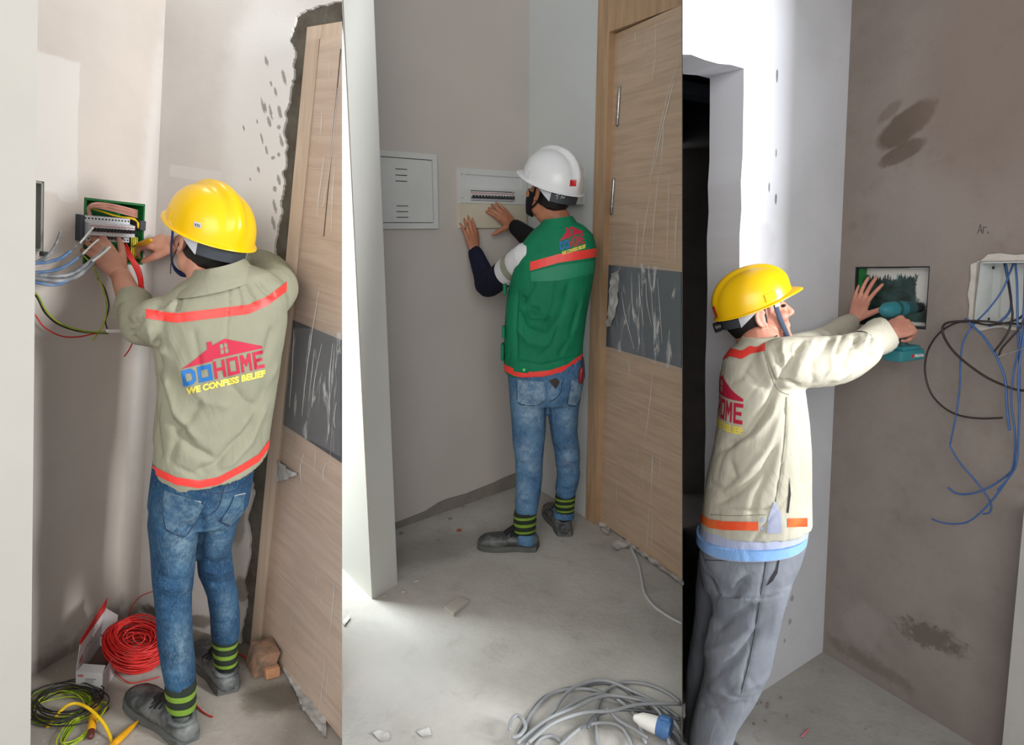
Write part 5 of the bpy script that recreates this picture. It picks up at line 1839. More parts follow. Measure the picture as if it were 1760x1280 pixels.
def denim_mat(name, dark, mid, light):
    m, nt, b = new_mat(name)
    v = coords(nt)
    col = mixc(nt, ramp(nt, tnoise(nt, v, 9, 6, .68), .35, .68), lin(dark), lin(mid))
    at = nt.nodes.new('ShaderNodeAttribute'); at.attribute_name = 'wear'
    wn = math_n(nt, 'MULTIPLY', at.outputs['Fac'], ramp(nt, tnoise(nt, v, 40, 6, .75), .3, .72), True)
    col = mixc(nt, wn, col, lin(light))
    vs = coords(nt, scale=(1, 1, .12))
    th = tnoise(nt, vs, 420, 3, .6)
    col = mixc(nt, math_n(nt, 'MULTIPLY', ramp(nt, th, .48, .7), .28), col, lin(light))
    nt.links.new(col, b.inputs['Base Color'])
    b.inputs['Roughness'].default_value = .85
    b.inputs['Specular IOR Level'].default_value = .2
    h = math_n(nt, 'ADD', tnoise(nt, v, 22, 4, .55, .8), math_n(nt, 'MULTIPLY', th, .08))
    bump(nt, b, h, .3, .012)
    return m


m_skin1 = skin_mat('tan_skin', (206, 150, 126), (190, 130, 108))
m_skin2 = skin_mat('brown_skin', (176, 118, 88), (156, 100, 74))
m_skin3 = skin_mat('warm_skin', (212, 150, 128), (196, 128, 108))
m_khaki = cloth_mat('khaki_drill_cloth', (154, 152, 131), (144, 142, 121))
m_beige = cloth_mat('beige_drill_cloth', (196, 191, 174), (184, 179, 161))
m_vest = cloth_mat('green_vest_cloth', (18, 126, 88), (14, 108, 74), .7, fold=.3)
m_orange = simple('fluorescent_red_tape', (244, 66, 58), .45, .03, 8)
m_orange3 = simple('fluorescent_orange_tape', (244, 76, 44), .45, .05, 8, c2=(236, 122, 60))
m_hair = simple('black_hair', (24, 20, 19), .55, .15, 60, .3, 200)
m_hat_y = simple('yellow_hat_shell', (246, 196, 8), .28, .02, 4)
m_hat_w = simple('white_hat_shell', (226, 228, 230), .3, .02, 4)
m_harness = simple('dark_harness_plastic', (58, 62, 68), .5, .05, 8)
m_webbing = simple('pale_harness_plastic', (200, 204, 210), .5, .03, 8)
m_navy = simple('navy_strap', (36, 50, 96), .7, .08, 30)
m_slate = simple('slate_strap', (62, 76, 98), .7, .06, 30)
m_jean1 = denim_mat('worn_blue_denim', (24, 56, 86), (42, 80, 112), (124, 148, 160))
m_jean2 = denim_mat('pale_blue_denim', (54, 92, 130), (84, 122, 156), (164, 184, 196))
m_grey_tr = cloth_mat('grey_trouser_cloth', (128, 132, 140), (106, 110, 118), .9, fold=.25)
m_boot = simple('dusty_black_leather', (50, 53, 55), .5, .2, 18, .4, 45, c2=(112, 115, 113))
m_sole = simple('dusty_rubber', (92, 94, 92), .8, .15, 14, .3, 60)
m_laceb = simple('black_lace', (22, 22, 24), .8)
m_cuff = simple('dark_green_knit', (32, 42, 30), .9, .1, 20, .3, 300)
m_lime = simple('lime_knit', (116, 148, 46), .85, .08, 30, .3, 300)
m_logored = simple('crimson_print', (196, 36, 66), .6, .05, 10)
m_logoblue = simple('blue_print', (30, 112, 186), .6, .05, 10)
m_logoyel = simple('yellow_print', (234, 216, 90), .6, .05, 10)


def logo_shapes():
    R = lambda x0, y0, x1, y1: ([(x0, y0), (x1, y0), (x1, y1), (x0, y1)], [[0, 1, 2, 3]])
    def frame_(x0, y0, x1, y1, tx, ty):
        return poly2([(x0, y0), (x1, y0), (x1, y1), (x0, y1)], [[(x0 + tx, y0 + ty), (x0 + tx, y1 - ty), (x1 - tx, y1 - ty), (x1 - tx, y0 + ty)]])
    def jn(*ps):
        V, F = [], []
        for v, f in ps:
            k = len(V); V += list(v); F += [[i + k for i in q] for q in f]
        return V, F
    y0, y1 = .105, .315
    tx, ty = .042, .054
    D_ = poly2([(0, y0), (.12, y0), (.165, y0 + .05), (.165, y1 - .05), (.12, y1), (0, y1)], [[(tx, y0 + ty), (tx, y1 - ty), (.105, y1 - ty), (.123, y1 - .07), (.123, y0 + .07), (.105, y0 + ty)]])
    O1 = frame_(.195, y0, .365, y1, tx, ty)
    blue = jn(D_, O1)
    z0, z1 = .105, .335
    H_ = jn(R(.39, z0, .425, z1), R(.495, z0, .53, z1), R(.425, .2, .495, .24))
    O2 = frame_(.555, z0, .695, z1, .033, .045)
    M_ = poly2([(.72, z0), (.75, z0), (.75, z1 - .09), (.785, z0 + .06), (.82, z1 - .09), (.82, z0), (.85, z0), (.85, z1), (.815, z1), (.785, z0 + .14), (.755, z1), (.72, z1)])
    E_ = jn(R(.875, z0, .908, z1), R(.908, z0, 1.0, z0 + .045), R(.908, .2, .985, .24), R(.908, z1 - .045, 1.0, z1))
    red = jn(H_, O2, M_, E_)
    roof = poly2([(0, .335), (.39, .345), (.40, .365), (1.0, .36), (1.0, .39), (.57, .595), (.41, .545), (.41, .60), (.35, .605), (.345, .51), (.22, .44), (.1, .375)],
                 [[(.50 + a, .405 + b_), (.50 + a, .465 + b_), (.545 + a, .465 + b_), (.545 + a, .405 + b_)] for a, b_ in ((0, 0), (.055, 0), (0, .07), (.055, .07))])
    yel = text2('WE CONFESS BELIEF', .06, .08, (.03, -.012, 1.0, .078))
    return (('lettering_blue', m_logoblue, blue), ('lettering_red', m_logored, red), ('roof_print', m_logored, roof), ('lettering_yellow', m_logoyel, yel))


def put_logo(part, bvh, fn, off=.0015, L=.03):
    for name, mat, (V2, F) in logo_shapes():
        V2, F = fine(V2, F, L if name != 'lettering_yellow' else L * .5)
        V, F = cast(bvh, [(p[0], p[1]) for p in V2], F, fn, off)
        if F: mk(name, V, F, mat, part, smooth=179)


def inner_limb(rings, f=.62):
    c = [sum(r, Vector()) / len(r) for r in rings]
    return tube(c, [f * min((p - q).length for p in r) for r, q in zip(rings, c)], 16)


def cuff_part(root, rings, bands, name='ankle_cuff'):
    """knitted ankle cuff: rings from top to bottom; bands = ((t0, t1), ...)"""
    V, F = rings_loft(rings)
    c = mk(name, V, F, m_cuff, root, smooth=179)
    def at(t):
        x = t * (len(rings) - 1); k = min(int(x), len(rings) - 2); f_ = x - k
        r = [a.lerp(b, f_) for a, b in zip(rings[k], rings[k + 1])]
        ctr = sum(r, Vector()) / len(r)
        return [p + (p - ctr).normalized() * .0016 for p in r]
    for t0, t1 in bands:
        V, F = rings_loft([at(t0), at((t0 + t1) / 2), at(t1)], cap=False)
        mk('stripe', V, F, m_lime, c, smooth=179)
    return c


def seam(part, bvh, pts, r, mat, name='seam'):
    q = []
    for (u, v) in pts:
        q.append((u, v))
    P2 = [Vector((a, b, 0)) for a, b in q]
    P2 = spline(P2, 6) if len(P2) > 2 else [P2[0].lerp(P2[1], i / 8) for i in range(9)]
    V = []
    for p in P2:
        h = bvh.ray_cast(CAM, ray(p.x, p.y).normalized())
        if h[0] is not None: V.append(h[0] + h[1] * (r * .2) if h[1].dot(CAM - h[0]) > 0 else h[0] - h[1] * (r * .2))
    if len(V) > 2:
        return mk(name, *tube(V, r, 6), mat, part, smooth=179)


def px_patch(part, bvh, loop, mat, name, off=.0025, L=4.0, holes=()):
    V2, F = fine(*poly2(loop, holes), L)
    V, F = cast(bvh, [(p[0], p[1]) for p in V2], F, px_ray, off)
    if F: return mk(name, V, F, mat, part, smooth=179)


def px_tape(root_part, A, F, line, half, mat, off=.0016, name='reflective_tape', urange=None, lim=-.15):
    u, v, z = projn(A)
    xs = [p[0] for p in line]; ys = [p[1] for p in line]
    vc = np.interp(u, xs, ys)
    # keep slope past both ends
    m = facing_mask(A, F, lim)
    if urange:
        m &= (u > urange[0] - 25) & (u < urange[1] + 25)
    m &= np.abs(v - vc) < half * 4
    V, FF = band(A, F, v - vc, -half, half, off, m)
    if urange and FF:
        uu = [proj(p)[0] for p in V]
        V, FF = clip_tris([Vector(p) for p in V], [t for f in FF for t in ([f] if len(f) == 3 else [[f[0], f[i], f[i + 1]] for i in range(1, len(f) - 1)])], uu, *urange)
        V, FF = weld(V, FF)
    if FF: return mk(name, V, FF, mat, root_part, smooth=179)
# ------------------------------------------------------------------ worker one: khaki jacket, yellow hat
g = Figure(1, 350, 1215)
p1 = thing('person', g.F, 'worker in khaki jacket and yellow hard hat wiring the open green box', 'person')
tors = [(264, 812, 461, 770, .135, .11, .30), (262, 780, 464, 745, .14, .12, .2), (262, 740, 468, 715, .14, .12, .12), (268, 680, 476, 662, .135, .12, .05), (265, 625, 486, 604, .135, .12, 0),
        (258, 575, 495, 552, .13, .12, 0), (262, 540, 497, 513, .12, .12, 0), (276, 512, 488, 484, .105, .11, 0), (304, 490, 464, 465, .085, .1, 0), (334, 474, 432, 456, .07, .085, 0), (345, 462, 420, 447, .06, .075, 0)]
rings = [g.ring(a, b, c, d, bn, bf, o=.03, tilt=t) for a, b, c, d, bn, bf, t in tors]
torso1 = rings_loft(rings)
elbL = g.Q(243, 561, .07)
handL = W1L.hit(196, 452, .055)
wrL = W1L.hit(208, 474, .085)
lsl = g.limb([(300, 545, .03), (274, 552, .02), (256, 560, .045), elbL, g.Q(234, 542, .12), g.Q(232, 522, .17)], [40, 42, 37, 33, 28, 25])
elbR = P(456, 466, 2.25); wrR = P(306, 422, 2.27)
rsl = g.limb([(462, 520, .05), (472, 500, .1), P(474, 486, 2.16), elbR, P(425, 456, 2.26), P(395, 447, 2.27)], [34, 38, 36, 34, 30, 27])
A, F = fuse([torso1, lsl, rsl], .006, 5)
folds = [([(310, 500), (306, 520), (300, 535)], 4, -.010), ([(300, 520), (290, 530), (270, 540)], 6, .006), ([(265, 640), (290, 720), (330, 770), (370, 790)], 9, -.009), ([(282, 640), (300, 710), (345, 760)], 8, .006),
         ([(470, 640), (430, 730), (370, 800), (330, 815)], 10, -.010), ([(478, 620), (445, 700), (400, 760)], 8, .007), ([(460, 690), (430, 760), (390, 805)], 7, .006), ([(262, 690), (268, 740), (275, 790)], 8, -.006),
         ([(420, 485), (428, 505), (440, 520)], 5, -.006), ([(405, 480), (412, 510), (415, 530)], 4, -.004), ([(440, 480), (455, 500), (470, 510)], 5, -.006), ([(300, 620), (350, 690), (400, 700)], 12, .005),
         ([(350, 680), (300, 760), (290, 800)], 9, -.005), ([(470, 560), (460, 600), (440, 640)], 8, -.006), ([(245, 545), (235, 560), (222, 575)], 5, -.008), ([(215, 545), (225, 556), (235, 548)], 4, -.007),
         ([(270, 580), (268, 610), (275, 640)], 7, -.009), ([(255, 560), (262, 590), (285, 610)], 6, .006), ([(300, 800), (340, 822), (390, 806)], 5, -.004), ([(380, 640), (420, 690), (440, 700)], 9, -.005),
         ([(330, 560), (340, 610), (345, 650)], 7, -.003), ([(392, 480), (394, 520), (390, 560), (388, 600)], 2.0, -.003), ([(262, 605), (240, 590), (225, 578)], 5, -.006)]
folds = [(p_, w_ * .8, a_ * 1.7) for p_, w_, a_ in folds]
A = ruffle(A, F, .004, 9, 4, 2.0, g.U)
A = sculpt(A, F, folds)
A = crease(A, F, .0035, 9, 3.0, .09, 2.0, g.U + g.right * .5)
A = crease(A, F, .0025, 12, 5, .09, 6.0, g.U - g.right * .6)
jk = mk('jacket', A, F, m_khaki, p1, smooth=179, label='khaki drill jacket with red tape')
bv = bvh_of(A, F)
px_tape(jk, A, F, [(230, 535), (251.5, 539), (303.6, 546.5), (427, 531.5), (460, 517), (490.5, 493.5), (500, 486)], 8, m_orange, urange=(251, 493))
px_tape(jk, A, F, [(262, 805), (269, 810), (303, 826), (342, 832), (375, 826), (416, 804), (445, 786), (460, 765), (466, 758)], 6.5, m_orange, lim=-.5)
put_logo(jk, bv, lambda x, y: px_ray(317 + 140 * x - 18 * y, 678 - 33 * x - 130 * y), .0016, .03)
# collar
def collar_part(fig, part, rows, mat, name='collar', th=.004, arc=None):
    rings = [fig.ring(*r) for r in rows]
    outer = rings
    inner = []
    for r in rings[::-1]:
        c = sum(r, Vector()) / len(r)
        inner.append([p + (c - p).normalized() * th for p in r])
    V, F = rings_loft(outer + inner + [outer[0]], cap=False)
    return mk(name, V, F, mat, part, smooth=60)


collar_part(g, jk, [(292, 506, 442, 474, .118, .10, .03, 36, 2.2, .08), (308, 492, 436, 462, .108, .10, .03, 36, 2.2, .08), (328, 474, 426, 450, .088, .085, .03, 36, 2.2, .12), (334, 462, 420, 442, .08, .08, .03, 36, 2.2, .05)], m_khaki)
# rolled sleeve cuff
cf = [wrL.lerp(elbL, .52), wrL.lerp(elbL, .66), wrL.lerp(elbL, .8)]
mk('sleeve_cuff', *tube([g.Q(232, 510, .20), g.Q(230, 524, .175), g.Q(227, 540, .14)], [.047, .051, .052], 20, round_ends=False), m_khaki, jk, smooth=60)

# legs
oL = (FL(1, 312, 1255) - g.F).dot(g.away); oR = (FL(1, 388, 1180) - g.F).dot(g.away)
legL = [(270, 790, 400, 790, .10), (258, 850, 360, 850, .105), (253, 900, 347, 900, .10), (258, 945, 338, 945, .088), (261, 985, 334, 985, .078), (264, 1020, 330, 1020, .070), (267, 1060, 331, 1060, .068), (269, 1100, 332, 1100, .066), (277, 1145, 336, 1145, .062), (283, 1172, 336, 1172, .056)]
legR = [(300, 790, 432, 790, .10), (330, 850, 428, 850, .10), (342, 900, 408, 900, .09), (337, 945, 398, 945, .078), (341, 985, 401, 985, .070), (355, 1020, 410, 1020, .066), (360, 1055, 413, 1055, .064), (362, 1085, 412, 1085, .058), (364, 1094, 411, 1094, .052)]
def leg_rings(fig, rows, o0, o1, grow=0.0):
    v0, v1 = rows[0][1], rows[-1][1]
    out = []
    for (a, b, c, d, bn) in rows:
        t = max(0, (b - v0) / (v1 - v0))
        out.append(fig.ring(a, b, c, d, bn, o=o0 + (o1 - o0) * t ** 1.3, grow=grow, ex=2.1, n=28))
    return out


lr, rr_ = leg_rings(g, legL, .03, oL + .02), leg_rings(g, legR, .03, oR + .02)
# head, arms, hands
hc = g.Q(358, 418, .07)
f1v = (g.right * -.50 + g.away * .84 + g.U * .20)
fr1 = frame(f1v, g.U * 1.0 + g.right * .05 + g.away * .02)
parts = head_parts(hc, fr1, 1.0)
nb = g.Q(388, 488, .05)
parts.append(tube([hc - fr1[2] * .03 - fr1[1] * .02, hc - fr1[2] * .08 - fr1[1] * .02, g.Q(382, 468, .055), nb], [.062, .06, .06, .07], 20, smooth=3))
parts.append(rings_loft([g.ring(a, b, c, d, bn * .72, bf * .72, o=.03, grow=-.03) for a, b, c, d, bn, bf, t in tors[:-1]]))
parts.append(tube([g.Q(300, 535, .04), elbL, wrL.lerp(elbL, .5), wrL], [.045, .042, .038, .029], 18, smooth=4))
parts.append(tube([g.Q(465, 510, .07), elbR, elbR.lerp(wrR, .5), wrR], [.045, .042, .04, .029], 18, smooth=4))
# left hand reaches under the breakers, right hand holds a small yellow driver
hl_y = (W1L.hit(172, 428, .04) - wrL).normalized()
parts += hand_parts(wrL, hl_y, (CAM - wrL).normalized() + g.U * .35 + g.right * .25, 1, ((18, 25, 20), (22, 30, 20), (26, 34, 22), (30, 36, 24)), (6, 1, -4, -10), ((.7, .7, -.25), 14, 14))
hr_y = (P(238, 410, 2.29) - wrR).normalized()
parts += hand_parts(wrR, hr_y, g.U * .8 + (CAM - wrR).normalized() * .75, -1, ((20, 36, 24), (26, 44, 28), (34, 52, 32), (40, 56, 34)), (3, 1, -2, -6), ((.55, .85, -.35), 10, 10))
# legs inside the trousers
parts += [inner_limb(lr), inner_limb(rr_)]
parts.append(ellipsoid(g.Q(350, 850, .03), g.right, g.away, g.U, .13, .08, .09))
A, F = fuse(parts, .0036, 2)
body = mk('body', A, F, m_skin1, p1, smooth=179)
# hair at the nape and round the ear
x, y, z = fr1
def hair_cap(c, fr, root, zt=.05, k=1.0):
    x, y, z = fr
    rings = []
    for j in range(9):
        t = j / 8
        zz = zt - t * .105
        sc = 1.0 - .28 * t ** 2.2
        r = []
        for i in range(25):
            ph = math.pi * (1.0 - .10 + (1.2) * i / 24)
            r.append(c + (x * (.0805 * sc * math.cos(ph)) + y * (-.016 + .1035 * sc * math.sin(ph)) + z * zz) * k)
        rings.append(r)
    inner = [[c + (p - c) * .93 for p in r] for r in rings[::-1]]
    V, F = rings_loft(rings + inner + [rings[0]], cap=False, closed_ring=False)
    return mk('hair', V, F, m_hair, root, smooth=179)


hair_cap(hc, fr1, p1)
hat, hp = hard_hat(p1, hc, fr1, m_hat_y, 1.03, .012, .022, strap=m_navy, dz=.004, peak=.035)
# number sticker
sb_ = bvh_of([hat.matrix_world @ v.co + LOC[p1.name] for v in hat.data.vertices], [list(f.vertices) for f in hat.data.polygons])
px_patch(hat, sb_, [(334, 380), (346, 384), (345, 393), (333, 389)], m_webbing, 'sticker', .0012, 3)
V2, FF = text2('K55', .02, 0, (335.5, 389.5, 344, 384.5))
V, FF = cast(sb_, V2, FF, lambda a, b: px_ray(a, b + (a - 339) * .3), .0022)
mk('sticker_print', V, FF, m_ink, hat)
# earphone lead
ear = hc - x * .084 - y * .002 - z * .012
mk('earphone', *tube([ear, ear - z * .012 + y * .004, ear - z * .06 + y * .012 - x * .004, ear - z * .1 + y * .03 + x * .01], [.0035, .0014, .0012, .0012], 6, smooth=5), m_laceb, p1, smooth=179)
# yellow driver held in the right hand
td = (P(225, 412, 2.38) - P(262, 420, 2.34))
tw = thing('screwdriver', P(262, 420, 2.34), 'small yellow screwdriver held at the right side of the breakers', 'tool')
a_, b_ = P(259, 413, 2.22), P(236, 421, 2.25)
mk('grip', *tube([a_, a_.lerp(b_, .3), a_.lerp(b_, .7), b_], [.007, .0095, .0085, .006], 10, round_ends=True), m_tool, tw, smooth=60)
mk('shaft', *tube([b_, b_ + (b_ - a_) * .7], .0022, 8), m_steel, tw, smooth=60)

# jeans
hip = [g.ring(264, 775, 452, 760, .12, .11, o=.03, tilt=.1), g.ring(258, 820, 436, 812, .125, .11, o=.03), g.ring(253, 865, 428, 860, .125, .10, o=.03), g.ring(262, 893, 410, 890, .10, .08, o=.03)]
A, F = fuse([rings_loft(lr), rings_loft(rr_), rings_loft(hip)], .006, 4)
jf = [([(265, 985), (300, 1000), (332, 992)], 5, -.007), ([(264, 1004), (295, 1012), (330, 1004)], 5, .006), ([(268, 1022), (300, 1030), (330, 1020)], 5, -.006), ([(266, 1040), (300, 1046), (328, 1036)], 5, .005),
      ([(340, 955), (365, 970), (398, 962)], 5, -.007), ([(345, 978), (375, 986), (405, 976)], 5, .006), ([(350, 998), (378, 1004), (408, 992)], 4, -.005), ([(345, 880), (346, 920), (340, 970)], 7, -.010),
      ([(336, 890), (320, 905), (300, 912)], 7, -.005), ([(360, 893), (380, 902), (400, 900)], 6, -.004), ([(262, 905), (290, 925), (335, 915)], 9, .005), ([(275, 1080), (300, 1086), (328, 1078)], 5, -.004), ([(282, 1150), (305, 1156), (335, 1148)], 4, -.004),
      ([(368, 1070), (385, 1074), (408, 1066)], 4, -.004), ([(375, 830), (372, 860), (362, 888)], 3, -.005)]
A = sculpt(A, F, jf)
A = ruffle(A, F, .0035, 14, 9, 4.0, g.U)
jn_ = mk('jeans', A, F, m_jean1, p1, smooth=179)
add_attr(jn_, 'wear', wear_map(A, [(315, 935, 26, 45, .9), (375, 910, 20, 40, .7), (300, 880, 30, 25, .55), (310, 1110, 18, 50, .75), (390, 1050, 14, 40, .5), (385, 860, 18, 20, .6), (320, 1010, 8, 20, .4)]))
bj = bvh_of(A, F)
m_stitch = simple('denim_stitch', (44, 66, 92), .9)
m_stitchl = simple('pale_frayed_thread', (190, 184, 190), .9, .2, 60)
# pockets
for loop in ([(283, 842), (343, 862), (350, 868), (336, 895), (318, 921), (300, 917), (286, 908), (281, 880)], [(402, 852), (420, 848), (417, 880), (413, 886), (396, 903), (380, 895), (383, 888), (394, 872)]):
    pk = px_patch(jn_, bj, loop, m_jean1, 'back_pocket', .005, 5)
    add_attr(pk, 'wear', [.55] * len(pk.data.vertices))
    for i in range(len(loop)):
        a, b = loop[i], loop[(i + 1) % len(loop)]
        if i == 0:
            continue
    seam(jn_, bj, loop[2:] + [loop[0]], .0022, m_stitch, 'pocket_stitch')
seam(jn_, bj, [(284, 844), (300, 853), (320, 858), (345, 863)], .0032, m_stitchl, 'frayed_edge')
seam(jn_, bj, [(402, 853), (411, 850), (421, 848)], .0026, m_stitchl, 'frayed_edge')
seam(jn_, bj, [(387, 832), (383, 845), (380, 858), (372, 876), (350, 890)], .002, m_stitch, 'seat_seam')
seam(jn_, bj, [(340, 842), (360, 847), (383, 847), (405, 842), (426, 828)], .002, m_stitch, 'yoke_seam')
seam(jn_, bj, [(262, 850), (257, 900), (262, 960), (266, 1000)], .0018, m_stitch, 'side_seam')
px_patch(jn_, bj, [(414, 812), (425, 806), (427, 815), (416, 821)], simple('brown_leather', (122, 74, 56), .7), 'leather_tag', .004, 3)
# ankle cuffs, boots
cuff_part(p1, [g.ring(283, 1168, 337, 1164, .054, o=oL + .02), g.ring(284, 1185, 337, 1182, .056, o=oL + .02), g.ring(286, 1205, 337, 1203, .054, o=oL + .02), g.ring(289, 1226, 337, 1224, .05, o=oL + .02), g.ring(292, 1234, 336, 1232, .046, o=oL + .02)], ((.18, .30), (.45, .57), (.72, .84)))
cuff_part(p1, [g.ring(364, 1088, 409, 1086, .05, o=oR + .02), g.ring(365, 1104, 409, 1102, .05, o=oR + .02), g.ring(366, 1124, 408, 1122, .05, o=oR + .02), g.ring(368, 1142, 408, 1141, .046, o=oR + .02)], ((.22, .33), (.5, .61), (.78, .88)))
shoe(p1, FL(1, 328, 1278), FL(1, 226, 1200), g.U, m_boot, m_sole, lacemat=m_laceb)
shoe(p1, FL(1, 396, 1193), FL(1, 338, 1118), g.U, m_boot, m_sole, lacemat=m_laceb)
# ------------------------------------------------------------------ worker two: green vest, white hat
g = Figure(2, 940, 930)
p2 = thing('person', g.F, 'worker in green safety vest and white hard hat touching the breakers', 'person')
oL = (FL(2, 905, 944) - g.F).dot(g.away); oR = (FL(2, 966, 914) - g.F).dot(g.away)
legL = [(880, 640, 960, 640, .10), (876, 675, 944, 672, .10), (877, 705, 939, 702, .092), (880, 740, 938, 740, .082), (885, 790, 934, 790, .07), (886, 830, 932, 830, .064), (884, 858, 928, 858, .060), (886, 882, 923, 880, .05)]
legR = [(930, 640, 1004, 640, .10), (938, 675, 1000, 672, .095), (941, 705, 995, 702, .085), (945, 740, 992, 740, .075), (953, 780, 997, 780, .066), (957, 815, 997, 815, .062), (954, 840, 992, 840, .056), (956, 852, 988, 852, .048)]
lr, rr_ = leg_rings(g, legL, .03, oL + .01), leg_rings(g, legR, .03, oR + .01)
hip = [g.ring(872, 622, 1003, 612, .12, .11, o=.03), g.ring(874, 650, 1006, 646, .125, .11, o=.03), g.ring(876, 675, 1000, 672, .125, .10, o=.03), g.ring(882, 694, 992, 690, .10, .08, o=.03)]
A, F = fuse([rings_loft(lr), rings_loft(rr_), rings_loft(hip)], .007, 4)
jf = [([(885, 792), (900, 800), (932, 806)], 3.5, -.008), ([(886, 806), (905, 816), (932, 818)], 3.5, .006), ([(890, 800), (896, 808), (905, 812)], 2.5, -.006), ([(886, 826), (905, 832), (930, 828)], 3.5, -.005), ([(950, 765), (960, 776), (998, 772)], 4, -.008),
      ([(955, 785), (975, 792), (998, 786)], 4, .006), ([(958, 803), (975, 808), (996, 800)], 3.5, -.006), ([(940, 690), (942, 720), (944, 750)], 4, -.008), ([(905, 700), (925, 730), (935, 745)], 4, -.004), ([(890, 862), (905, 868), (926, 862)], 3, -.005), ([(956, 835), (970, 842), (992, 836)], 3, -.005), ([(936, 660), (946, 680), (962, 685)], 3, -.005)]
A = ruffle(A, F, .0035, 14, 9, 14.0, g.U)
A = sculpt(A, F, jf)
A = crease(A, F, .003, 12, 12, .1, 3.0, g.U)
jn_ = mk('jeans', A, F, m_jean2, p2, smooth=179)
add_attr(jn_, 'wear', wear_map(A, [(910, 710, 18, 24, .8), (905, 775, 14, 24, .6), (915, 800, 10, 14, .6), (978, 790, 12, 20, .7), (900, 850, 12, 24, .45), (975, 720, 12, 20, .5), (905, 680, 16, 12, .7), (990, 672, 6, 9, .7), (950, 670, 8, 16, .5)]))
bj = bvh_of(A, F)
for loop in ([(890, 652), (936, 656), (938, 686), (922, 696), (905, 696), (890, 690)], [(981, 653), (1003, 649), (1001, 676), (990, 696), (975, 694), (979, 672)]):
    pk = px_patch(jn_, bj, loop, m_jean2, 'back_pocket', .005, 5)
    if pk:
        add_attr(pk, 'wear', [.6] * len(pk.data.vertices))
        seam(jn_, bj, loop[2:] + [loop[0]], .0022, m_stitch, 'pocket_stitch')
seam(jn_, bj, [(966, 656), (964, 672), (956, 684), (944, 690)], .002, m_stitch, 'seat_seam')
px_patch(jn_, bj, [(943, 654), (955, 649), (962, 656), (955, 668)], simple('dark_leather', (58, 46, 42), .7), 'leather_tag', .006, 3)

tors = [(867, 637, 1001, 622, .125, .11, .18), (865, 600, 1002, 590, .13, .12, .08), (867, 555, 1008, 545, .13, .12, 0), (871, 512, 1016, 502, .125, .12, 0), (880, 472, 1023, 462, .12, .12, 0),
        (888, 440, 1026, 426, .115, .12, 0), (899, 415, 1020, 402, .10, .11, 0), (914, 398, 1004, 388, .085, .10, 0), (928, 387, 987, 380, .07, .085, 0), (932, 380, 983, 374, .062, .075, 0)]
trings = [g.ring(a, b, c, d, bn, bf, o=.03, tilt=t) for a, b, c, d, bn, bf, t in tors]
A, F = fuse([rings_loft(trings)], .006, 4)
vf = [([(895, 505), (905, 530), (930, 535)], 5, -.010), ([(900, 520), (915, 545), (945, 545)], 4, .008), ([(890, 530), (905, 565), (940, 575)], 5, -.009), ([(885, 560), (910, 590), (950, 595)], 5, .006), ([(980, 480), (965, 540), (930, 590)], 6, -.006),
      ([(1005, 500), (990, 560), (965, 610)], 6, .006), ([(890, 500), (886, 540), (888, 620)], 2.5, -.008), ([(995, 520), (980, 580), (960, 612)], 4, -.007), ([(950, 480), (945, 520), (930, 560)], 5, .005), ([(920, 480), (905, 510), (892, 518)], 4, -.007), ([(960, 560), (950, 590), (925, 615)], 5, -.006), ([(882, 618), (930, 628), (996, 612)], 2, -.005)]
A = ruffle(A, F, .004, 9, 4, 22.0, g.U)
A = sculpt(A, F, [(p_, w_, a_ * 1.4) for p_, w_, a_ in vf])
A = crease(A, F, .003, 9, 3.0, .09, 12.0, g.U + g.right * .5)
vs_ = mk('vest', A, F, m_vest, p2, smooth=179, label='green safety vest with red tape')
bv = bvh_of(A, F)
px_tape(vs_, A, F, [(905, 459), (912, 457.5), (960, 444), (1024, 434), (1030, 433)], 7.5, m_orange, urange=(911, 1027))
px_tape(vs_, A, F, [(864, 628), (870, 633), (885, 640), (915, 645), (945, 642), (975, 632), (1000, 614), (1004, 611)], 6, m_orange, lim=-.5)
put_logo(vs_, bv, lambda x, y: px_ray(965 + 42 * x - 12 * y, 438 - 13 * x - 70 * y), .0018, .05)
px_patch(vs_, bv, [(883, 622), (906, 624), (910, 631), (908, 641), (883, 638)], m_vest, 'waist_tab', .005, 3)
V, FF = cast(bv, [(901 + 2.6 * math.cos(i * .785), 635 + 2.6 * math.sin(i * .785)) for i in range(8)], [list(range(8))], px_ray, .007)
mk('snap_button', V, FF, simple('pale_green_button', (110, 226, 130), .4), vs_)
px_patch(vs_, bv, [(912, 468), (960, 456), (1022, 448), (1020, 470), (960, 482), (914, 484)], simple('lighter_green_band', (24, 134, 96), .6, .05, 8), 'faded_band', .0012, 5)
for (u0, v0, v1) in ((869, 488, 506), (867, 560, 580), (865, 590, 618)):
    q = g.Q(u0 - 1, (v0 + v1) / 2, .0)
    mk('pocket_flap', *obox(q, g.right, g.away, g.U, .014, .06, (v1 - v0) * g.mpp(q), .003), m_vest, vs_, smooth=40)
collar_part(g, vs_, [(926, 392, 992, 382, .082, .085, .03, 36, 2.2, .1), (931, 382, 986, 374, .072, .078, .03, 36, 2.2, .05), (933, 378, 984, 371, .07, .075, .03, 36, 2.2, 0)], m_vest)

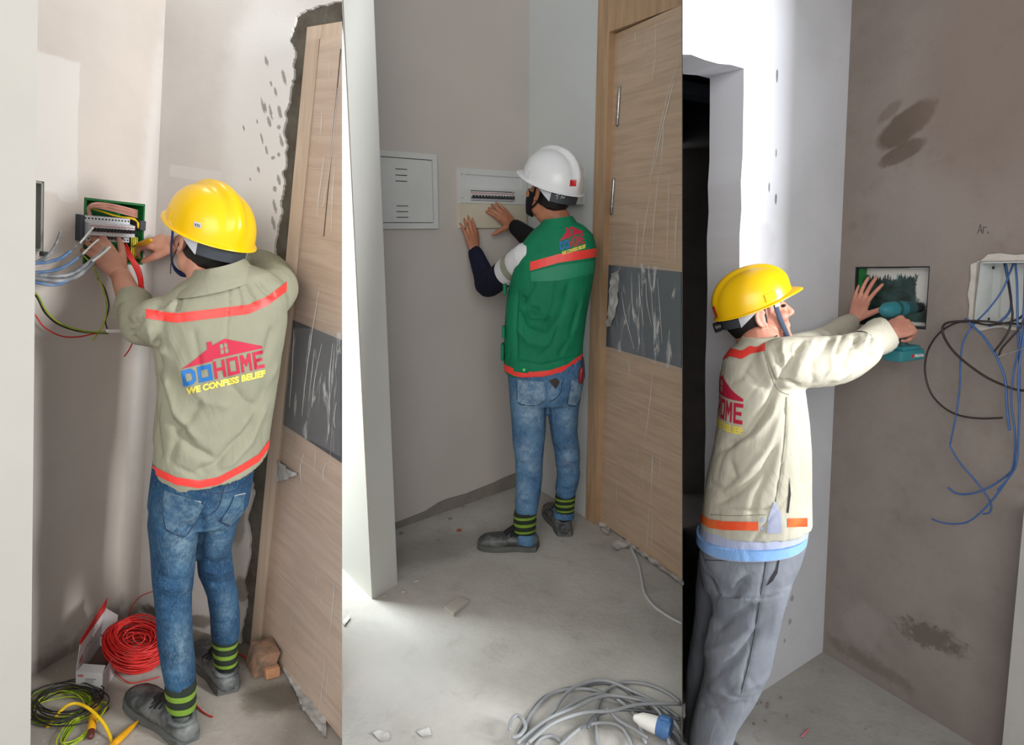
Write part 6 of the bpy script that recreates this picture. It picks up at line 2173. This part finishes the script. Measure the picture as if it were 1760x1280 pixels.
# shirt sleeves under the vest
m_white_cl = cloth_mat('white_shirt_cloth', (222, 222, 226), (206, 206, 210))
m_navy_cl = cloth_mat('navy_shirt_cloth', (22, 24, 48), (14, 15, 34))
m_black_cl = cloth_mat('black_sleeve_cloth', (18, 18, 24), (12, 12, 16))
m_greytape = simple('grey_sleeve_tape', (148, 150, 132), .8, .05, 20)
elb = W2L.hit(838, 490, .20)
sho = g.Q(908, 442, .02)
wr = W2L.hit(817, 434, .055)
sl_pts = [sho, sho.lerp(elb, .35), sho.lerp(elb, .7), elb, elb.lerp(wr, .3), elb.lerp(wr, .75), elb.lerp(wr, 1.0)]
A, F = fuse([tube(sl_pts, [.07, .068, .06, .058, .052, .042, .037], 22, smooth=4, round_ends=True)], .006, 3)
A = crease(A, F, .003, 10, 10, .1, 5.0, (elb - sho))
dirv = np.array((elb - sho).normalized()); par = (A - np.array(sho)) @ dirv / (elb - sho).length
wpar = (A - np.array(elb)) @ np.array((wr - elb).normalized())
isup = (par < 1.2)
def split(A, F, val, lo, hi):
    V, FF = clip_tris([Vector(a) for a in A], F, val, lo, hi)
    return weld(V, FF)


# one continuous arm value: upper arm 0..1, forearm 1..2
du = np.linalg.norm(A - (np.array(sho) + np.clip(par, 0, 1)[:, None] * np.array(elb - sho)), axis=1)
pf = np.clip(wpar / (wr - elb).length, 0, 1)
df = np.linalg.norm(A - (np.array(elb) + pf[:, None] * np.array(wr - elb)), axis=1)
val = np.where(du < df, np.minimum(par, 1.0), 1 + np.maximum(wpar / (wr - elb).length, 0))
slv = mk('shirt_sleeve', *split(A, F, val, -2, .52), m_white_cl, p2, smooth=179, label='white upper sleeve with grey tape')
mk('lower_sleeve', *split(A, F, val, .52, 3), m_navy_cl, slv, smooth=179, label='navy lower sleeve')
N = vnormals(A, F)
A2 = A + N * .0016
mk('sleeve_tape', *split(A2, F, val, .24, .36), m_greytape, slv, smooth=179)
# right arm: comes round the chest to the breakers
elb2 = P(935, 430, 3.12); wr2 = W2L.hit(884, 388, .085)
A, F = fuse([tube([g.Q(1000, 440, .08), P(985, 440, 3.02), elb2, elb2.lerp(wr2, .5), wr2.lerp(elb2, .04)], [.065, .062, .056, .05, .038], 20, smooth=4, round_ends=True)], .006, 3)
mk('shirt_sleeve', A, F, m_black_cl, p2, smooth=179, label='black right sleeve')

hc = g.Q(945, 332, .06)
f2v = (g.right * -.68 + g.away * .66 + g.U * .30)
fr2 = frame(f2v, g.U * 1.0 + g.right * .03)
parts = head_parts(hc, fr2, 1.0)
parts.append(tube([hc - fr2[2] * .03 - fr2[1] * .02, hc - fr2[2] * .08 - fr2[1] * .02, g.Q(956, 374, .045), g.Q(960, 400, .04)], [.062, .059, .058, .07], 20, smooth=3))
parts.append(rings_loft([[p for p in g.ring(a, b, c, d, bn * .75, bf * .75, o=.03, grow=-.025)] for a, b, c, d, bn, bf, t in tors[:-1]]))
parts.append(tube([sho, elb, elb.lerp(wr, .5), wr], [.045, .040, .036, .0275], 18, smooth=4))
parts.append(tube([g.Q(1000, 440, .08), elb2, elb2.lerp(wr2, .5), wr2], [.045, .040, .036, .0275], 18, smooth=4))
parts += [inner_limb(lr), inner_limb(rr_)]
parts.append(ellipsoid(g.Q(940, 665, .03), g.right, g.away, g.U, .12, .08, .09))
# left hand flat on the wall, right hand on the breakers
hy = (W2L.hit(802, 372, .022) - wr).normalized()
parts += hand_parts(wr, hy, W2L.n * 1.0 + hy * .1, 1, ((4, 6, 4), (2, 5, 4), (3, 6, 4), (4, 8, 5)), (5, 1, -3, -8), ((.45, .85, -.2), 5, 5), .98)
hy2 = (W2L.hit(836, 345, .03) - wr2).normalized()
parts += hand_parts(wr2, hy2, W2L.n * 1.0, -1, ((10, 18, 12), (16, 22, 14), (14, 22, 14), (12, 20, 14)), (4, 2, -3, -10), ((.85, .5, -.12), -6, 2), .98)
A, F = fuse(parts, .0038, 2)
mk('body', A, F, m_skin2, p2, smooth=179)
hair_cap(hc, fr2, p2, .05)
hat, hp = hard_hat(p2, hc, fr2, m_hat_w, 1.09, .014, .014, strap=None, dz=.006)
hb_ = bvh_of([v.co + LOC[p2.name] for v in hat.data.vertices], [list(f.vertices) for f in hat.data.polygons])
px_patch(hat, hb_, [(980, 309), (991, 309), (990, 320), (979, 320)], m_red, 'red_sticker', .0012, 3)
V2, FF = text2('T.N', -.01, .2, (954, 340, 972, 333))
# face mask
x, y, z = fr2
rings = []
for j in range(7):
    t = j / 6
    zz = -.01 - t * .105
    r = []
    for i in range(21):
        ph = math.pi * (.02 + .96 * i / 20)
        bulge = 1 + .06 * math.sin(math.pi * t)
        r.append(hc + x * (.073 * (1 - .38 * t ** 2.2) * math.cos(ph)) + y * (.018 + .092 * bulge * (1 - .08 * t) * math.sin(ph)) + z * zz)
    rings.append(r)
inner = [[hc + (p - hc) * .96 for p in r] for r in rings[::-1]]
V, FF = rings_loft(rings + inner + [rings[0]], cap=False, closed_ring=False)
mask = mk('face_mask', V, FF, m_black_cl, p2, smooth=179, label='black cloth face mask')
for s in (-1, 1):
    pts = [hc + x * s * .073 + y * .02 - z * .02, hc + x * s * .082 + y * .01 + z * .015, hc + x * s * .09 - y * .022 + z * .028, hc + x * s * .092 - y * .034 - z * .0, hc + x * s * .084 - y * .02 - z * .036, hc + x * s * .07 + y * .022 - z * .075]
    mk('ear_loop', *tube(pts, .0042, 8, smooth=5), m_black_cl, mask, smooth=179)
# marker scribble on the nape band
for k, pts in enumerate(([(956, 335), (962, 334)], [(959, 334), (958, 341)], [(964, 341), (966, 336), (968, 340), (970, 336)])):
    V = [P(a, b, 2.66) for a, b in pts]
nape = [o for o in hat.children if o.name.startswith('nape_band')][0]
nb_ = bvh_of([v.co + LOC[p2.name] for v in nape.data.vertices], [list(f.vertices) for f in nape.data.polygons])
for pts in ([(954, 336), (962, 334.5)], [(958.5, 335), (957.5, 342)], [(964, 341), (966, 336.5), (968.5, 340.5), (971, 337)]):
    seam(nape, nb_, pts, .0012, m_whitetip, 'marker_writing')

cuff_part(p2, [g.ring(884, 878, 922, 876, .052, o=oL + .01), g.ring(883, 890, 922, 889, .054, o=oL + .01), g.ring(883, 905, 921, 904, .052, o=oL + .01), g.ring(884, 917, 920, 916, .046, o=oL + .01)], ((.14, .25), (.42, .53), (.7, .81)))
cuff_part(p2, [g.ring(955, 848, 989, 848, .048, o=oR + .01), g.ring(954, 858, 988, 858, .05, o=oR + .01), g.ring(954, 870, 987, 870, .048, o=oR + .01), g.ring(956, 880, 986, 880, .044, o=oR + .01)], ((.15, .26), (.43, .54), (.71, .82)))
mk('trouser_hem', *rings_loft([g.ring(886, 912, 920, 914, .05, o=oL + .01), g.ring(888, 928, 921, 932, .05, o=oL + .0)]), m_jean2, p2, smooth=60)
mk('trouser_hem', *rings_loft([g.ring(950, 876, 987, 878, .05, o=oR + .01), g.ring(951, 886, 987, 888, .05, o=oR + .01)]), m_jean2, p2, smooth=60)
shoe(p2, FL(2, 926, 943), FL(2, 822, 940), g.U, m_boot, m_sole, lacemat=m_laceb)
shoe(p2, FL(2, 973, 923), FL(2, 944, 878), g.U, m_boot, m_sole, lacemat=m_laceb)
# screwdriver in the back pocket
a_ = g.Q(999, 640, -.07); b_ = g.Q(1001, 612, -.07)
sd_ = thing('screwdriver', g.Q(998, 652, -.07), 'red handled screwdriver sticking out of the jeans pocket', 'tool')
mk('grip', *tube([g.Q(998, 655, -.07), a_, g.Q(1000, 634, -.07)], [.011, .012, .009], 10, round_ends=True), simple('dark_red_grip', (130, 26, 30), .4), sd_, smooth=60)
mk('shaft', *tube([g.Q(1000, 636, -.07), b_], .0035, 8), m_black, sd_, smooth=60)
# ------------------------------------------------------------------ worker three: beige jacket, yellow hat, cordless drill
g = Figure(3, 1215, 1345, .12)
p3 = thing('person', g.F, 'worker in beige jacket and yellow hard hat drilling the right wall', 'person')
tors = [(1203, 903, 1396, 903, .15, .13, .0), (1207, 870, 1396, 870, .16, .14, 0), (1214, 820, 1396, 820, .165, .14, 0), (1224, 770, 1395, 770, .165, .14, 0), (1232, 725, 1392, 725, .165, .14, 0), (1237, 690, 1387, 688, .165, .15, 0),
        (1238, 650, 1380, 650, .16, .15, 0), (1243, 618, 1370, 618, .145, .15, 0), (1256, 598, 1352, 598, .12, .13, 0), (1272, 586, 1338, 586, .09, .10, 0), (1280, 578, 1332, 578, .07, .08, 0)]
rings = [g.ring(a, b, c, d, bn, bf, o=.0, tilt=t) for a, b, c, d, bn, bf, t in tors]
T_ = W3R.hit(1590, 527, -.03); dT = (T_ - CAM).dot(FW)
B_ = P(1521, 533, dT - .12)
dax = (T_ - B_).normalized()
wrR = P(1521, 573, dT - .16)
wrL = W3R.hit(1466, 551, .012)
shR = g.Q(1345, 625, -.10)
elbR = P(1440, 618, (shR - CAM).dot(FW) * .45 + (dT - .13) * .55 - .02)
rs = g.limb([g.Q(1325, 640, -.06), shR, shR.lerp(elbR, .5), elbR, elbR.lerp(wrR, .5) + DN * .012, wrR.lerp(elbR, .42)], [44, 47, 45, 42, 34, 26])
shL = g.Q(1350, 610, .13)
elbL = P(1405, 592, (shL - CAM).dot(FW) * .5 + (wrL - CAM).dot(FW) * .5)
ls = g.limb([g.Q(1335, 620, .1), shL, elbL, elbL.lerp(wrL, .55), wrL.lerp(elbL, .1)], [34, 34, 26, 20, 16])
A, F = fuse([rings_loft(rings), rs, ls], .006, 4)
jf = [([(1475, 575), (1462, 600), (1450, 640)], 3.5, -.012), ([(1440, 580), (1425, 610), (1420, 645)], 3.5, .009), ([(1500, 570), (1496, 590), (1500, 612)], 3, -.010), ([(1400, 590), (1405, 620), (1395, 655)], 4, -.008), ([(1380, 585), (1372, 610), (1352, 650)], 3.5, -.010), ([(1485, 612), (1460, 640), (1430, 655)], 4, .008), ([(1334, 664), (1318, 700), (1285, 745), (1234, 776)], 7, -.016), ([(1336, 685), (1325, 715), (1300, 745), (1260, 770)], 7, .008), ([(1338, 760), (1310, 810), (1270, 845), (1230, 866)], 8, -.014), ([(1345, 700), (1320, 775), (1280, 815)], 8, .006),
      ([(1312, 602), (1322, 635), (1334, 664)], 3, -.010), ([(1334, 664), (1348, 640), (1365, 610), (1375, 588)], 5, -.012), ([(1336, 660), (1355, 655), (1375, 665)], 4, -.010), ([(1330, 592), (1335, 610), (1345, 640)], 4, -.008), ([(1345, 585), (1345, 605), (1352, 630)], 4, .006),
      ([(1360, 590), (1358, 615), (1350, 645)], 5, -.007), ([(1430, 575), (1420, 595), (1395, 640)], 5, -.010), ([(1450, 572), (1442, 590), (1436, 610)], 4, -.009), ([(1465, 572), (1475, 585), (1470, 600)], 5, -.009), ([(1400, 580), (1380, 620), (1365, 650)], 6, .006),
      ([(1450, 600), (1420, 630), (1400, 655)], 6, .006), ([(1495, 572), (1485, 590), (1480, 610)], 5, .006), ([(1505, 600), (1490, 615), (1475, 640)], 4, -.008), ([(1330, 790), (1300, 850), (1290, 890)], 7, -.006), ([(1350, 682), (1350, 740), (1344, 800), (1333, 862)], 2.2, -.006),
      ([(1215, 830), (1240, 840), (1262, 820), (1255, 790)], 8, -.008), ([(1222, 880), (1260, 876), (1300, 880), (1330, 872)], 3, -.006), ([(1290, 620), (1272, 650), (1250, 660)], 6, -.006), ([(1280, 640), (1300, 660), (1320, 668)], 5, -.006), ([(1372, 700), (1380, 760), (1376, 840)], 6, -.005)]
A = ruffle(A, F, .004, 9, 4, 42.0, g.U)
A = sculpt(A, F, [(p_, w_ * .9, a_ * 1.3) for p_, w_, a_ in jf])
A = crease(A, F, .003, 9, 3.0, .09, 32.0, g.U + g.right * .8)
jk = mk('jacket', A, F, m_beige, p3, smooth=179, label='beige drill jacket with orange tape')
bv = bvh_of(A, F)
px_tape(jk, A, F, [(1230, 620), (1240, 613), (1254, 605), (1275, 610), (1290, 601), (1315, 596), (1325, 594)], 7, m_orange, urange=(1225, 1315), lim=-.5)
px_tape(jk, A, F, [(1198, 884), (1206, 890), (1218, 899), (1245, 903), (1303, 904), (1310, 904)], 7.5, m_orange3, urange=(1190, 1303), lim=-.6)
px_tape(jk, A, F, [(1350, 898), (1390, 897)], 7.5, m_orange3, urange=(1354, 1388))
m_blueshirt = cloth_mat('light_blue_shirt', (136, 176, 226), (120, 160, 212))
m_lav = cloth_mat('lavender_shirt', (176, 182, 204), (160, 166, 190))
# side vent showing the shirt
px_patch(jk, bv, [(1331, 860), (1337, 872), (1343, 884), (1343, 916), (1318, 916), (1320, 890)], m_lav, 'side_vent', .0025, 4, )
px_patch(jk, bv, [(1357, 818), (1359, 850), (1355, 882), (1352, 880), (1355, 850)], m_hole, 'pocket_slit', .002, 3)
for v in (893, 908):
    V, FF = cast(bv, [(1311 + 4 * math.cos(i * .628), v + 4 * math.sin(i * .628)) for i in range(10)], [list(range(10))], px_ray, .005)
    mk('button', V, FF, m_lav, jk)
seam(jk, bv, [(1312, 598), (1320, 630), (1332, 662), (1345, 674), (1356, 678)], .0016, m_khaki, 'armhole_seam')
seam(jk, bv, [(1352, 682), (1350, 740), (1342, 810), (1333, 862)], .0016, m_khaki, 'side_seam')
seam(jk, bv, [(1222, 884), (1260, 886), (1320, 884)], .0014, m_khaki, 'hem_seam')
# logo across the back, reading toward the near side
h = bv.ray_cast(CAM, ray(1277, 715).normalized())
S1 = h[0]
dirb = (g.right * .80 + g.away * .60).normalized()
farv = (g.away * .80 - g.right * .60).normalized()
Wl = .255
put_logo(jk, bv, lambda x, y: (S1 + farv * ((1 - x) * Wl) + g.U * ((y - .2) * .29) - dirb * .6, dirb), .0016, .03)
# collar and cuff
collar_part(g, jk, [(1262, 596, 1350, 590, .105, .10, .0, 36, 2.2, .0), (1270, 586, 1344, 582, .095, .09, .0, 36, 2.2, .0), (1276, 578, 1338, 576, .085, .085, .0, 36, 2.2, 0)], m_beige)
cA_ = wrR.lerp(elbR, .14); cB_ = wrR.lerp(elbR, .5)
cd_ = (cA_ - cB_).normalized()
ringsc = []
for (c, r) in ((cB_, .054), (cB_.lerp(cA_, .5), .056), (cA_ + cd_ * .008, .064), (cA_ + cd_ * .008, .060), (cB_.lerp(cA_, .5), .050)):
    a = cd_.cross(g.U).normalized(); b = cd_.cross(a)
    ringsc.append([c + a * r * math.cos(2 * math.pi * i / 20) + b * r * 1.05 * math.sin(2 * math.pi * i / 20) + cd_ * (.012 * math.sin(2 * math.pi * i / 20 * 3)) * (1 if r > .058 else 0) for i in range(20)])
mk('sleeve_cuff', *rings_loft(ringsc, cap=False), m_beige, jk, smooth=60)
mk('shirt_cuff', *tube([cB_, cA_ + cd_ * .02], .044, 16), m_lav, jk, smooth=60)

# trousers
nl = [(1215, 1000, 1362, 1000, .12), (1224, 1050, 1347, 1050, .105), (1213, 1100, 1335, 1100, .10), (1208, 1150, 1326, 1150, .098), (1197, 1200, 1302, 1200, .09), (1184, 1250, 1268, 1250, .08), (1181, 1310, 1250, 1310, .072), (1182, 1380, 1244, 1380, .066)]
fl3 = [(1200, 960, 1300, 960, .10), (1196, 1000, 1280, 1000, .10), (1193, 1050, 1262, 1050, .09), (1184, 1110, 1246, 1110, .085), (1180, 1160, 1236, 1160, .08), (1178, 1220, 1230, 1220, .07), (1178, 1300, 1228, 1300, .065)]
nr = [g.ring(a, b, c, d, bn, o=-.05 - .02 * i / 7, ex=2.1, n=28) for i, (a, b, c, d, bn) in enumerate(nl)]
frr = [g.ring(a, b, c, d, bn, o=.10 + .02 * i / 6, ex=2.1, n=28) for i, (a, b, c, d, bn) in enumerate(fl3)]
hip = [g.ring(1206, 885, 1386, 885, .13, .12), g.ring(1200, 930, 1386, 930, .145, .13), g.ring(1200, 965, 1376, 965, .15, .13), g.ring(1206, 1000, 1360, 1000, .14, .12)]
A, F = fuse([rings_loft(nr), rings_loft(frr), rings_loft(hip)], .007, 4)
tf = [([(1210, 985), (1230, 1022), (1262, 1020), (1285, 990)], 8, -.014), ([(1300, 1040), (1260, 1060), (1230, 1085)], 8, -.010), ([(1305, 1080), (1265, 1130), (1225, 1165)], 7, -.010), ([(1300, 1070), (1255, 1105), (1215, 1120)], 8, .008), ([(1200, 1212), (1235, 1222), (1290, 1205)], 6, -.009),
      ([(1215, 1180), (1250, 1195), (1310, 1170)], 7, .007), ([(1318, 945), (1308, 1020), (1290, 1120), (1274, 1190)], 2.5, -.004), ([(1225, 1055), (1215, 1090), (1212, 1130)], 6, .006), ([(1345, 990), (1335, 1040), (1325, 1100)], 9, .004)]
A = ruffle(A, F, .005, 8, 6, 52.0, g.U)
A = sculpt(A, F, [(p_, w_, a_ * 1.3) for p_, w_, a_ in tf])
A = crease(A, F, .003, 8, 8, .09, 62.0, g.U + g.right * .6)
tr = mk('trousers', A, F, m_grey_tr, p3, smooth=179)
bt_ = bvh_of(A, F)
px_patch(tr, bt_, [(1343, 938), (1340, 960), (1336, 985), (1328, 998), (1317, 1007), (1324, 993), (1333, 978), (1338, 958)], m_hole, 'pocket_opening', .002, 3)
seam(tr, bt_, [(1320, 945), (1308, 1020), (1291, 1120), (1274, 1190)], .0018, m_darkgrey, 'side_seam')
seam(tr, bt_, [(1212, 962), (1250, 963), (1293, 958)], .0016, m_darkgrey, 'waist_seam')
seam(tr, bt_, [(1293, 944), (1293, 958)], .0016, m_darkgrey, 'belt_loop')
# shirt tail under the jacket
sh = [g.ring(1204, 895, 1392, 895, .145, .13), g.ring(1200, 918, 1388, 918, .155, .135), g.ring(1200, 930, 1386, 926, .16, .135, tilt=.05)]
s_ = mk('shirt', *rings_loft(sh), m_lav, p3, smooth=60)
mk('shirt_hem', *rings_loft([g.ring(1197, 911, 1388, 911, .168, .145, tilt=.03), g.ring(1196, 925, 1387, 924, .172, .145, tilt=.04)]), m_blueshirt, s_, smooth=60)

# head, arms, hands
hc = g.Q(1300, 541, .075)
f3v = (g.right * .93 + g.away * .20 + g.U * .30)
fr3 = frame(f3v, g.U * 1.0)
parts = head_parts(hc, fr3, .98)
parts.append(tube([hc - fr3[2] * .03 - fr3[1] * .02, hc - fr3[2] * .075 - fr3[1] * .03, g.Q(1306, 584, .04), g.Q(1305, 610, .02)], [.062, .06, .062, .075], 20, smooth=3))
parts.append(rings_loft([g.ring(a, b, c, d, bn * .7, bf * .7, grow=-.025) for a, b, c, d, bn, bf, t in tors[:-1]]))
parts.append(tube([shR, elbR, elbR.lerp(wrR, .5), wrR], [.05, .042, .036, .029], 18, smooth=4))
parts.append(tube([shL, elbL, elbL.lerp(wrL, .5), wrL], [.045, .04, .034, .029], 18, smooth=4))
parts += [inner_limb(nr), inner_limb(frr), ellipsoid(g.Q(1290, 960, 0), g.right, g.away, g.U, .11, .09, .09)]
hyl = (W3R.hit(1493, 484, -.012) - wrL).normalized()
parts += hand_parts(wrL, hyl, W3R.n * 1.0, 1, ((6, 10, 6), (3, 8, 6), (3, 8, 6), (5, 8, 6)), (14, 3, -4, -10), ((.72, .7, -.15), -4, 2), 1.0)
hyr = (P(1572, 553, dT - .13) - wrR).normalized()
parts += hand_parts(wrR, hyr, (CAM - wrR).normalized() * .8 + g.U * .45, -1, ((62, 78, 50), (66, 80, 50), (70, 80, 50), (72, 80, 50)), (2, 1, -1, -4), ((.5, .75, -.5), 5, 10), 1.14)
A, F = fuse(parts, .0036, 2)
mk('body', A, F, m_skin3, p3, smooth=179)
hair_cap(hc, fr3, p3, .05, .98)
x, y, z = fr3
for s in (-1, 1):
    mk('eyebrow', *tube([hc + x * s * .02 + y * .0925 + z * .028, hc + x * s * .035 + y * .088 + z * .032, hc + x * s * .05 + y * .076 + z * .028], .0035, 6, smooth=4), m_hair, p3, smooth=179)
    mk('eye', *ellipsoid(hc + x * s * .033 + y * .083 + z * .006, x, y, z, .012, .008, .005, 12, 8), m_hair, p3, smooth=179)
    sb2 = [hc + x * s * .076 + y * .02 + z * .03, hc + x * s * .074 + y * .022 + z * .0]
hat, hp = hard_hat(p3, hc, fr3, m_hat_y, .97, .008, .02, strap=m_slate, dz=.006, knob=True, peak=.030)
hb_ = bvh_of([v.co + LOC[p3.name] for v in hat.data.vertices], [list(f.vertices) for f in hat.data.polygons])
px_patch(hat, hb_, [(1224, 527), (1228, 526), (1234, 545), (1231, 545)], m_red, 'red_sticker', .0012, 3)
# boots, below the frame
for rg, lab in ((nr, 0), (frr, 1)):
    c = sum(rg[-1], Vector()) / len(rg[-1])
    hq = c - g.U * (c - g.F).dot(g.U)
    c2 = sum(rg[-2], Vector()) / len(rg[-2])
    mk('trouser_leg', *tube([c + g.U * .03, hq + g.U * .06], [.066, .06], 18), m_grey_tr, p3, smooth=60)
    shoe(p3, hq + g.away * .05 - g.right * .02, hq + g.right * .14 - g.away * .16, g.U, m_boot, m_sole, lacemat=m_laceb)

# ---- cordless drill
m_teal = simple('teal_tool_plastic', (34, 118, 128), .5, .1, 14, c2=(58, 120, 124))
m_teald = simple('dark_teal_rubber', (30, 78, 82), .6, .08, 14)
dr = thing('cordless_drill', P(1552, 620, dT - .11), 'teal cordless drill held against the painted plate', 'drill')
ax1 = dax; up3 = (g.U - ax1 * g.U.dot(ax1)).normalized(); sd3 = ax1.cross(up3)
Ltot = (T_ - B_).length
bp = lambda t: B_ + ax1 * (Ltot * t)
mk('motor_housing', *tube([bp(0), bp(.04), bp(.2), bp(.42)], [.022, .028, .030, .029], 20, round_ends=True), m_teal, dr, smooth=50)
mk('housing_band', *tube([bp(.2), bp(.27)], .0308, 20), m_teald, dr, smooth=40)
mk('gear_case', *tube([bp(.4), bp(.5), bp(.68)], [.028, .027, .022], 20), m_teald, dr, smooth=40)
mk('chuck', *tube([bp(.68), bp(.7), bp(.86), bp(.9)], [.019, .021, .019, .010], 18), m_black, dr, smooth=40)
mk('drill_bit', *tube([bp(.9), bp(1.0)], .003, 8), m_steel, dr, smooth=40)
bat = P(1553, 606, dT - .115)
hd = (bat - bp(.25))
mk('handle', *tube([bp(.25), bp(.25) + hd * .3, bp(.25) + hd * .7, bat], [.022, .019, .018, .022], 16, smooth=3), m_teald, dr, smooth=179)
bx = (RT * .95 - DN * .10 + FW * .35).normalized(); bz = (g.U - bx * g.U.dot(bx)).normalized(); by = bz.cross(bx)
b_o = mk('battery', *join(obox(bat - bz * .006, bx, by, bz, .125, .078, .042, .009, 2), obox(bat + bz * .018, bx, by, bz, .09, .066, .02, .006, 2)), m_teal, dr, smooth=35)
bn_ = -by if (-by).dot(CAM - bat) > 0 else by
lt = simple('white_print', (226, 228, 228), .5)
V2, FF = text2('Makita', .03, .15, (0, 0, .046, .013))
o0 = bat - bz * .008 + bx * .006 + bn_ * .0396
mk('lettering', [o0 + bx * p[0] + bz * (p[1] - .006) for p in V2], FF, lt, b_o)
mk('emblem', *tube([o0 - bx * .008 - bn_ * .0006, o0 - bx * .008 + bn_ * .0006], .006, 12), m_red, b_o)
